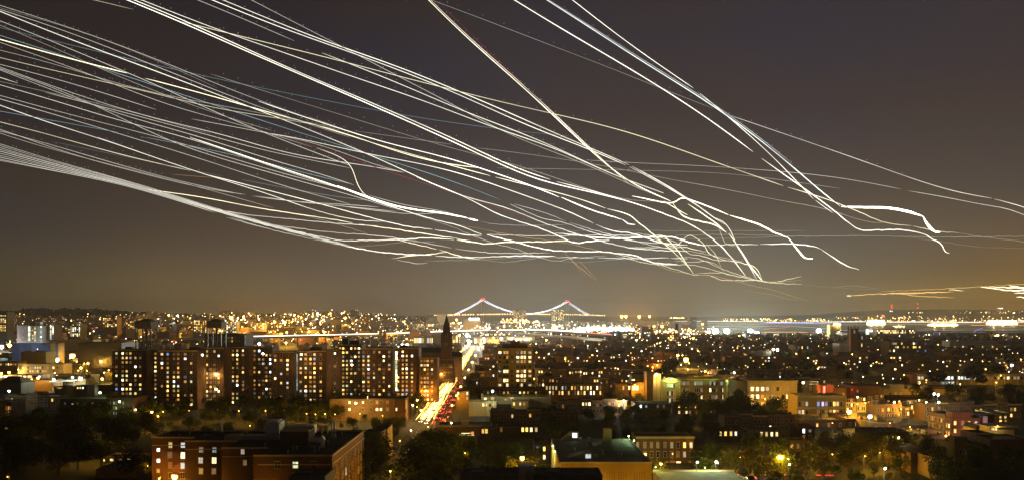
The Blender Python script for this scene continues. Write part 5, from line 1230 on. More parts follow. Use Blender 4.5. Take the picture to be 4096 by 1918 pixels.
# far floodlights and hill lamps
FAR = [
    ('blue-white star floodlight above the dark slabs', 1037, 1373, C_, 9, 120000, 1150), ('blazing blue-white floodlight above the estate right end', 1629, 1378, C_, 11, 130000, 1000), ('long white glare left of the blazing estate floodlight', 1608, 1376, C_, 6, 60000, 1000),
    ('huge cool-white floodlight left of the viaduct station', 1868, 1339, C_, 13, 700000, 1500), ('white yard light under the huge cool floodlight', 1874, 1361, H_, 10, 400000, 1480), ('white yard light under the station, left', 1935, 1352, H_, 8, 400000, 1480), ('white yard light under the station, middle', 2005, 1352, H_, 8, 400000, 1480),
    ('white yard light right of the station supports', 2066, 1356, H_, 8, 600000, 1480), ('white yard light behind the tan tower', 2102, 1354, H_, 8, 600000, 1480), ('amber star lamp under the right viaduct ramp', 2185, 1358, A, 6, 60000, 1250), ('amber lamp left of the station arch', 1838, 1339, A, 6, 120000, 1500), ('amber lamp under the station arch', 1973, 1349, A, 6, 120000, 1480),
    ('white highway glare behind the station, left', 2140, 1319, C_, 9, 900000, 2300), ('white highway glare behind the station, right', 2223, 1313, C_, 13, 1800000, 2400),
    ('amber hill lamp, the largest, above the second tank tower', 925, 1269, A, 11, 420000, 1800), ('amber hill lamp right of the largest one', 975, 1269, A, 6, 150000, 1850), ('amber star lamp, left of the hill pair', 1098, 1285, A, 8, 300000, 1750), ('amber star lamp, right of the hill pair', 1138, 1287, A, 10, 380000, 1750),
    ('amber lamp just above the highway streak', 1147, 1327, A, 6, 120000, 1450), ('amber star lamp just below the highway streak', 1144, 1369, A, 6.5, 60000, 1150), ('white star lamp on the dark hill crest', 1270, 1253, H_, 8, 220000, 2500), ('small amber lamp in the crest trees', 675, 1258, A, 5, 80000, 2300), ('cool star lamp in the crest trees', 711, 1260, C_, 5.5, 100000, 2300),
    ('amber lamp on the slope below the white crest lamp', 1205, 1268, A, 5, 80000, 2100), ('large amber lamp on the slope right of the red light', 1381, 1270, A, 6.5, 140000, 2200), ('amber flare over the highway right part', 1590, 1327, A, 8, 200000, 1560), ('amber flare over the highway left part', 1236, 1324, A, 7, 200000, 1560), ('amber flare over the highway, second from left', 1296, 1325, A, 7, 200000, 1560),
    ('amber mast light, first of the group right of bridge', 2487, 1264, A, 9, 900000, 3800), ('amber mast light, second of the group right of bridge', 2503, 1264, A, 9, 900000, 3800), ('amber mast light, third of the group right of bridge', 2557, 1265, A, 9, 900000, 3800), ('amber mast light, fourth of the group right of bridge', 2598, 1264, A, 7, 700000, 3800),
    ('amber lamp over the lit office roofs, left', 2616, 1303, A, 7, 150000, 2000), ('amber lamp over the lit office roofs, right', 2648, 1303, A, 8, 150000, 2000), ('amber lamp at the harbour pier', 2810, 1294, A, 6, 200000, 2900),
    ('cool floodlight on the piers, leftmost of the five', 2835, 1327, C_, 8, 260000, 2250), ('cool floodlight on the piers, second of the five', 2862, 1322, C_, 14, 900000, 2250), ('cool floodlight on the piers, third of the five', 2907, 1322, C_, 13, 800000, 2250), ('cool floodlight on the piers, fourth of the five', 3001, 1322, C_, 12, 600000, 2250),
    ('cool floodlight on the piers, fifth of the five', 3027, 1330, C_, 10, 450000, 2150), ('lone cool star floodlight left of the tan harbour tower', 3275, 1321, C_, 11, 500000, 2200), ('amber lamp in front of the cool floodlights', 2957, 1342, A, 6, 60000, 1750),
    ('amber star lamp on the right shore', 3990, 1339, A, 8, 120000, 1900), ('small white lamp beside the right shore star', 4000, 1353, H_, 6, 60000, 1650), ('amber lamp at the far right shore edge', 4068, 1345, A, 6, 80000, 1800), ('white shore lamp near the violet gable', 3695, 1349, H_, 6, 60000, 1700),
    ('amber lamp by the domed terminal, left', 1813, 1289, A, 6, 200000, 2600), ('amber lamp by the domed terminal, upper', 1826, 1277, A, 7, 200000, 2600), ('amber lamp by the domed terminal, right', 1836, 1291, A, 7, 200000, 2600),
]
for lb, u, v, c, px, pw, Y in FAR: lamp(lb, u, v, c, px * (1.75 if 'on the piers' in lb or 'lone cool' in lb else 1.1), pw * (7 if 'on the piers' in lb or 'lone cool' in lb else (3 if c in (C_, H_) else 2.4)), Y, kind='floodlight')

# ------------------------------------------------------------------ viaduct and its station
def deck_pts(uv, zt): return [(X(u, (CAMH - zt) * FPX / (v - V0)), (CAMH - zt) * FPX / (v - V0)) for u, v in uv]
def viaduct(label, uv, zt, width, name='viaduct', npier=26, th=2.4):
    P = deck_pts(uv, zt); o = P[0]
    t = tag(empty(name, (o[0], o[1], 0)), label, 'viaduct')
    segs = []
    for (x, y), (x2, y2) in zip(P, P[1:]):
        L = math.hypot(x2 - x, y2 - y); nx, ny = -(y2 - y) / L * width / 2, (x2 - x) / L * width / 2; segs.append((x, y, x2, y2, nx, ny))
    nrm = []
    for i in range(len(P)):
        a = segs[max(i - 1, 0)]; b = segs[min(i, len(segs) - 1)]; nrm.append(((a[4] + b[4]) / 2, (a[5] + b[5]) / 2))
    m_ = MB()
    for i in range(len(P) - 1):
        (x, y), (x2, y2), (nx, ny), (mx, my) = P[i], P[i + 1], nrm[i], nrm[i + 1]
        q = [(x - nx - o[0], y - ny - o[1]), (x2 - mx - o[0], y2 - my - o[1]), (x2 + mx - o[0], y2 + my - o[1]), (x + nx - o[0], y + ny - o[1])]
        m_.poly([(*p, zt - 1) for p in q]); m_.poly([(*p, zt - th) for p in q[::-1]])
        for a, b in ((0, 1), (2, 3)): m_.poly([(*q[a], zt - th), (*q[b], zt - th), (*q[b], zt), (*q[a], zt)])
    m_.build('deck', 'concrete', t)
    tot = sum(math.hypot(s[2] - s[0], s[3] - s[1]) for s in segs)
    for i in range(npier):
        d = tot * (i + .5) / npier
        for s in segs:
            L = math.hypot(s[2] - s[0], s[3] - s[1])
            if d <= L:
                x, y = s[0] + (s[2] - s[0]) * d / L, s[1] + (s[3] - s[1]) * d / L
                MB().box(-1.2, 1.2, -1.2, 1.2, 0, zt - th - .01).build('pier', 'concrete', t, (x - o[0], y - o[1], 0)); break
            d -= L
    return t, P
UV1 = [(560, 1352), (800, 1349), (985, 1346.5), (1160, 1342.5), (1400, 1337.5), (1600, 1332), (1745, 1326), (1925, 1321), (2100, 1319), (2240, 1324), (2340, 1331), (2445, 1339)]
VIA, VP = viaduct('long elevated highway with a white streak of traffic across the left and centre', UV1, 20.0, 24.0)
UV2 = [(2060, 1331), (2150, 1336), (2250, 1343), (2360, 1352), (2420, 1357)]
_, VP2 = viaduct('lower curving concrete ramp below the highway at centre', UV2, 16.0, 11.0, npier=9)
def streak(name, label, cat, pts, r, mat, group=None):
    return tag(MB().tube(pts, r if isinstance(r, list) else [r] * len(pts), 6).build(name, mat), label, cat, group)
glow('traffic_white', (1, .88, .62), 3.2); glow('traffic_red', (1, .10, .03), 2.2); glow('traffic_hot', (1, .93, .75), 6.0); glow('traffic_pale', (.8, .75, .6), .5); glow('traffic_orange', (1, .45, .08), 2.2)
def off(P, d, z, a=0, b=None):
    out = []
    for i, (x, y) in enumerate(P[a:b]): out.append((x + (.3 if i else 0), y + d, z))
    return out
streak('traffic_light_streak', 'white streak of headlights along the left half of the highway', 'light streak', off(VP, -9, 21.4, 2, 6), .75, 'traffic_white', 'traffic streaks on the highway')
streak('traffic_light_streak', 'blazing white streak of headlights along the middle of the highway', 'light streak', off(VP, -8, 21.3, 5, 9), .9, 'traffic_white', 'traffic streaks on the highway')
streak('traffic_light_streak', 'white streak of headlights on the descending right highway', 'light streak', off(VP, -9, 21.2, 8, 12), .8, 'traffic_pale', 'traffic streaks on the highway')
streak('traffic_light_streak', 'red streak of tail lights on the middle of the highway', 'light streak', off(VP, 6, 22.2, 5, 9), .45, 'traffic_red', 'traffic streaks on the highway')
streak('traffic_light_streak', 'red streak of tail lights on the descending right highway', 'light streak', off(VP, 6, 22.0, 8, 12), .6, 'traffic_red', 'traffic streaks on the highway')
streak('traffic_light_streak', 'hot white band of headlights right of the station', 'light streak', off(VP, -2, 22.6, 8, 11), .9, 'traffic_hot', 'traffic streaks on the highway')
streak('traffic_light_streak', 'faint pale streak along the lower concrete ramp', 'light streak', off(VP2, -4, 17.0), .5, 'traffic_pale', 'traffic streaks on the highway')
def station():
    Y = 1750.0; x0, x1 = X(1925, Y), X(2024, Y); t = tag(empty('viaduct_station', (x0, Y, 0)), 'dark elevated station with a curved truss roof on the viaduct', 'station')
    L = x1 - x0; z0, z1 = Z(1340, Y), Z(1316, Y)
    MB().box(0, L, -7, 7, z0 - 2.5, z0).build('platform', 'concrete_dark', t)
    top = [(L * i / 10, z0 + 4 + (z1 - z0 - 4) * sin(pi * min(1, max(0, i / 10 * 1.15 - .07))) ** .6 if 0 < i < 10 else z0 + 3) for i in range(11)]
    m_ = MB()
    for (xa, za), (xb, zb) in zip(top, top[1:]):
        m_.poly([(xa, -7.5, za), (xb, -7.5, zb), (xb, 7.5, zb), (xa, 7.5, za)]); m_.poly([(xa, -7.5, za - 1), (xa, -7.5, za), (xb, -7.5, zb), (xb, -7.5, zb - 1)][::-1]); m_.poly([(xa, 7.5, za - 1), (xb, 7.5, zb - 1), (xb, 7.5, zb), (xa, 7.5, za)][::-1])
    m_.build('arched_roof', 'metal_dark', t)
    for i, (x, z) in enumerate(top):
        MB().box(-.35, .35, -7.45, -6.7, z0 + .003, z - 1.0).build('truss_post', 'metal_dark', t, (x, 0, 0))
        if i < 10: MB().bar((x, -7.1, z0), (top[i + 1][0], -7.1, top[i + 1][1] - 1), .3).build('truss_brace', 'metal_dark', t)
    for i in range(6): MB().box(-2.6, 2.6, -7.0, -6.95, z0 + 1, z0 + 4.0).build('window', 'pane_w', t, (L * (i + .5) / 6, .6, 0))
    for x in (.03, .3, .62, .97): MB().box(-2, 2, -5, 5, 0, z0 - 2.504).build('pier', 'concrete', t, (L * x, 0, 0))
station()

# ------------------------------------------------------------------ suspension bridge
def bridge():
    A0 = Vector((X(1931, 7700), 7700, 0)); B0 = Vector((X(2269, 8650), 8650, 0)); ax = (B0 - A0).normalized(); nr = Vector((-ax.y, ax.x, 0)); span = (B0 - A0).length
    t = tag(empty('suspension_bridge', A0), 'distant suspension bridge with lamp-strung cables and red beacons on two towers', 'bridge')
    glow('necklace', (.80, .88, 1), 12); glow('deck_lamp', (1, .62, .22), 14); glow('beacon_red', (1, .02, .02), 55); glow('deck_red', (1, .12, .05), 1.6)
    surf('bridge_steel', (.42, .47, .45), rough=.6, var=.1)
    H, deck = 209.0, 70.0
    def at(s, o, z): p = ax * s + nr * o; return (p.x, p.y, z)
    for s0, nm in ((0, 'a'), (span, 'b')):
        tw = MB()
        for o in (-15, 15):
            c = at(s0, o, 0); b = len(tw.v)
            for z, w in ((0, 6.5), (deck, 5.5), (H, 4.2)):
                for dx, dy in ((-w, -w), (w, -w), (w, w), (-w, w)): p = ax * (s0 + dx) + nr * (o + dy * .8); tw.v.append((p.x, p.y, z))
            for k in range(2):
                for i in range(4): j = (i + 1) % 4; tw.f.append((b + 4 * k + i, b + 4 * k + j, b + 4 * k + 4 + j, b + 4 * k + 4 + i)); tw.m.append(0)
            tw.f.append((b + 8, b + 9, b + 10, b + 11)); tw.m.append(0)
        tower = tw.build('tower', 'bridge_steel', t)
        for z0, z1 in ((H - 16, H - 1), (deck - 8, deck - 1)):
            q = MB(); b = len(q.v)
            P8 = [at(s0 - 3.5, -11, z0), at(s0 + 3.5, -11, z0), at(s0 + 3.5, 11, z0), at(s0 - 3.5, 11, z0)]
            P8 += [(x, y, z1) for x, y, z in P8]; q.v = P8; q.f = [(0, 1, 5, 4), (1, 2, 6, 5), (2, 3, 7, 6), (3, 0, 4, 7), (4, 5, 6, 7), (3, 2, 1, 0)]; q.m = [0] * 6
            q.build('portal_strut', 'bridge_steel', tower)
        for o in (-15, 15): put('beacon', ball_mesh('red', 6.2), t, at(s0, o, H + 7))
    dk = MB(); n = 24
    s_a, s_b = -370.0 - 260, span + 370 + 300
    for i in range(n):
        sa, sb = s_a + (s_b - s_a) * i / n, s_a + (s_b - s_a) * (i + 1) / n
        za, zb = [deck - 9 * abs((s - span / 2) / (span / 2 + 370)) ** 2 for s in (sa, sb)]
        q = [at(sa, -16, za), at(sb, -16, zb), at(sb, 16, zb), at(sa, 16, za)]; dk.poly(q); dk.poly([(x, y, z - 7) for x, y, z in q[::-1]])
        dk.poly([(q[0][0], q[0][1], za - 7), (q[1][0], q[1][1], zb - 7), q[1], q[0]]); dk.poly([(q[2][0], q[2][1], zb - 7), (q[3][0], q[3][1], za - 7), q[3], q[2]])
    dk.build('deck', 'bridge_steel', t)
    def zc(s):
        if s < 0: k = -s / 370.0; return H * (1 - k) + 66 * k - 26 * k * (1 - k)
        if s > span: k = (s - span) / 370.0; return H * (1 - k) + 66 * k - 26 * k * (1 - k)
        k = s / span * 2 - 1; return 78 + (H - 78) * k * k
    lampm = MB().octa((0, 0, 0), 2.9).mesh('necklace_lamp', [M['necklace']])
    for o in (-15, 15):
        pts = [at(s, o, zc(s)) for s in [-370 + (span + 740) * i / 60 for i in range(61)]]
        MB().tube(pts, [.9] * 61, 5).build('cable', 'bridge_steel', t)
        s = -365.0
        while s < span + 366:
            put('necklace_lamp', lampm, t, at(s, o, zc(s) + 2.5)); s += 19.5
            if abs(s) < 10 or abs(s - span) < 10: s += 20
    hm = MB()
    for o in (-15, 15):
        s = -340.0
        while s < span + 341:
            if zc(s) > deck + 4: a, b = at(s, o, deck - 3), at(s, o, zc(s)); hm.tube([a, b], [.25, .25], 3)
            s += 24
    tag(hm.build('suspender_ropes', 'bridge_steel', t), kind='stuff')
    rm = MB().octa((0, 0, 0), 4.2).mesh('deck_lamp', [M['deck_lamp']]); rr = random.Random(3)
    s = s_a
    while s < s_b:
        put('deck_lamp', rm, t, at(s, -17, deck - 9 * abs((s - span / 2) / (span / 2 + 370)) ** 2 + 6)); s += rr.uniform(22, 44)
    MB().tube([at(s, -17.5, deck - 9 * abs((s - span / 2) / (span / 2 + 370)) ** 2 + 1) for s in [s_a + 60 + (span + 340) * i / 14 for i in range(15)]], [1.6] * 15, 5).build('traffic_streak', 'deck_red', t)
bridge()

# ------------------------------------------------------------------ harbour front buildings
def lit_block(label, u0, u1, vt, vb, Y, nc, nr, p, pal, mat='concrete_dark', cat='building', name='building', seed=0, wf=.6, hf=.55, z0=None):
    g = gz(X((u0 + u1) / 2, Y), Y); h = max(6.0, Z(vt, Y) - g)
    b = Bld(name, label, cat, X(u0, Y), X(u1, Y), Y, 22 if Y < 3000 else 40, h - .6, mat, par=.6, z0=g)
    r = random.Random(seed + u0); cw, rh = (u1 - u0) / nc, (vb - vt - 3) / nr
    for j in range(nr):
        for i in range(nc):
            if r.random() < p: b.px(u0 + (i + .5) * cw, vt + 2.5 + (j + .5) * rh, cw * wf, rh * hf, r.choice(pal), 'far')
    return b
lit_block('twin lit residential slab before the bridge middle, left of the two', 2052, 2074, 1236, 1278, 5600, 5, 9, .72, 'ywyo', seed=1, cat='apartment tower', name='apartment_tower')
lit_block('lit residential tower before the bridge middle, joined right slab', 2077, 2103, 1235, 1279, 5650, 6, 9, .72, 'ywyo', seed=2, cat='apartment tower', name='apartment_tower')
lit_block('lit residential slab before the right bridge tower, left part', 2206, 2228, 1235, 1282, 5600, 5, 10, .72, 'ywyw', seed=3, cat='apartment tower', name='apartment_tower')
lit_block('lit residential slab before the right bridge tower, right part', 2231, 2256, 1234, 1282, 5650, 6, 10, .72, 'ywyw', seed=4, cat='apartment tower', name='apartment_tower')
b = lit_block('pale striped terminal building with vertical fins left of the bridge', 1853, 1921, 1276, 1319, 2700, 1, 1, 0, 'w', mat='stucco_white', seed=5)
for i in range(16): b.part('fin', MB().box(-.7, .7, -1.2, -.02, 0, b.h), 'stucco_cream', (-b.w / 2 + (i + .5) * b.w / 16, 0, 0))
for i in range(4): put('bulb', ball_mesh('cool', 3.2), b.root, (-b.w * .1 + i * 9, -1.5, b.h + 3))
tag(MB().cone(0, 0, 0, Z(1236, 2900), 4.2, 3.0, 10).build('chimney', 'stucco_cream', None, (X(1902, 2900), 2900, 0)), 'tall pale chimney behind the striped terminal', 'chimney')
lit_block('stepped pale waterfront block with dim floors left of the church spire', 1748, 1790, 1256, 1320, 2750, 8, 7, .35, 'kks', mat='stucco_white', seed=6)
lit_block('white glowing hall at the foot of the church spire', 1792, 1852, 1296, 1322, 2500, 10, 3, .6, 'wwy', mat='stucco_white', seed=7)
lit_block('long grey-green warehouse under the bridge left span', 1925, 2050, 1297, 1316, 3000, 22, 1, .3, 'k', mat='stucco_white', seed=8)
dm = tag(empty('domed_hall', (X(1728, 2350), 2350, gz(X(1728, 2350), 2350))), 'pale floodlit domed terminal hall with a small spire', 'hall')
k = 2350 / FPX; zt = Z(1284, 2350) - dm.location.z
MB().box(-26 * k, 26 * k, 0, 40 * k, 0, zt).build('wall', 'stucco_white', dm)
m_ = MB()
for i in range(5): a0, a1 = i * pi / 10, (i + 1) * pi / 10; m_.cone(0, 20 * k, zt + .01 + 16 * k * sin(a0), zt + .01 + 16 * k * sin(a1), 22 * k * cos(a0) + .05, 22 * k * cos(a1) + .05, 14, cap=False)
m_.build('dome', 'stucco_white', dm); MB().cone(0, 20 * k, zt + 16 * k, zt + 27 * k, 2 * k, .1, 8).build('spire', 'stucco_white', dm)
for i in range(6):
    put('window', win_mesh(5 * k, 9 * k, 'w' if i % 2 else 'y', 'far'), dm, ((i - 2.5) * 8.5 * k, -.01, zt * .62))
lit_block('amber lit block left of the domed hall', 1662, 1700, 1291, 1316, 2250, 7, 3, .75, 'wwyy', mat='brick_tan', seed=9)
lit_block('white lit big-box store under the viaduct, left', 1896, 1930, 1346, 1376, 1620, 3, 1, 1, 'ww', mat='stucco_white', seed=10, wf=.8, hf=.7, name='store', cat='store')
lit_block('white lit big-box store under the viaduct, middle', 1932, 2024, 1345, 1378, 1600, 7, 1, .7, 'wwcy', mat='stucco_white', seed=11, wf=.75, hf=.6, name='store', cat='store')
lit_block('dazzling white store right of the station supports', 2026, 2140, 1344, 1378, 1580, 9, 2, .8, 'wccw', mat='stucco_white', seed=12, wf=.85, hf=.7, name='store', cat='store')
lit_block('bright white store left of the church tower, under the highway', 1655, 1738, 1343, 1374, 1300, 8, 1, .75, 'wwyc', mat='stucco_white', seed=13, wf=.8, hf=.7, name='store', cat='store')
lit_block('pale low building with small square windows left of the church', 1730, 1764, 1333, 1372, 1200, 4, 3, .25, 'yk', mat='stucco_white', seed=14)
lit_block('yellow lit building right of the church tower', 1805, 1826, 1338, 1370, 1350, 3, 2, .9, 'ywy', mat='brick_tan', seed=15, wf=.8, hf=.8)
# floodlit container terminal: the dazzling white band right of the bridge
for i in range(10):
    u = 2306 + i * 24; Y = 2550 + (i % 3) * 90
    lit_block('floodlit white port shed, %s from the left in the dazzling band' % nth(i + 1), u, u + 22, 1303 + (i % 2) * 3, 1325, Y, 4, 2, .95, 'ccwc', mat='stucco_white', seed=30 + i, wf=.9, hf=.8, name='port_shed', cat='shed')
    lamp('white port floodlight, %s from the left in the dazzling band' % nth(i + 1), u + 10, 1315 + (i % 2) * 3, C_, 14, 420000, Y - 110, kind='floodlight', group='floodlights of the dazzling port')
for i in range(9):
    lit_block('hazy pale warehouse block behind the port, %s from the left' % nth(i + 1), 2258 + i * 29, 2282 + i * 29, 1283 + (i * 7 % 5), 1302, 3000, 6, 2, .5, 'cwkk', mat='stucco_white', seed=50 + i)
for spec in (('office block with stacked rows of white windows right of the dazzling band', 2541, 2600, 1300, 1358, 2000, 9, 8, .5, 'wwyc'), ('dark block with a full-height lit stair column beside the office', 2567, 2612, 1304, 1362, 1850, 5, 9, .22, 'wq'),
             ('white lit block of tall windows behind the amber lamps', 2631, 2678, 1281, 1300, 2400, 9, 3, .7, 'oyys'), ('square building with four rows of warm windows below the water tank', 2670, 2724, 1333, 1374, 1500, 6, 4, .6, 'wwyy'),
             ('brown block with few windows left of the square building', 2604, 2668, 1334, 1380, 1450, 7, 4, .12, 'wy'), ('dark harbour tower, taller of the hazy pair', 2757, 2787, 1267, 1312, 3300, 4, 6, .05, 'k'), ('dark hazy harbour tower, lower one', 2813, 2829, 1278, 1312, 3300, 3, 5, .05, 'k'),
             ('hazy grey harbour block left of the dark tower', 2735, 2756, 1296, 1330, 3000, 4, 4, .1, 'k'), ('small amber building between highway end and office', 2470, 2540, 1326, 1358, 1750, 8, 4, .3, 'wyo'), ('lit column block at the end of the dazzling band', 2492, 2508, 1330, 1362, 1700, 3, 6, .85, 'wwq')):
    lb, u0, u1, vt, vb, Y, nc, nr, p, pal = spec
    lit_block(lb, u0, u1, vt, vb, Y, nc, nr, p, pal, mat='brick_brown' if Y < 1800 else 'brick_far', seed=70)
for i, (u0, u1, v) in enumerate(((2742, 2806, 1334.5), (2756, 2792, 1343))):
    tag(MB().box(X(u0, 2300), X(u1, 2300), 2300, 2303, Z(v + 2.5, 2300), Z(v - 2.5, 2300)).build('pier_light_bar', 'traffic_pale' if i else 'traffic_white'), ['pale lit pier edge under the hazy towers, upper line', 'pale lit pier edge under the hazy towers, lower line'][i], 'pier')
wt = tag(empty('roof_water_tank', (X(2707, 1490), 1490, 0)), 'conical-roofed water tank with red and white banding on legs', 'water tank')
zz = Z(1320, 1490); MB().cone(0, 0, zz, Z(1296, 1490), 3, 3, 10).build('tank', 'flag_red', wt); MB().cone(0, 0, Z(1296, 1490) + .003, Z(1290, 1490), 3.3, .1, 10).build('tank_roof', 'stucco_white', wt)
for sx in (-1, 1):
    for sy in (-1, 1): MB().box(-.2, .2, -.2, .2, 0, zz - .003).build('leg', 'metal_white', wt, (sx * 2, sy * 2, 0))
# harbour tower and twin-towered church
b = lit_block('tan tower with three bright roof lamps on the right waterfront', 3321, 3367, 1297, 1338, 2000, 6, 5, .0, 'y', mat='brick_tan', seed=80)
b.bulkhead(.72, .5, 10, 8, 6.0, 'brick_tan')
for j in range(5):
    for u in (3349, 3356, 3362): b.px(u, 1305 + j * 6.6, 5, 4.6, 'wyywy.w'[(j + u) % 7], 'far')
for i, u in enumerate((3337, 3348, 3358)): put('bulb', ball_mesh('warm', 2.1), b.root, (X(u, 2000) - b.xc, -1.8, Z(1295, 2000)))
def twin_church():
    Y = 1010.0; k = Y / FPX; t = tag(empty('church', (X(3430, Y), Y, 0)), 'red brick gothic church with two unequal square towers on the right', 'church'); c = X(3430, Y)
    for u0, u1, vt, nm in ((3404, 3431, 1312, 0), (3437, 3459, 1336, 1)):
        a = (u1 - u0) / 2 * k; xm = X((u0 + u1) / 2, Y) - c
        MB().box(-a, a, 0, 2 * a, 0, Z(vt, Y)).build('tower', 'brick_red', t, (xm, 0, 0))
        for sx in (-1, 1):
            for sy in (0, 1): p = MB().box(-.7, .7, -.7, .7, 0, Z(vt - 5, Y)); p.cone(0, 0, Z(vt - 5, Y) + .003, Z(vt - 12, Y), .9, .05, 4, ph=pi / 4); p.build('pinnacle', 'brick_red', t, (xm + sx * a, sy * 2 * a, 0))
        for v in (vt + 12, vt + 30):
            w = MB(); w.poly([(-.8, 0, -2.2), (.8, 0, -2.2), (.8, 0, 1.2), (0, 0, 2.4), (-.8, 0, 1.2)]); w.box(-1.05, -.8, -.2, 0, -2.2, 1.3, 1); w.box(.8, 1.05, -.2, 0, -2.2, 1.3, 1)
            w.build('lancet_window', ['glass_dark' if v > vt + 20 else 'pane_k', 'stone_trim'], t, (xm, -.01, Z(v, Y)))
    n = MB(); x0, x1 = X(3415, Y) - c, X(3450, Y) - c; ze, zt = Z(1376, Y), Z(1352, Y)
    n.poly([(x0, -.6, 0), (x1, -.6, 0), (x1, -.6, ze), ((x0 + x1) / 2, -.6, zt), (x0, -.6, ze)]); n.build('gable_front', 'brick_red', t)
    r = MB(); xm = (x0 + x1) / 2; r.poly([(x0, -.59, ze), (xm, -.59, zt), (xm, 26, zt), (x0, 26, ze)]); r.poly([(xm, -.59, zt), (x1, -.59, ze), (x1, 26, ze), (xm, 26, zt)]); r.build('nave_roof', 'sheet_dark', t)
    w = MB().box(-.6, .6, -.75, -.604, 0, 4); w.build('lancet_window', 'pane_w', t, (X(3450, Y) - c - 1.2, 0, Z(1384, Y)))
    FOOT.append((c + x0, c + x1, Y, Y + 26))
twin_church()
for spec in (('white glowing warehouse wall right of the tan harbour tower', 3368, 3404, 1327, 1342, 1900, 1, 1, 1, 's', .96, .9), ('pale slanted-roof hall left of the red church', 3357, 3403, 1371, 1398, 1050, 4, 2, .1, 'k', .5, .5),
             ('long lit commercial block with bright windows right of the red church', 3507, 3660, 1315, 1332, 1900, 26, 2, .7, 'wwyw', .7, .7), ('white sign hall on the right waterfront', 3478, 3502, 1314, 1326, 2100, 1, 1, 1, 'c', .95, .95),
             ('stepped dark school with rows of bright and blue windows', 3556, 3714, 1362, 1408, 980, 20, 3, .28, 'wwyb', .7, .5), ('long brown institution on the right skyline', 3762, 3876, 1329, 1348, 1750, 20, 2, .1, 'o', .4, .5),
             ('ochre floodlit building by the white wall at the right edge', 3990, 4046, 1432, 1462, 860, 8, 2, .1, 'o', .5, .5), ('floodlit white wall building at the right photo edge', 4050, 4120, 1446, 1466, 850, 1, 1, 1, 's', .95, .9),  # white wall: one glowing pane over its front in place of floodlight
             ('dark low block with white windows below the institution', 3800, 3990, 1362, 1392, 1150, 24, 2, .14, 'wyo', .5, .5), ('small teal-lit house under the cool floodlights', 3176, 3234, 1377, 1396, 1080, 8, 1, .5, 'ky', .6, .6)):
    lb, u0, u1, vt, vb, Y, nc, nr, p, pal, wf, hf = spec
    lit_block(lb, u0, u1, vt, vb, Y, nc, nr, p, pal, mat='stucco_white' if 'white' in lb or 'pale' in lb else 'brick_brown', seed=90, wf=wf, hf=hf)
for i, u in enumerate((3735, 3758)):
    k = 1750 / FPX; t = tag(empty('church_gable', (X(u, 1750), 1750, 0)), ['violet-lit pointed church spirelet on the right skyline, left one', 'violet-lit pointed church spirelet on the right skyline, right one'][i], 'spire')
    MB().box(-5 * k, 5 * k, 0, 10 * k, 0, Z(1330, 1750)).build('base', 'brick_brown', t); MB().cone(0, 5 * k, Z(1330, 1750) + .003, Z(1318, 1750), 7 * k, .1, 4, ph=pi / 4).build('spirelet', 'sheet_dark', t); MB().box(-2 * k, 2 * k, -.1, -.004, Z(1338, 1750), Z(1326, 1750)).build('lit_panel', 'pane_v', t)

# ------------------------------------------------------------------ ferries, their light streaks, masts on the far hill
glow('ferry_glow', (1, .82, .45), 6)
def ferry(label, u0, u1, v0, v1, Y):
    x0, x1 = X(u0, Y), X(u1, Y); a = (x1 - x0) / 2; zt, zb = Z(v0, Y), max(3.0, Z(v1, Y))
    t = tag(empty('ferry', ((x0 + x1) / 2, Y, .3)), label, 'ferry', 'lit ferries on the harbour')
    h = MB(); h.poly([(-a * .9, -8, 0), (a * .9, -8, 0), (a, -9, zb), (-a, -9, zb)]); h.poly([(a * .9, 8, 0), (-a * .9, 8, 0), (-a, 9, zb), (a, 9, zb)]); h.poly([(a * .9, -8, 0), (a * .9, 8, 0), (a, 9, zb), (a, -9, zb)]); h.poly([(-a * .9, 8, 0), (-a * .9, -8, 0), (-a, -9, zb), (-a, 9, zb)]); h.poly([(-a, -9, zb), (a, -9, zb), (a, 9, zb), (-a, 9, zb)])
    h.build('hull', 'olive', t)
    n = 3; dz = (zt - zb) / n
    for i in range(n):
        s = 1 - .045 * i
        MB().box(-a * s * .96, a * s * .96, -7 + i, 7 - i, zb + i * dz + .01, zb + (i + .75) * dz).build('lit_deck', 'ferry_glow', t)
        MB().box(-a * s, a * s, -8 + i, 8 - i, zb + (i + .75) * dz + .01, zb + (i + 1) * dz).build('deck', 'stucco_white', t)
    MB().cone(0, 0, zt, zt + 7, 2.4, 2.0, 8).build('funnel', 'stucco_cream', t)
    for k in (-.6, 0, .6):
        lo = bpy.data.objects.new('deck_light', lamp_data('warm', 1.6e6 if u1 - u0 > 60 else 2e5, 4)); COL.objects.link(lo); lo.parent = t; lo.location = (k * a, -14, zt)
    return t
ferry('blazing lit ferry on the left of the three, beside the red beacon', 3466, 3541, 1277.5, 1299, 5000)
ferry('longest blazing lit ferry in the middle of the harbour', 3709, 3832, 1293, 1309, 4400)
ferry('blazing lit ferry at the far right with an amber glow', 3944, 4070, 1279, 1303, 5000)
ferry('small dim ferry with a blue light under the left lit ferry', 3570, 3619, 1302, 1309, 4100)
glow('ship_white', (1, .92, .72), 2.2); glow('ship_blue', (.30, .38, 1), 1.6); glow('ship_dim', (.6, .58, .45), .45); glow('ship_red', (1, .08, .12), .7); glow('ship_orange', (1, .5, .08), 1.2); glow('ship_violet', (.3, .25, 1), .9)
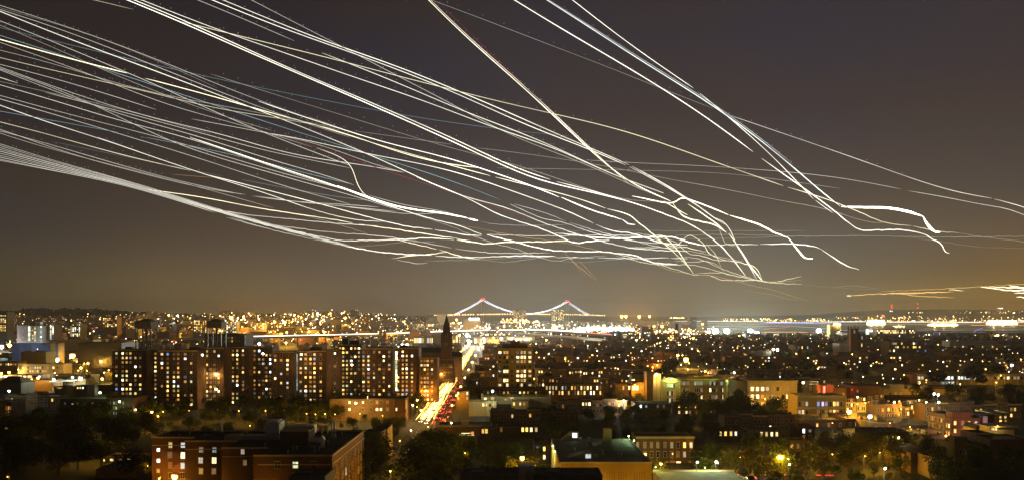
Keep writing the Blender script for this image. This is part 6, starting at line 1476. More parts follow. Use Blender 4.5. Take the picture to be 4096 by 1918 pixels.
SH = [('white', 3060, 1287, 3330, 1289, 2.2), ('blue', 3040, 1288.5, 3300, 1290, 3.2), ('white', 3300, 1285, 3480, 1284, 2.6), ('white', 3540, 1286, 3720, 1285, 3.0), ('white', 3700, 1286, 3945, 1287, 3.0), ('white', 2700, 1282, 3060, 1284, 1.6), ('dim', 2700, 1290, 3100, 1295, 1.8),
      ('dim', 2740, 1301, 3150, 1302, 2.0), ('dim', 2920, 1312, 3120, 1300, 1.6), ('dim', 3120, 1300, 3330, 1315, 2.2), ('red', 3050, 1315, 3160, 1306, 2.2), ('orange', 3045, 1326, 3240, 1326, 2.4), ('red', 3230, 1327, 3330, 1330, 1.6), ('dim', 3330, 1296, 3500, 1296, 1.8), ('dim', 3360, 1318, 3480, 1321, 1.8),
      ('dim', 3500, 1295, 3946, 1294, 2.0), ('dim', 3620, 1321, 4096, 1317, 1.6), ('dim', 3700, 1326, 4110, 1326, 1.4), ('orange', 3880, 1299, 3950, 1299, 2.4), ('orange', 4040, 1300, 4110, 1298, 2.0), ('dim', 3930, 1305, 4070, 1307, 1.6), ('dim', 3650, 1313, 4110, 1313, 1.4), ('violet', 4000, 1333, 4110, 1336, 1.4), ('white', 3960, 1285, 4110, 1286, 2.0), ('violet', 3892, 1327, 3932, 1309, 2.8)]
cnt = {}
for c, u0, v0, u1, v1, w in SH:
    cnt[c] = cnt.get(c, 0) + 1
    Ya, Yb = [(CAMH - 8) * FPX / (v - V0) for v in (v0, v1)]; Ya = min(Ya, 8200); Yb = min(Yb, 8200)
    pts = [(X(u0 + (u1 - u0) * i / 8, Ya + (Yb - Ya) * i / 8), Ya + (Yb - Ya) * i / 8, 8 + RNG.uniform(-.6, .6)) for i in range(9)]
    rr = [w / 2 * p[1] / FPX for p in pts]; rr[0] *= .2; rr[-1] *= .2
    streak('ship_light_streak', '%s light streak of a passing boat low on the harbour, %s such along the shore' % (c, nth(cnt[c])), 'light streak', pts, rr, 'ship_' + c, 'boat light streaks on the harbour')
for i, (u, v0, v1, vb) in enumerate(((3565, 1219.5, 1229, 1240), (3669, 1213.5, 1228, 1238))):
    Y = 10950; k = Y / FPX; t = tag(empty('radio_mast', (X(u, Y), Y, Z(1246, Y))), ['radio mast with two red beacons on the far hill, left one', 'taller radio mast with two red beacons on the far hill, right one'][i], 'mast')
    MB().cone(0, 0, 0, Z(v0, Y) - Z(1246, Y), 3.0, 1.2, 4).build('lattice_mast', 'metal_dark', t)
    for v in (v0, v1): put('beacon', ball_mesh('red', 6.0), t, (0, -9, Z(v, Y) - Z(1246, Y)))
tag(MB().ball((0, 0, 0), 10).build('beacon_light', 'bulb_red', None, (X(3532, 8800), 8800, Z(1261, 8800))), 'single red beacon low on the far shore above the left ferry', 'beacon')
# green signal lights in the sky over the floodlights, seen as small dots

# ------------------------------------------------------------------ the far city: too many and too small to count
def far_city():
    r = random.Random(77)
    mats = ['brick_far', 'brick_brown', 'stucco_cream', 'concrete_dark', 'roof_dark', 'pane_w', 'pane_y', 'pane_o', 'pane_c']
    mb = MB()
    def house(x, y, w, d, h, m, p):
        g = gz(x, y + d)
        mb.box(x - w / 2, x + w / 2, y, y + d, g - 2, g + h, m, bottom=False); mb.box(x - w / 2 + .4, x + w / 2 - .4, y + .4, y + d - .4, g + h + .01, g + h + .12, 4, bottom=False)
        nf, nw = max(2, int(h / 3.1)), max(2, int(w / 2.6))
        for j in range(nf):
            for i in range(nw):
                if r.random() < p:
                    lx = x - w / 2 + (i + .5) * w / nw; z = g + 1.4 + j * h / nf; s = r.uniform(.5, .95)
                    mb.box(lx - s, lx + s, y - .08, y - .01, z, z + r.uniform(1.0, 1.7), r.choice((5, 5, 6, 6, 6, 7, 8)))
    for x, Y, w, h, p in FAR_ROWS: house(x, Y, w, 11, h, r.choice((0, 0, 1)), p * .55)
    # the hill on the left
    n = 0
    while n < 680:
        Y = 1150 + 1500 * r.random() ** .85; u = r.uniform(-420, 1780); x = X(u, Y)
        big = r.random() < .16
        w, d, h = (r.uniform(16, 34), 16, r.uniform(12, 24)) if big else (r.uniform(8, 18), 12, r.uniform(7, 12))
        if overlaps(x - w / 2, x + w / 2, Y, Y + d, 2): continue
        if Y < 1450 and h > 14: h = 11
        house(x, Y, w, d, h, r.choice((0, 0, 1, 2, 3)), r.choice((.02, .05, .12, .30))); n += 1
    # the flat city in the middle and on the right
    n = 0
    while n < 1000:
        Y = 950 + 1650 * r.random(); u = r.uniform(1700, 4480); x = X(u, Y)
        if Y > 2150 and u > 2560: continue
        w, d, h = r.uniform(7, 22), 12, r.uniform(8, 12.5)
        if overlaps(x - w / 2, x + w / 2, Y, Y + d, 2) or abs(x - ave_x(Y)) < 22: continue
        house(x, Y, w, d, h, r.choice((0, 0, 1, 1, 3)), r.choice((.0, .04, .08, .18))); n += 1
    # bay side, far beyond the highway
    n = 0
    while n < 420:
        Y = r.uniform(2700, 5200); u = r.uniform(1200, 2500 if Y > 3300 else 2620); x = X(u, Y)
        w, d, h = r.uniform(14, 50), 20, r.uniform(8, 17)
        house(x, Y, w, d, h, r.choice((0, 1, 2, 3, 3)), .22); n += 1
    n = 0                                            # near industrial flat left of the slabs
    while n < 70:
        Y = r.uniform(560, 1100); u = r.uniform(-40, 640); x = X(u, Y); w, d, h = r.uniform(10, 26), 14, r.uniform(5, 8)
        if overlaps(x - w / 2, x + w / 2, Y, Y + d, 3): continue
        house(x, Y, w, d, h, r.choice((1, 2, 3, 3)), .04); FOOT.append((x - w / 2, x + w / 2, Y, Y + d)); n += 1
    tag(mb.build('distant_houses', mats), 'mass of small distant city houses with lit windows', None, None, 'stuff')

    # far lamps: pole and bulb
    cols = ['bulb_amber', 'bulb_warm', 'bulb_cool', 'bulb_white', 'bulb_red', 'bulb_green', 'bulb_blue']
    for k_, s_ in (('amber', 12), ('warm', 11), ('cool', 11), ('white', 10), ('red', 5), ('green', 5), ('blue', 4)): glow('far_' + k_, {'amber': (1, .50, .10), 'warm': (1, .72, .34), 'cool': (.80, 1, .98), 'white': (1, .95, .86), 'red': (1, .03, .02), 'green': (.7, 1, .5), 'blue': (.25, .35, 1)}[k_], s_, vary=.8)
    fm = ['far_amber', 'far_warm', 'far_cool', 'far_white', 'far_red', 'far_green', 'far_blue', 'metal_dark']
    lb = MB()
    def dot(u, Y, hz, px, c, v=None):
        x = X(u, Y); g = gz(x, Y); z = Z(v, Y) if v else g + hz
        lb.octa((x, Y, z), px / 2 * Y / FPX, c); lb.box(x - .15, x + .15, Y + .3, Y + .6, min(g, z - 1), z, 7, bottom=False)
    W = [0] * 11 + [1] * 7 + [3] * 3 + [2] * 2 + [5, 4] + [6]
    for _ in range(520): Y = 1250 + 1450 * r.random() ** .8; dot(r.uniform(-420, 1760), Y, r.uniform(6, 12), r.choice((2, 2.4, 3, 3.6, 4.4)), r.choice(W))
    for _ in range(230): Y = r.uniform(1500, 2700); dot(r.uniform(860, 1720), Y, r.uniform(7, 13), r.choice((3, 4, 5)), r.choice((0, 0, 0, 1, 1, 3)))
    for _ in range(170): Y = r.uniform(1500, 2600); dot(r.uniform(1740, 2560), Y, r.uniform(5, 14), r.choice((2.4, 3, 4, 5)), r.choice((1, 3, 3, 2, 2, 0)))
    for _ in range(130): Y = r.uniform(2600, 5600); dot(r.uniform(1250, 2480), Y, r.uniform(6, 22), r.choice((2, 3, 4)), r.choice((0, 0, 1, 3, 2)))
    for _ in range(170): Y = r.uniform(2000, 3400); dot(r.uniform(1800, 2560), Y, r.uniform(6, 26), r.choice((4, 5, 6, 7)), r.choice((0, 0, 1, 3, 3, 2)))
    for _ in range(60): dot(r.uniform(2290, 2530), r.uniform(2300, 2700), r.uniform(6, 22), r.choice((6, 8, 10)), r.choice((2, 2, 3)))
    for _ in range(50): dot(r.uniform(860, 1300), r.uniform(1500, 2600), r.uniform(7, 13), r.choice((5, 6, 7)), r.choice((0, 0, 0, 1)))
    for _ in range(60): Y = r.uniform(4200, 5600); dot(r.uniform(2000, 2160), Y, 0, r.choice((4, 5, 6)), r.choice((0, 0, 1)), v=r.uniform(1274, 1290))
    for _ in range(70): dot(r.uniform(2560, 2860), r.uniform(1500, 2600), r.uniform(6, 20), r.choice((2.4, 3, 4)), r.choice((0, 0, 1, 3, 2)))
    for _ in range(150): Y = r.uniform(1150, 2000); dot(r.uniform(2500, 4480), Y, r.uniform(5, 11), r.choice((2, 2.4, 3.2)), r.choice((0, 0, 1, 1, 3, 2)))
    for _ in range(80): Y = r.uniform(1700, 2150); dot(r.uniform(3060, 4110), Y, r.uniform(4, 10), r.choice((3, 3.6, 4.6)), r.choice((0, 1, 1, 3, 3)))
    for _ in range(110): Y = r.uniform(1300, 2500); dot(r.uniform(2530, 2780), Y, r.uniform(6, 18), r.choice((4, 5, 6)), r.choice((0, 0, 0, 1, 1, 3)))
    for _ in range(270): Y = r.uniform(560, 1350); u = r.uniform(2140, 4110); dot(u, Y, r.uniform(5, 10), r.choice((2.6, 3.2, 4, 4.8)), r.choice((0, 0, 0, 1, 1, 3, 2)))
    # the far shore across the harbour: a dense belt, then the hillside
    for _ in range(420): dot(r.uniform(2880, 4480), r.uniform(8450, 8800), 0, r.choice((2, 2.6, 3.4)), r.choice((0, 0, 1, 3, 3)), v=r.gauss(1282.5, 1.6))
    for _ in range(190):
        u = r.uniform(2890, 4120); lo = 1272 if u < 3300 else 1262
        dot(u, 8700, 0, r.choice((2.4, 3, 3.6)), r.choice((0, 0, 0, 1, 1)), v=r.uniform(lo, 1281))
    for _ in range(75):
        u = r.choice((r.uniform(3600, 3700), r.uniform(3800, 3970), r.uniform(3880, 4100), r.uniform(3950, 4100))); dot(u, 10000, 0, r.choice((2.2, 3, 3.4)), r.choice((0, 1, 1, 5)), v=r.uniform(1242, 1264) if u > 3790 else r.uniform(1246, 1256))
    for u in (3567, 3571, 3561): dot(u, 10300, 0, 4, 2, v=1242 + (u % 3) * 3)
    for u in (3992, 3997, 4003, 4009): dot(u, 10700, 0, 4, 3, v=1231)
    for _ in range(36): dot(r.uniform(2680, 2740), 8600, 0, 3, r.choice((0, 1)), v=1269.5 + r.uniform(-1, 1))
    tag(lb.build('distant_lamps', fm), 'countless tiny street lamps of the far city', None, None, 'stuff')

    # woods along the hill crest and dark tree masses between the far houses
    tm = MB()
    def clump(x, y, z, rad, n):
        for _ in range(n):
            a = r.uniform(0, 2 * pi); s = r.uniform(-.7, 1); q = (1 - min(1, s * s)) ** .5; k = r.uniform(.6, 1.08)
            c = Vector((x + rad * k * q * cos(a), y + rad * k * q * sin(a) * .8, z + rad * k * s * .85)); sz = rad * r.uniform(.16, .32)
            e = Vector((r.uniform(-1, 1), r.uniform(-1, 1), r.uniform(-1, 1))).normalized() * sz; f = e.cross(Vector((r.uniform(-1, 1), r.uniform(-1, 1), r.uniform(-1, 1)))).normalized() * sz
            tm.poly([tuple(c - e), tuple(c + f), tuple(c + e), tuple(c - f)])
    def crest(u): 
        P = [(-440, 1246), (-80, 1243), (60, 1241), (140, 1232), (220, 1238), (260, 1231), (400, 1237), (520, 1246), (620, 1252), (760, 1258), (900, 1262), (1050, 1258), (1150, 1254), (1350, 1255), (1500, 1260), (1720, 1266)]
        for (a, b), (c, d) in zip(P, P[1:]):
            if a <= u <= c: return b + (d - b) * (u - a) / (c - a)
        return 1262
    u = -430
    while u < 1720:
        Y = r.uniform(2580, 2760); rad = r.uniform(12, 19) if u < 700 else r.uniform(7, 12); top = Z(crest(u) + r.uniform(-2, 3), Y)
        clump(X(u, Y), Y, top - rad * .8, rad, 190 if u < 700 else 90)
        if u < 760: clump(X(u + 9, Y - 90), Y - 90, top - rad * 1.3 - 4, rad, 130)
        u += r.uniform(13, 22) if u < 700 else r.uniform(10, 20)
    for x, Y, h in FAR_TREES: clump(x, Y, h * .62, h * .42, 150)
    for _ in range(520):
        Y = 1000 + 1550 * r.random(); u = r.uniform(-420, 4480)
        if Y > 2100 and u > 2500: continue
        x = X(u, Y)
        if overlaps(x - 4, x + 4, Y - 4, Y + 4, 0) or abs(x - ave_x(Y)) < 18: continue
        rad = r.uniform(4, 7); clump(x, Y, gz(x, Y) + r.uniform(6, 9), rad, 46)
    tag(tm.build('distant_woods', 'leaf_dark'), 'dark woods on the hill crest and between far houses', None, None, 'stuff')
far_city()

# ------------------------------------------------------------------ traffic on the avenue
def car_master(paint):
    t = empty('car'); 
    b = MB(); S = [(-.85, -2.2, .35), (.85, -2.2, .35), (.9, -2.15, .8), (-.9, -2.15, .8)]
    prof = [(-2.2, .35), (-2.2, .75), (-1.1, .92), (-.5, 1.4), (1.0, 1.42), (1.75, .98), (2.2, .9), (2.2, .38)]
    n = len(prof)
    for s in (-.86, .86):
        for y, z in prof: b.v.append((s * (.86 if z > 1.2 else 1), y, z))
    for i in range(n): j = (i + 1) % n; b.f.append((i, j, n + j, n + i)); b.m.append(0)
    b.f.append(tuple(reversed(range(n)))); b.f.append(tuple(range(n, 2 * n))); b.m += [0, 0]
    b.build('body', paint, t)
    g = MB(); g.poly([(-.68, -1.06, .96), (.68, -1.06, .96), (.62, -.55, 1.36), (-.62, -.55, 1.36)]); g.poly([(.68, 1.72, 1.02), (-.68, 1.72, 1.02), (-.62, 1.05, 1.39), (.62, 1.05, 1.39)]); g.build('windscreen', 'glass_dark', t)
    wm = MB()
    for i in range(10):
        a, c = 2 * pi * i / 10, 2 * pi * (i + 1) / 10
        wm.poly([(-.1, .32 * cos(a), .32 * sin(a)), (-.1, .32 * cos(c), .32 * sin(c)), (.1, .32 * cos(c), .32 * sin(c)), (.1, .32 * cos(a), .32 * sin(a))])
    wm.poly([(.1, .32 * cos(2 * pi * i / 10), .32 * sin(2 * pi * i / 10)) for i in range(10)]); wm.poly([(-.1, .32 * cos(-2 * pi * i / 10), .32 * sin(-2 * pi * i / 10)) for i in range(10)])
    me = wm.mesh('wheel', [M['tyre']])
    for x in (-.8, .8):
        for y in (-1.35, 1.35): put('wheel', me, t, (x, y, .32))
    hm = MB().box(-.2, .2, -.06, 0, -.1, .1).mesh('headlight', [M['bulb_warm']]); rm = MB().box(-.2, .2, 0, .06, -.1, .1).mesh('tail_light', [M['bulb_red']])
    for x in (-.6, .6): put('headlight', hm, t, (x, -2.21, .66)); put('tail_light', rm, t, (x, 2.21, .76))
    return t
def dup(o):
    c = o.copy(); COL.objects.link(c)
    for ch in o.children: d = ch.copy(); COL.objects.link(d); d.parent = c; d.matrix_parent_inverse = ch.matrix_parent_inverse
    return c
masters = [car_master(p) for p in ('car_dark', 'car_silver', 'car_red', 'car_white')]; used = [False] * 4
r = random.Random(21); names = ['dark', 'silver', 'red', 'white']; cc = {}
def car(x, y, rz, label, group, k):
    o = masters[k] if not used[k] else dup(masters[k]); used[k] = True
    o.location = (x, y, .02); o.rotation_euler = (0, 0, rz); tag(o, label, 'car', group)
spots = [(-1, 408), (-1, 421), (-1, 436), (-2, 415), (-2, 444), (-1, 458), (-2, 472), (-1, 486), (-2, 505), (-1, 528), (1, 412), (1, 428), (2, 420), (1, 448), (2, 456), (1, 470), (2, 484), (1, 500), (2, 520), (1, 545), (1, 300), (1, 308), (2, 312), (-1, 322), (1, 336), (2, 350)]
for ln, y in spots:
    k = r.randrange(4); key = (k, ln < 0); cc[key] = cc.get(key, 0) + 1
    car(ave_x(y) + {-1: -2.4, -2: -5.9, 1: 2.4, 2: 5.9}[ln], y, .0225 if ln < 0 else pi + .0225, '%s car with %s on the avenue, %s %s one on that side' % (names[k], 'headlights facing the viewer' if ln < 0 else 'red tail lights', nth(cc[key]), names[k]), 'cars on the avenue', k)
for i, (u, v) in enumerate(((3050, 1909), (3088, 1909), (2960, 1908))):
    Y = FPX * (CAMH - .7) / (v - V0); car(X(u, Y), Y, pi / 2, ['parked car lit gold under the huge amber street lamp', 'second parked car lit gold just right of the first', 'pale parked car by the corner shop at the bottom edge'][i], 'parked cars at lower right', (1, 3, 3)[i])
# the long exposure's light streaks along the lanes
glow('head_streak', (1, .60, .16), 2.6); glow('head_streak_hot', (1, .76, .34), 4.2); glow('amber_streak', (1, .46, .09), 2.2); glow('tail_streak', (1, .05, .03), 1.3); glow('tail_streak_hot', (1, .14, .05), 3.2)
for i, (ox, ya, yb, m_, z, rad) in enumerate(((-6.6, 415, 1380, 'head_streak', .8, .46), (-5.4, 412, 1440, 'head_streak_hot', .75, .46), (-4.2, 418, 1400, 'head_streak', 1.0, .5), (-3.0, 410, 1440, 'head_streak_hot', .8, .5), (-1.9, 412, 1420, 'head_streak', .9, .5), (-.9, 420, 1300, 'head_streak', 1.4, .34), (-4.8, 440, 1200, 'amber_streak', 2.4, .3), (-7.4, 430, 1300, 'amber_streak', 1.6, .45), (-8.6, 416, 1100, 'head_streak', 1.2, .4), (.2, 420, 1350, 'head_streak', 1.0, .42),
                                               (1.2, 402, 700, 'tail_streak_hot', .9, .24), (2.6, 398, 760, 'tail_streak', 1.0, .25), (4.1, 400, 690, 'tail_streak', 1.0, .22), (5.4, 404, 640, 'tail_streak', 1.3, .2), (6.6, 410, 760, 'tail_streak', 1.0, .2), (7.6, 404, 620, 'tail_streak_hot', 1.0, .16), (3.4, 396, 470, 'tail_streak_hot', .8, .12), (-2.0, 302, 316, 'tail_streak_hot', .9, .3))):
    n = 26; ph = r.uniform(0, 6)
    lab = '%s light streak along the avenue, %s lane line from the left kerb' % ({'head_streak': 'golden', 'head_streak_hot': 'white-gold', 'amber_streak': 'amber', 'tail_streak': 'red', 'tail_streak_hot': 'bright red'}[m_], nth(i + 1))
    t = tag(empty('traffic_light_streak', (ave_x(ya) + ox, ya, z)), lab, 'light streak', 'traffic streaks on the avenue')
    y = ya; tail = 'tail' in m_
    while y < yb:
        L = (r.uniform(3, 12) if tail else r.uniform(14, 60)) * (y / 420.0); ye = min(yb, y + L); q = []
        for j in range(7):
            yy = y + (ye - y) * j / 6; q.append((ave_x(yy) + ox + .35 * sin(yy / 19 + ph) + r.uniform(-.14, .14) - t.location.x, yy - ya, .12 * sin(yy / 11 + ph)))
        MB().tube(q, [rad * .35, rad * .8, rad, rad * r.uniform(.7, 1.2), rad, rad * .8, rad * .35], 5).build('light_dash', m_, t)
        y = ye + (r.uniform(8, 40) if tail else r.uniform(.5, 5)) * (y / 420.0)
for i, (u0, u1, v, m_) in enumerate(((2927, 2968, 1896, 'tail_streak_hot'), (3023, 3096, 1896.5, 'tail_streak_hot'), (3106, 3170, 1897, 'tail_streak_hot'), (3264, 3285, 1898, 'tail_streak'), (3300, 3335, 1899, 'tail_streak'), (3130, 3170, 1914, 'tail_streak_hot'))):
    Y = 275.0; streak('traffic_light_streak', 'orange-red tail-light streak at the bottom edge below the amber lamp, %s from the left' % nth(i + 1), 'light streak', [(X(u0, Y), Y, Z(v, Y)), (X((u0 + u1) / 2, Y), Y, Z(v, Y) + .03), (X(u1, Y), Y, Z(v, Y))], [.1, .17, .1], m_, 'tail-light streaks at the bottom edge')

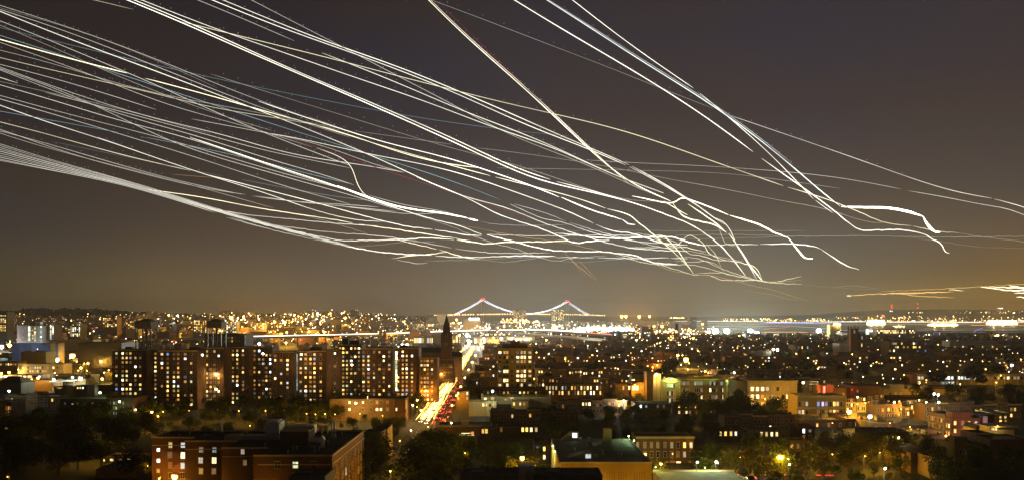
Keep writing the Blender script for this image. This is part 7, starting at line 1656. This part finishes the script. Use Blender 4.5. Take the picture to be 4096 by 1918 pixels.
# ------------------------------------------------------------------ aircraft light trails
TRAILS = """
w 3.0 4 1.3|508,0 728,90 957,193 1196,296 1400,383 1567,457 1785,554 1997,655 2057,689 2165,727 2328,759 2513,805
w 2.6 4 1.2|535,0 761,92 978,193 1223,302 1375,364 1622,470 1839,565 2019,655 2057,680 2201,718/2228,727 2328,750 2437,784 2535,811 2600,833 2676,863 2750,891 2847,952 2879,979 2934,1039 2982,1101
w 2.2 3 .8|565,0 750,73 924,139 1141,212 1400,304 1567,359 1785,435 2002,524 2111,554 2220,587 2285,614 2355,655 2383,680 2491,713 2584,746 2654,773
y 2.2 2.2 .35|375,0 533,38
y 2.2 3.4 .8|728,88 815,109 978,149 1169,196 1400,253 1567,299 1785,353 2002,408 2220,457 2437,505 2600,554 2750,609 2879,656 3026,705 3132,743/3152,749 3314,797 3433,846 3542,890 3645,902/3652,903 3738,922 3835,931
w 2.6 3.4 .9|848,0 1087,98 1332,185 1350,190 1595,280 1807,364 2002,455 2220,549 2328,582 2497,655 2502,660/2519,667 2644,732 2741,792 2771,808 2847,862/2849,865 2906,898 2950,985 2993,1055 3026,1115
w 2.6 4 .9|891,0 1141,103 1359,188 1567,255 1812,356 2029,446 2220,535 2508,652 2516,659/2529,666 2654,729 2730,781 2733,781 2792,822 2852,868 2906,900
g 1.8 2 .35|791,0 924,54 1177,164
g 1.6 2.4 .4|1005,0 1130,65 1277,141 1348,177 1421,212 1584,304 1763,389 1894,467 2002,522 2111,576 2274,625 2355,655 2383,675 2491,724 2600,773
w 2.2 3.4 .8|1288,212 1400,255 1513,299 1730,391 1877,457 2078,527 2247,598 2355,655 2410,686 2519,724 2654,772
n 2.2 5 1.6|1714,0 1877,163 2057,315 2211,459 2334,576 2418,655 2437,680 2502,729 2595,767 2682,804/2690,811 2725,857 2747,871 2809,887 2858,898 2906,930
n 2.0 3 .8|1722,0 1885,161 2065,313 2220,458 2345,577 2426,655 2448,686 2519,738
r 1.4 1.4 .18|1755,11 1894,147 2057,304 2209,451 2328,565 2404,639
g 1.4 1.4 .3|1725,0 1828,38 2002,103 2165,168 2328,228 2491,291 2654,359 2750,394 2855,435
w 3.4 3.6 1.4|2057,0 2247,117 2437,226 2600,323 2750,418 2803,451 2863,492 2934,549 3012,607/3047,634 3135,697 3243,773 3341,846 3390,887 3444,919 3515,919 3596,918 3689,933 3732,957 3767,976 3781,1006 3797,1012
c 3.0 4 1.0|2187,0 2383,125 2573,250 2750,356 2847,418 2950,489 3069,581 3162,655 3270,756 3346,816 3360,824
c 2.0 2 .5|2194,0 2388,121 2578,245 2758,353 2852,413 2958,486 3075,577 3170,655
w 2.8 3 1.1|2290,0 2491,158 2654,272 2750,337 2773,352/2800,374 2912,462 3004,549 3091,614 3129,655 3162,702 3254,796/3261,801 3330,851
g 1.6 2.6 .7|2912,459 3135,535 3352,608 3482,655 3623,705 3765,754 3868,778 3968,793/3978,796 4042,811 4107,832
h 7 13 6|3365,826 3450,831 3547,828 3623,843 3689,864/3693,866 3710,898 3740,925 3759,927
d 1.4 1.6 .4|1899,590 2165,622 2274,640 2491,675 2622,708 2750,729 2917,759 3124,803 3292,832 3460,884 3531,892
d 1.4 1.4 .35|1986,672 2383,678 2750,686 2917,692 3135,721 3360,754
g 1.2 2.4 .5|2345,640 2546,653 2750,659 3135,686 3352,708 3602,756/3632,763 3830,797 3922,819 4020,830 4107,864
y 3.0 3 1.3|582,314 815,375 978,421 1141,470 1304,508 1350,522 1470,560 1540,592 1654,633 1730,653 1839,667 1926,672
w 2 5 1.8|1033,405 1223,473 1350,508 1459,549 1595,590 1730,610 1817,632 1894,667 2002,697 2084,729 2165,754 2236,788/2245,789 2328,827 2410,854 2486,877/2490,878 2513,895 2540,898
n 1.8 4 1.3|1169,473 1426,550 1567,599 1730,637 1839,675 1961,703/1982,708 2084,735 2220,767 2328,797 2423,833/2430,835 2513,857 2551,887 2592,920 2676,990 2709,1023
w 2 4 1.2|1087,535 1250,560 1350,591 1486,621 1676,651 1839,689 1921,718 2029,757 2165,805 2274,846 2374,893/2384,898 2459,925 2519,930 2595,955 2665,974 2750,979
w 3 3 .9|0,46 272,155 516,245 734,326 978,421 1250,522 1350,569 1491,621 1665,705 1839,784 2002,822 2165,887 2328,941 2508,988 2654,1001 2750,1004
w 2 4 1.5|1665,708 1855,786 2002,860 2133,903 2220,936 2298,971 2345,966 2437,960
b 2 2 .5|0,142 245,220 544,318 761,389 951,451 1169,522 1350,577 1513,629 1730,697 1926,767 2002,800
r 1.6 1.6 .25|1103,535 1250,582 1350,618 1567,691 1785,762 1948,816 2111,871
n 1.6 3 1|1266,592 1350,623 1393,648 1413,680 1426,729 1459,781 1486,792
h 3 9 4|1350,743 1459,784 1567,822 1676,841 1785,854 1869,872/1875,874 1910,882
g 1.4 1.2 .4|1910,882 1975,895 2111,901 2274,898
w 2.4 4 1.4|761,550 1033,642 1196,697 1350,743 1459,789 1567,827 1676,860 1741,879 1823,898 1926,936/1948,938 2057,966 2192,998 2317,1005 2426,1007 2464,1012 2546,1023 2616,1050 2709,1055
w 2.6 2.4 .9|391,550 625,632 815,697 1033,762 1250,838 1350,864 1432,879 1557,887
w 2.4 3.4 1.2|829,699 1033,751 1223,800 1350,834 1486,871 1622,903 1730,917/1739,917 1872,939 1926,941
y 2.4 3.6 1.4|598,759 815,789 1005,827 1196,857 1350,880 1410,892/1437,897 1567,914 1730,939 1815,951/1818,951 1872,963 1932,974 2029,968 2187,966 2247,963 2296,966
w 2 3.6 1.3|1196,930 1304,949 1350,960 1486,960 1595,957 1725,951 1815,958/1828,959 1894,968 1942,975
w 3 4 1.4|1141,914 1250,941 1350,974 1459,998 1567,1012 1676,1018 1728,1020/1743,1023 1839,1028 1872,1028 1948,1027 2057,1023 2220,1024
y 2 3.4 1.3|1567,1033 1633,1023 1725,1015 1790,1007
y 2 3.6 1.4|1557,952 1622,966 1747,996/1758,998 1812,1015 1872,1031 1926,1037
w 2 2.4 .8|1589,1039 1633,1047 1676,1053 1709,1050
w 2 2 .7|1114,901 1250,920 1350,930 1513,942 1676,966 1807,991/1820,993 1948,1009 2084,1012 2198,1010
w 1.6 2 .6|1350,822 1513,843 1622,854 1758,854
w 1.6 2 .6|1475,781 1622,822 1741,838 1812,854
o 2 2 .5|2260,1012 2317,1066 2385,1121
o 1.8 1.8 .45|2312,1034 2345,1072 2387,1114
o 1.2 1.2 .3|2274,1028 2323,1083 2345,1107
y 2.4 5 2.2|2654,805 2750,860/2752,816 2809,854 2863,892 2904,928/2915,933 2955,990 3004,1066 3048,1120
h 3 7 3|2529,784 2700,811 2722,789 2771,803 2836,827 2913,859/2920,861 3037,898 3107,933 3150,949/3154,952 3189,995 3221,1031 3251,1033
y 2 3 1|2600,941 2700,985 2754,941 2814,974 2836,1012 2896,1039 2939,1044 2982,1055 3026,1071 3050,1123
w 2 5 2|2220,930 2437,952 2600,947 2700,949 2754,968 2817,982
y 2 2 .9|2825,976 2863,1017 2885,1071
w 2 3.4 1.6|2787,981 2906,978 2961,976 3033,978/3041,976 3189,976 3254,985 3281,994/3284,995 3325,1023 3379,1058 3436,1077
y 2 2 .8|2874,909 2906,976 2944,985
y 2 2.4 .8|2546,930 2700,968 2754,1012 2809,1023 2863,1039 2972,1042
y 2 2.4 .9|2600,941 2676,990 2700,1012 2743,1055 2776,1096
y 1.8 2 .8|2776,1096 2820,1090 2906,1093 2934,1101
y 2 2.6 .9|2437,1009 2600,1045 2700,1077 2733,1085 2776,1099 2836,1099 2885,1118 2961,1120 3037,1120 3080,1129 3135,1120 3205,1104
y 1.8 2.4 .8|2464,1023 2627,1058 2700,1058 2787,1061 2863,1082 2928,1099 3004,1115 3080,1129 3208,1135
o 1.6 1.6 .5|3048,1121 3113,1126 3205,1118
o 1.6 1.6 .35|2600,1047 2700,1085 2863,1104 3004,1139 3113,1164 3178,1186 3243,1205
o 1.2 1.2 .25|2974,1160 3080,1175 3162,1196 3238,1199
y 1.6 2 .6|2700,1001 2765,1004 2830,1017 2885,1028 2944,1039
y 1.6 2.2 .7|2700,1028 2754,1028 2820,1042 2879,1071 2961,1099 3026,1118
y 1.6 2 .6|2700,1042 2771,1047 2820,1044 2863,1055 2906,1093
g 1.2 1.2 .3|2700,941 2917,937 3189,944 3460,942 3732,947 4107,944
g 1 1 .2|2165,922 2600,921 2700,923 2972,922 3216,922
g 1 1 .2|2700,955 2863,953 3026,949 3243,942
g 1.2 1.2 .3|3835,931 3949,949 4047,960 4107,969
d 1 1 .2|3623,947 3786,968 3895,985 4107,993
o 2.04 3.74 1.19|3387,1182 3460,1177 3569,1172 3705,1169 3814,1165
y 6.8 2.38 2.04|3387,1181 3406,1182
y 4.42 2.38 1.7|3795,1157 3854,1161
d 1.4 1.4 .3|3330,1149 3395,1141 3515,1152
o 2.04 2.72 0.85|3515,1164 3732,1156 3922,1145 4107,1134
y 4.08 5.1 2.38|3922,1146 4058,1161 4107,1159
y 5.1 6.8 3.06|4036,1140 4107,1153
y 4.08 5.1 2.38|3955,1146 4107,1150
y 5.1 5.1 2.38|4058,1172 4107,1169
y 5.779999999999999 5.779999999999999 2.72|4066,1186 4107,1189
o 2.04 2.72 0.85|3569,1169 3678,1183 3819,1188
y 2.2 1 .9|3558,1170 3591,1173 3678,1177
d 1 1 .15|3205,1138 3352,1150 3515,1156
g 1.6 1.8 .45|0,22 217,90 451,170 630,239 842,326 1033,402 1163,448 1359,514
w 1.8 2 .5|0,39 190,98 435,190 652,277 870,364 1141,467 1400,549
g 1.2 1.2 .2|0,32 272,109 489,185 696,272 870,353
w 1.8 2 .55|0,84 179,152 380,239 598,326 815,429 1087,544 1404,664
d 1.6 1.6 .35|0,101 163,168 348,250 505,321 707,397 924,478 1087,522
y 3.6 3.6 1.5|0,158 163,204 353,255 508,293
w 1.6 1.6 .5|0,170 245,255 489,348 652,418 842,467 1087,535 1247,588
d 1.6 1.6 .45|0,201 163,239 348,296 516,351 707,391 924,429 1141,473 1359,514
y 2.0 2 .6|0,231 217,283 435,332 652,380 815,427 1033,462 1250,492 1359,522
g 1.8 1.8 .5|0,258 217,313 408,370 625,439
w 2 2.2 .6|0,269 217,348 435,421 652,484 870,530 946,550 1114,610 1234,632 1400,653 1513,664 1616,690
w 2 2 .6|0,276 245,361 462,459 560,511 641,550 707,580 870,632 1087,691 1250,740 1400,778 1491,808 1600,841
w 2 2 .6|0,280 245,375 489,462 679,514 815,550 1087,642 1400,729 1415,740
n 2.6 2.6 .6|0,310 71,333
d 1.4 1.4 .3|0,326 141,356 261,386 489,435 679,492 842,535
w 2 2.2 .65|0,340 272,418 489,489 707,535 761,552 1033,647 1196,702 1400,765
g 2 2 .5|182,370 326,408 489,446 707,508 880,550 1033,602 1196,629 1400,672
w 1.6 2 .5|0,382 272,457 489,511 707,568 924,632 1141,697 1400,762
g 1.8 2 .5|0,396 136,435 380,505 522,550 707,604 924,675 1141,746 1400,816
w 2.4 2.6 .75|0,421 217,500 391,550 625,632
b 1.6 1.6 .4|0,445 163,473 472,530
y 2.0 2.4 .75|0,488 190,535 239,550 435,607 625,653 764,683
g 1.6 1.8 .5|0,516 60,535 245,607 435,659 625,708 815,754 981,778
g 1.6 1.8 .5|0,524 109,550 326,615 544,678 761,735 965,777
d 1.6 1.6 .4|0,535 49,553 272,615 489,670 707,724 924,784 1097,833
g 1.6 2 .55|1008,784 1087,797 1250,811 1400,819 1513,828
g 1.6 2 .55|1024,784 1196,808 1400,827 1459,833 1584,846
b 1.2 1.2 .2|207,566 435,613 625,653 894,705
o 1.6 1.6 .3|685,697 859,711
b 1.4 1.4 .35|967,718 1169,757 1400,795 1513,805
g 1.2 1.2 .35|1169,852 1277,876 1400,911 1470,936
b 1.6 1.6 .45|560,546 815,593 1005,634 1169,680 1400,735
b 1.2 1.6 .35|0,111 435,217 707,280 1005,345 1400,421 1567,454 1894,503 2111,530 2274,544
d 1.4 1.6 .4|842,296 978,340 1196,408 1400,470 1567,522 1730,571 1894,620 1937,621 2165,691 2383,767 2513,803 2665,805
d 1.2 1.4 .35|1421,524 1622,552 1809,578
g 1.6 1.8 .5|766,476 924,505 1082,535 1245,565 1350,587 1459,659 1616,690
w 1.8 2 .6|1234,468 1400,527
w 2 2.4 .8|815,827 978,857 1141,873 1350,893 1513,903
o 1.4 1.6 .4|1839,898 2057,941 2274,974 2437,1012
g 1.4 1.6 .5|1654,857 1785,898 1948,963 2084,1001 2154,1028 2220,1042 2301,1031 2426,1022
g 1.2 1.4 .4|1894,1034 2029,1047 2111,1036 2187,1028
d 1.2 1.4 .35|1698,1042 1894,1039 2057,1031 2230,1027
b 1.2 1.4 .35|2220,1042 2328,1049 2437,1039 2573,1034
w 2 3 1.1|2220,1028 2377,1030/2391,1030 2546,1033 2676,1030/2684,1031 2750,1034
w 1.8 2.6 .9|2040,816 2165,871 2263,892 2355,925 2491,955 2600,971 2682,970
c 1.8 2.2 .6|2057,816 2165,846 2263,883/2279,890 2383,922 2508,955 2627,985 2750,1007
w 1.6 2.2 .8|1948,936 2111,942 2274,942 2437,939 2589,944
y 1.8 2.8 1.1|2513,989 2573,989 2654,990 2750,989 2760,993 2825,1006
y 2 4 1.5|2600,944 2644,940 2682,968 2720,1012 2750,1061 2776,1096
g 1.2 1.4 .4|1350,971 1415,985 1513,979 1622,968 1741,967
w 1.3 1.9 .55|0,576 217,643 435,704 625,757 815,819 1087,896 1400,982
g 1.3 1.9 .55|0,583 217,648 435,707 625,760 815,822 1087,899 1400,982
w 1.3 1.9 .55|0,591 217,655 435,711 625,764 815,824 1087,901 1400,983
g 1.3 1.9 .55|0,598 217,656 435,711 625,763 815,823 1087,900 1400,984
w 1.3 1.9 .85|0,605 217,662 435,714 625,767 815,826 1087,902 1400,984
g 1.3 1.9 .55|0,613 217,668 435,718 625,770 815,829 1087,905 1400,985
w 1.3 1.9 .55|0,622 217,671 435,719 625,770 815,828 1087,904 1400,986
g 1.3 1.9 .85|0,629 217,677 435,722 625,773 815,831 1087,906 1400,987
g 1.8 1.8 .5|0,637 217,683 435,726 625,777 850,848/905,869 1087,918 1400,987
g 1.8 1.8 .5|0,642 217,684 435,726 625,776 862,850/923,869 1087,918 1400,987
"""
TC = {'w': (1, .97, .82), 'n': (1, .93, .70), 'y': (1, .90, .60), 'g': (.97, .96, .84), 'c': (.92, 1, .96), 'b': (.36, .62, .72), 'd': (.86, .82, .68), 'o': (1, .58, .16), 'r': (.75, .05, .05), 'h': (1, .95, .70)}
TW = {'w': 'white', 'n': 'warm white', 'y': 'yellowish', 'g': 'greyish white', 'c': 'cool white', 'b': 'thin blue', 'd': 'dim beige', 'o': 'orange', 'r': 'dim red', 'h': 'dazzling'}
def spline(P, k):
    out = []
    for i in range(len(P) - 1):
        p0, p1, p2, p3 = P[max(i - 1, 0)], P[i], P[i + 1], P[min(i + 2, len(P) - 1)]
        if i == 0: p0 = (2 * p1[0] - p2[0], 2 * p1[1] - p2[1])
        if i == len(P) - 2: p3 = (2 * p2[0] - p1[0], 2 * p2[1] - p1[1])
        # centripetal Catmull-Rom keeps sharp turns from looping
        def tj(t, a, b): return t + max(math.hypot(b[0] - a[0], b[1] - a[1]), 1e-3) ** .5
        t0 = 0; t1 = tj(t0, p0, p1); t2 = tj(t1, p1, p2); t3 = tj(t2, p2, p3)
        for s in range(k):
            t = t1 + (t2 - t1) * s / k
            L = lambda a, b, ta, tb: tuple((tb - t) / (tb - ta) * a[q] + (t - ta) / (tb - ta) * b[q] for q in (0, 1))
            A1, A2, A3 = L(p0, p1, t0, t1), L(p1, p2, t1, t2), L(p2, p3, t2, t3)
            B1, B2 = L(A1, A2, t0, t2), L(A2, A3, t1, t3)
            out.append(L(B1, B2, t1, t2))
    out.append(tuple(P[-1])); return out
def smooth(uv):
    """straight flight high up: irons out small wobbles above the braid, leaves the turns below alone"""
    L = [0.0]
    for a, b in zip(uv, uv[1:]): L.append(L[-1] + math.hypot(b[0] - a[0], b[1] - a[1]))
    n = max(4, int(L[-1] / 15)); out = []; k = 0
    for i in range(n + 1):
        d = L[-1] * i / n
        while k < len(L) - 2 and L[k + 1] < d: k += 1
        f = (d - L[k]) / max(1e-6, L[k + 1] - L[k]); out.append((uv[k][0] + (uv[k + 1][0] - uv[k][0]) * f, uv[k][1] + (uv[k + 1][1] - uv[k][1]) * f))
    turn = 0.0                                          # a path that swings round sharply keeps its corners
    for i in range(3, len(out) - 3):
        a1 = math.atan2(out[i][1] - out[i - 3][1], out[i][0] - out[i - 3][0]); a2 = math.atan2(out[i + 3][1] - out[i][1], out[i + 3][0] - out[i][0]); turn = max(turn, abs(a2 - a1))
    for _ in range(160 if turn < .45 else 6):
        new = out[:]
        for i in range(1, len(out) - 1):
            w = .5 * max(.03, min(1.0, (860 - out[i][1]) / 220.0))
            if out[i][1] > 860 and _ > 8: w = 0
            new[i] = tuple(out[i][q] + w * ((out[i - 1][q] + out[i + 1][q]) / 2 - out[i][q]) for q in (0, 1))
        out = new
    ph = [out[0][0] * .7 % 6.28, out[-1][1] * .9 % 6.28]                # a little unsteady air low down
    return [(u, v + (1.2 * sin(u / 11.0 + ph[0]) * sin(u / 27.0 + ph[1]) + .7 * sin(u / 6.3 + ph[1])) * max(0.0, min(1.0, (v - 800) / 120.0)) if 0 < i < n else v) for i, (u, v) in enumerate(out)]
def trails():
    """paths of aircraft lights on their approach: some 0.5-1 km up, from far over the bay to nearly overhead"""
    rows = []
    for ln in TRAILS.strip().split('\n'):
        hd, body = ln.split('|'); c, w0, w1, e = hd.split()
        rows.append((c, float(w0), float(w1), float(e), [[tuple(map(float, p.split(','))) for p in s.split()] for s in body.split('/')]))
    edge = sorted([i for i, q in enumerate(rows) if q[4][0][0][0] <= 6], key=lambda i: rows[i][4][0][0][1])
    top = sorted([i for i, q in enumerate(rows) if q[4][0][0][1] <= 6 and i not in edge], key=lambda i: rows[i][4][0][0][0])
    mid = [i for i in range(len(rows)) if i not in edge and i not in top]; mid.sort(key=lambda i: rows[i][4][0][0][0])
    lab = {}
    for k, i in enumerate(edge): lab[i] = '%s aircraft light trail, %s from the top where trails meet the photo\'s left edge' % (TW[rows[i][0]], nth(k + 1))
    for k, i in enumerate(top): lab[i] = '%s aircraft light trail entering at the photo\'s top edge, %s from the left there' % (TW[rows[i][0]], nth(k + 1))
    for k, i in enumerate(mid): lab[i] = '%s aircraft light trail starting in mid-sky, %s such start counted from the left' % (TW[rows[i][0]], nth(k + 1))
    r = random.Random(8); tm = {}
    for i, (c, w0, w1, e, segs) in enumerate(rows):
        key = (c, e)
        if key not in tm: glow('trail_%s_%d' % (c, round(e * 100)), TC[c], e * 1.35, pattern=.45, scale=.0011); tm[key] = 'trail_%s_%d' % (c, round(e * 100))
        alt = r.uniform(.92, 1.1); n_all = sum(len(s) for s in segs); done = 0
        def world(u, v):
            tn = max(V0 - v, 60) / FPX; Y = alt * 760.0 / (tn + .022); return (X(u, Y), Y, CAMH + Y * (V0 - v) / FPX)
        root = None
        if len(segs) > 1:
            root = tag(empty('aircraft_light_trail', world(*segs[0][0])), lab[i], 'light trail', 'aircraft light trails')
        allp = []
        (ua, va), (ub, vb) = segs[0][0], segs[0][1]      # paths that leave the frame run on beyond it
        if ua <= 6 or va <= 6:
            k = 520 / math.hypot(ub - ua, vb - va); segs = [[(ua - (ub - ua) * k, va - (vb - va) * k)] + segs[0]] + segs[1:]
        (ua, va), (ub, vb) = segs[-1][-2], segs[-1][-1]
        if ub >= 4090:
            k = 420 / math.hypot(ub - ua, vb - va); segs = segs[:-1] + [segs[-1] + [(ub + (ub - ua) * k, vb + (vb - va) * k)]]
        for s in segs:
            if len(s) < 2: continue
            uv = smooth(spline(s, 6)); P = [world(*p) for p in uv]; nn = len(P)
            R = []
            for j in range(nn):
                f = (done + (len(s) - 1) * j / (nn - 1)) / max(1, n_all - 1); wd = w0 + (w1 - w0) * min(1, f)
                tip = min(1.0, .3 + j * .2, .3 + (nn - 1 - j) * .2)
                R.append(wd * tip * .5 * P[j][1] / FPX)
            done += len(s); allp += uv
            o0 = Vector(P[0]); mb = MB().tube([tuple(Vector(p) - o0) for p in P], R, 5)
            if root: mb.build('light_streak', tm[key], root, o0 - root.location)
            else: tag(mb.build('aircraft_light_trail', tm[key], None, o0), lab[i], 'light trail', 'aircraft light trails')
    return rows
ROWS = trails()
def strobes():
    """wing-tip strobes: single flashes beside the upper trails"""
    r = random.Random(3); glow('strobe_white', (.9, .95, 1), 1.1); glow('strobe_red', (1, .15, .08), .8)
    mb = MB()
    for i, (c, w0, w1, e, segs) in enumerate(ROWS):
        if segs[0][0][1] > 620 or c in 'ob': continue
        uv = smooth(spline(segs[0], 6)); step = r.uniform(46, 74); acc = r.uniform(0, step); s = r.choice((-1, 1)) * r.uniform(4, 9)
        for (a, b), (c2, d) in zip(uv, uv[1:]):
            acc += math.hypot(c2 - a, d - b)
            if acc > step:
                acc -= step; v = d - abs(s) * 1.3 - 3; u = c2 + s
                if v > 700: continue
                tn = max(V0 - v, 60) / FPX; Y = 760.0 / (tn + .022)
                mb.octa((X(u, Y), Y, Z(v, Y)), 1.0 * Y / FPX, 0 if r.random() < .8 else 1)
    tag(mb.build('strobe_flashes', ['strobe_white', 'strobe_red']), 'tiny strobe flashes dotted beside the upper aircraft trails', None, None, 'stuff')
strobes()
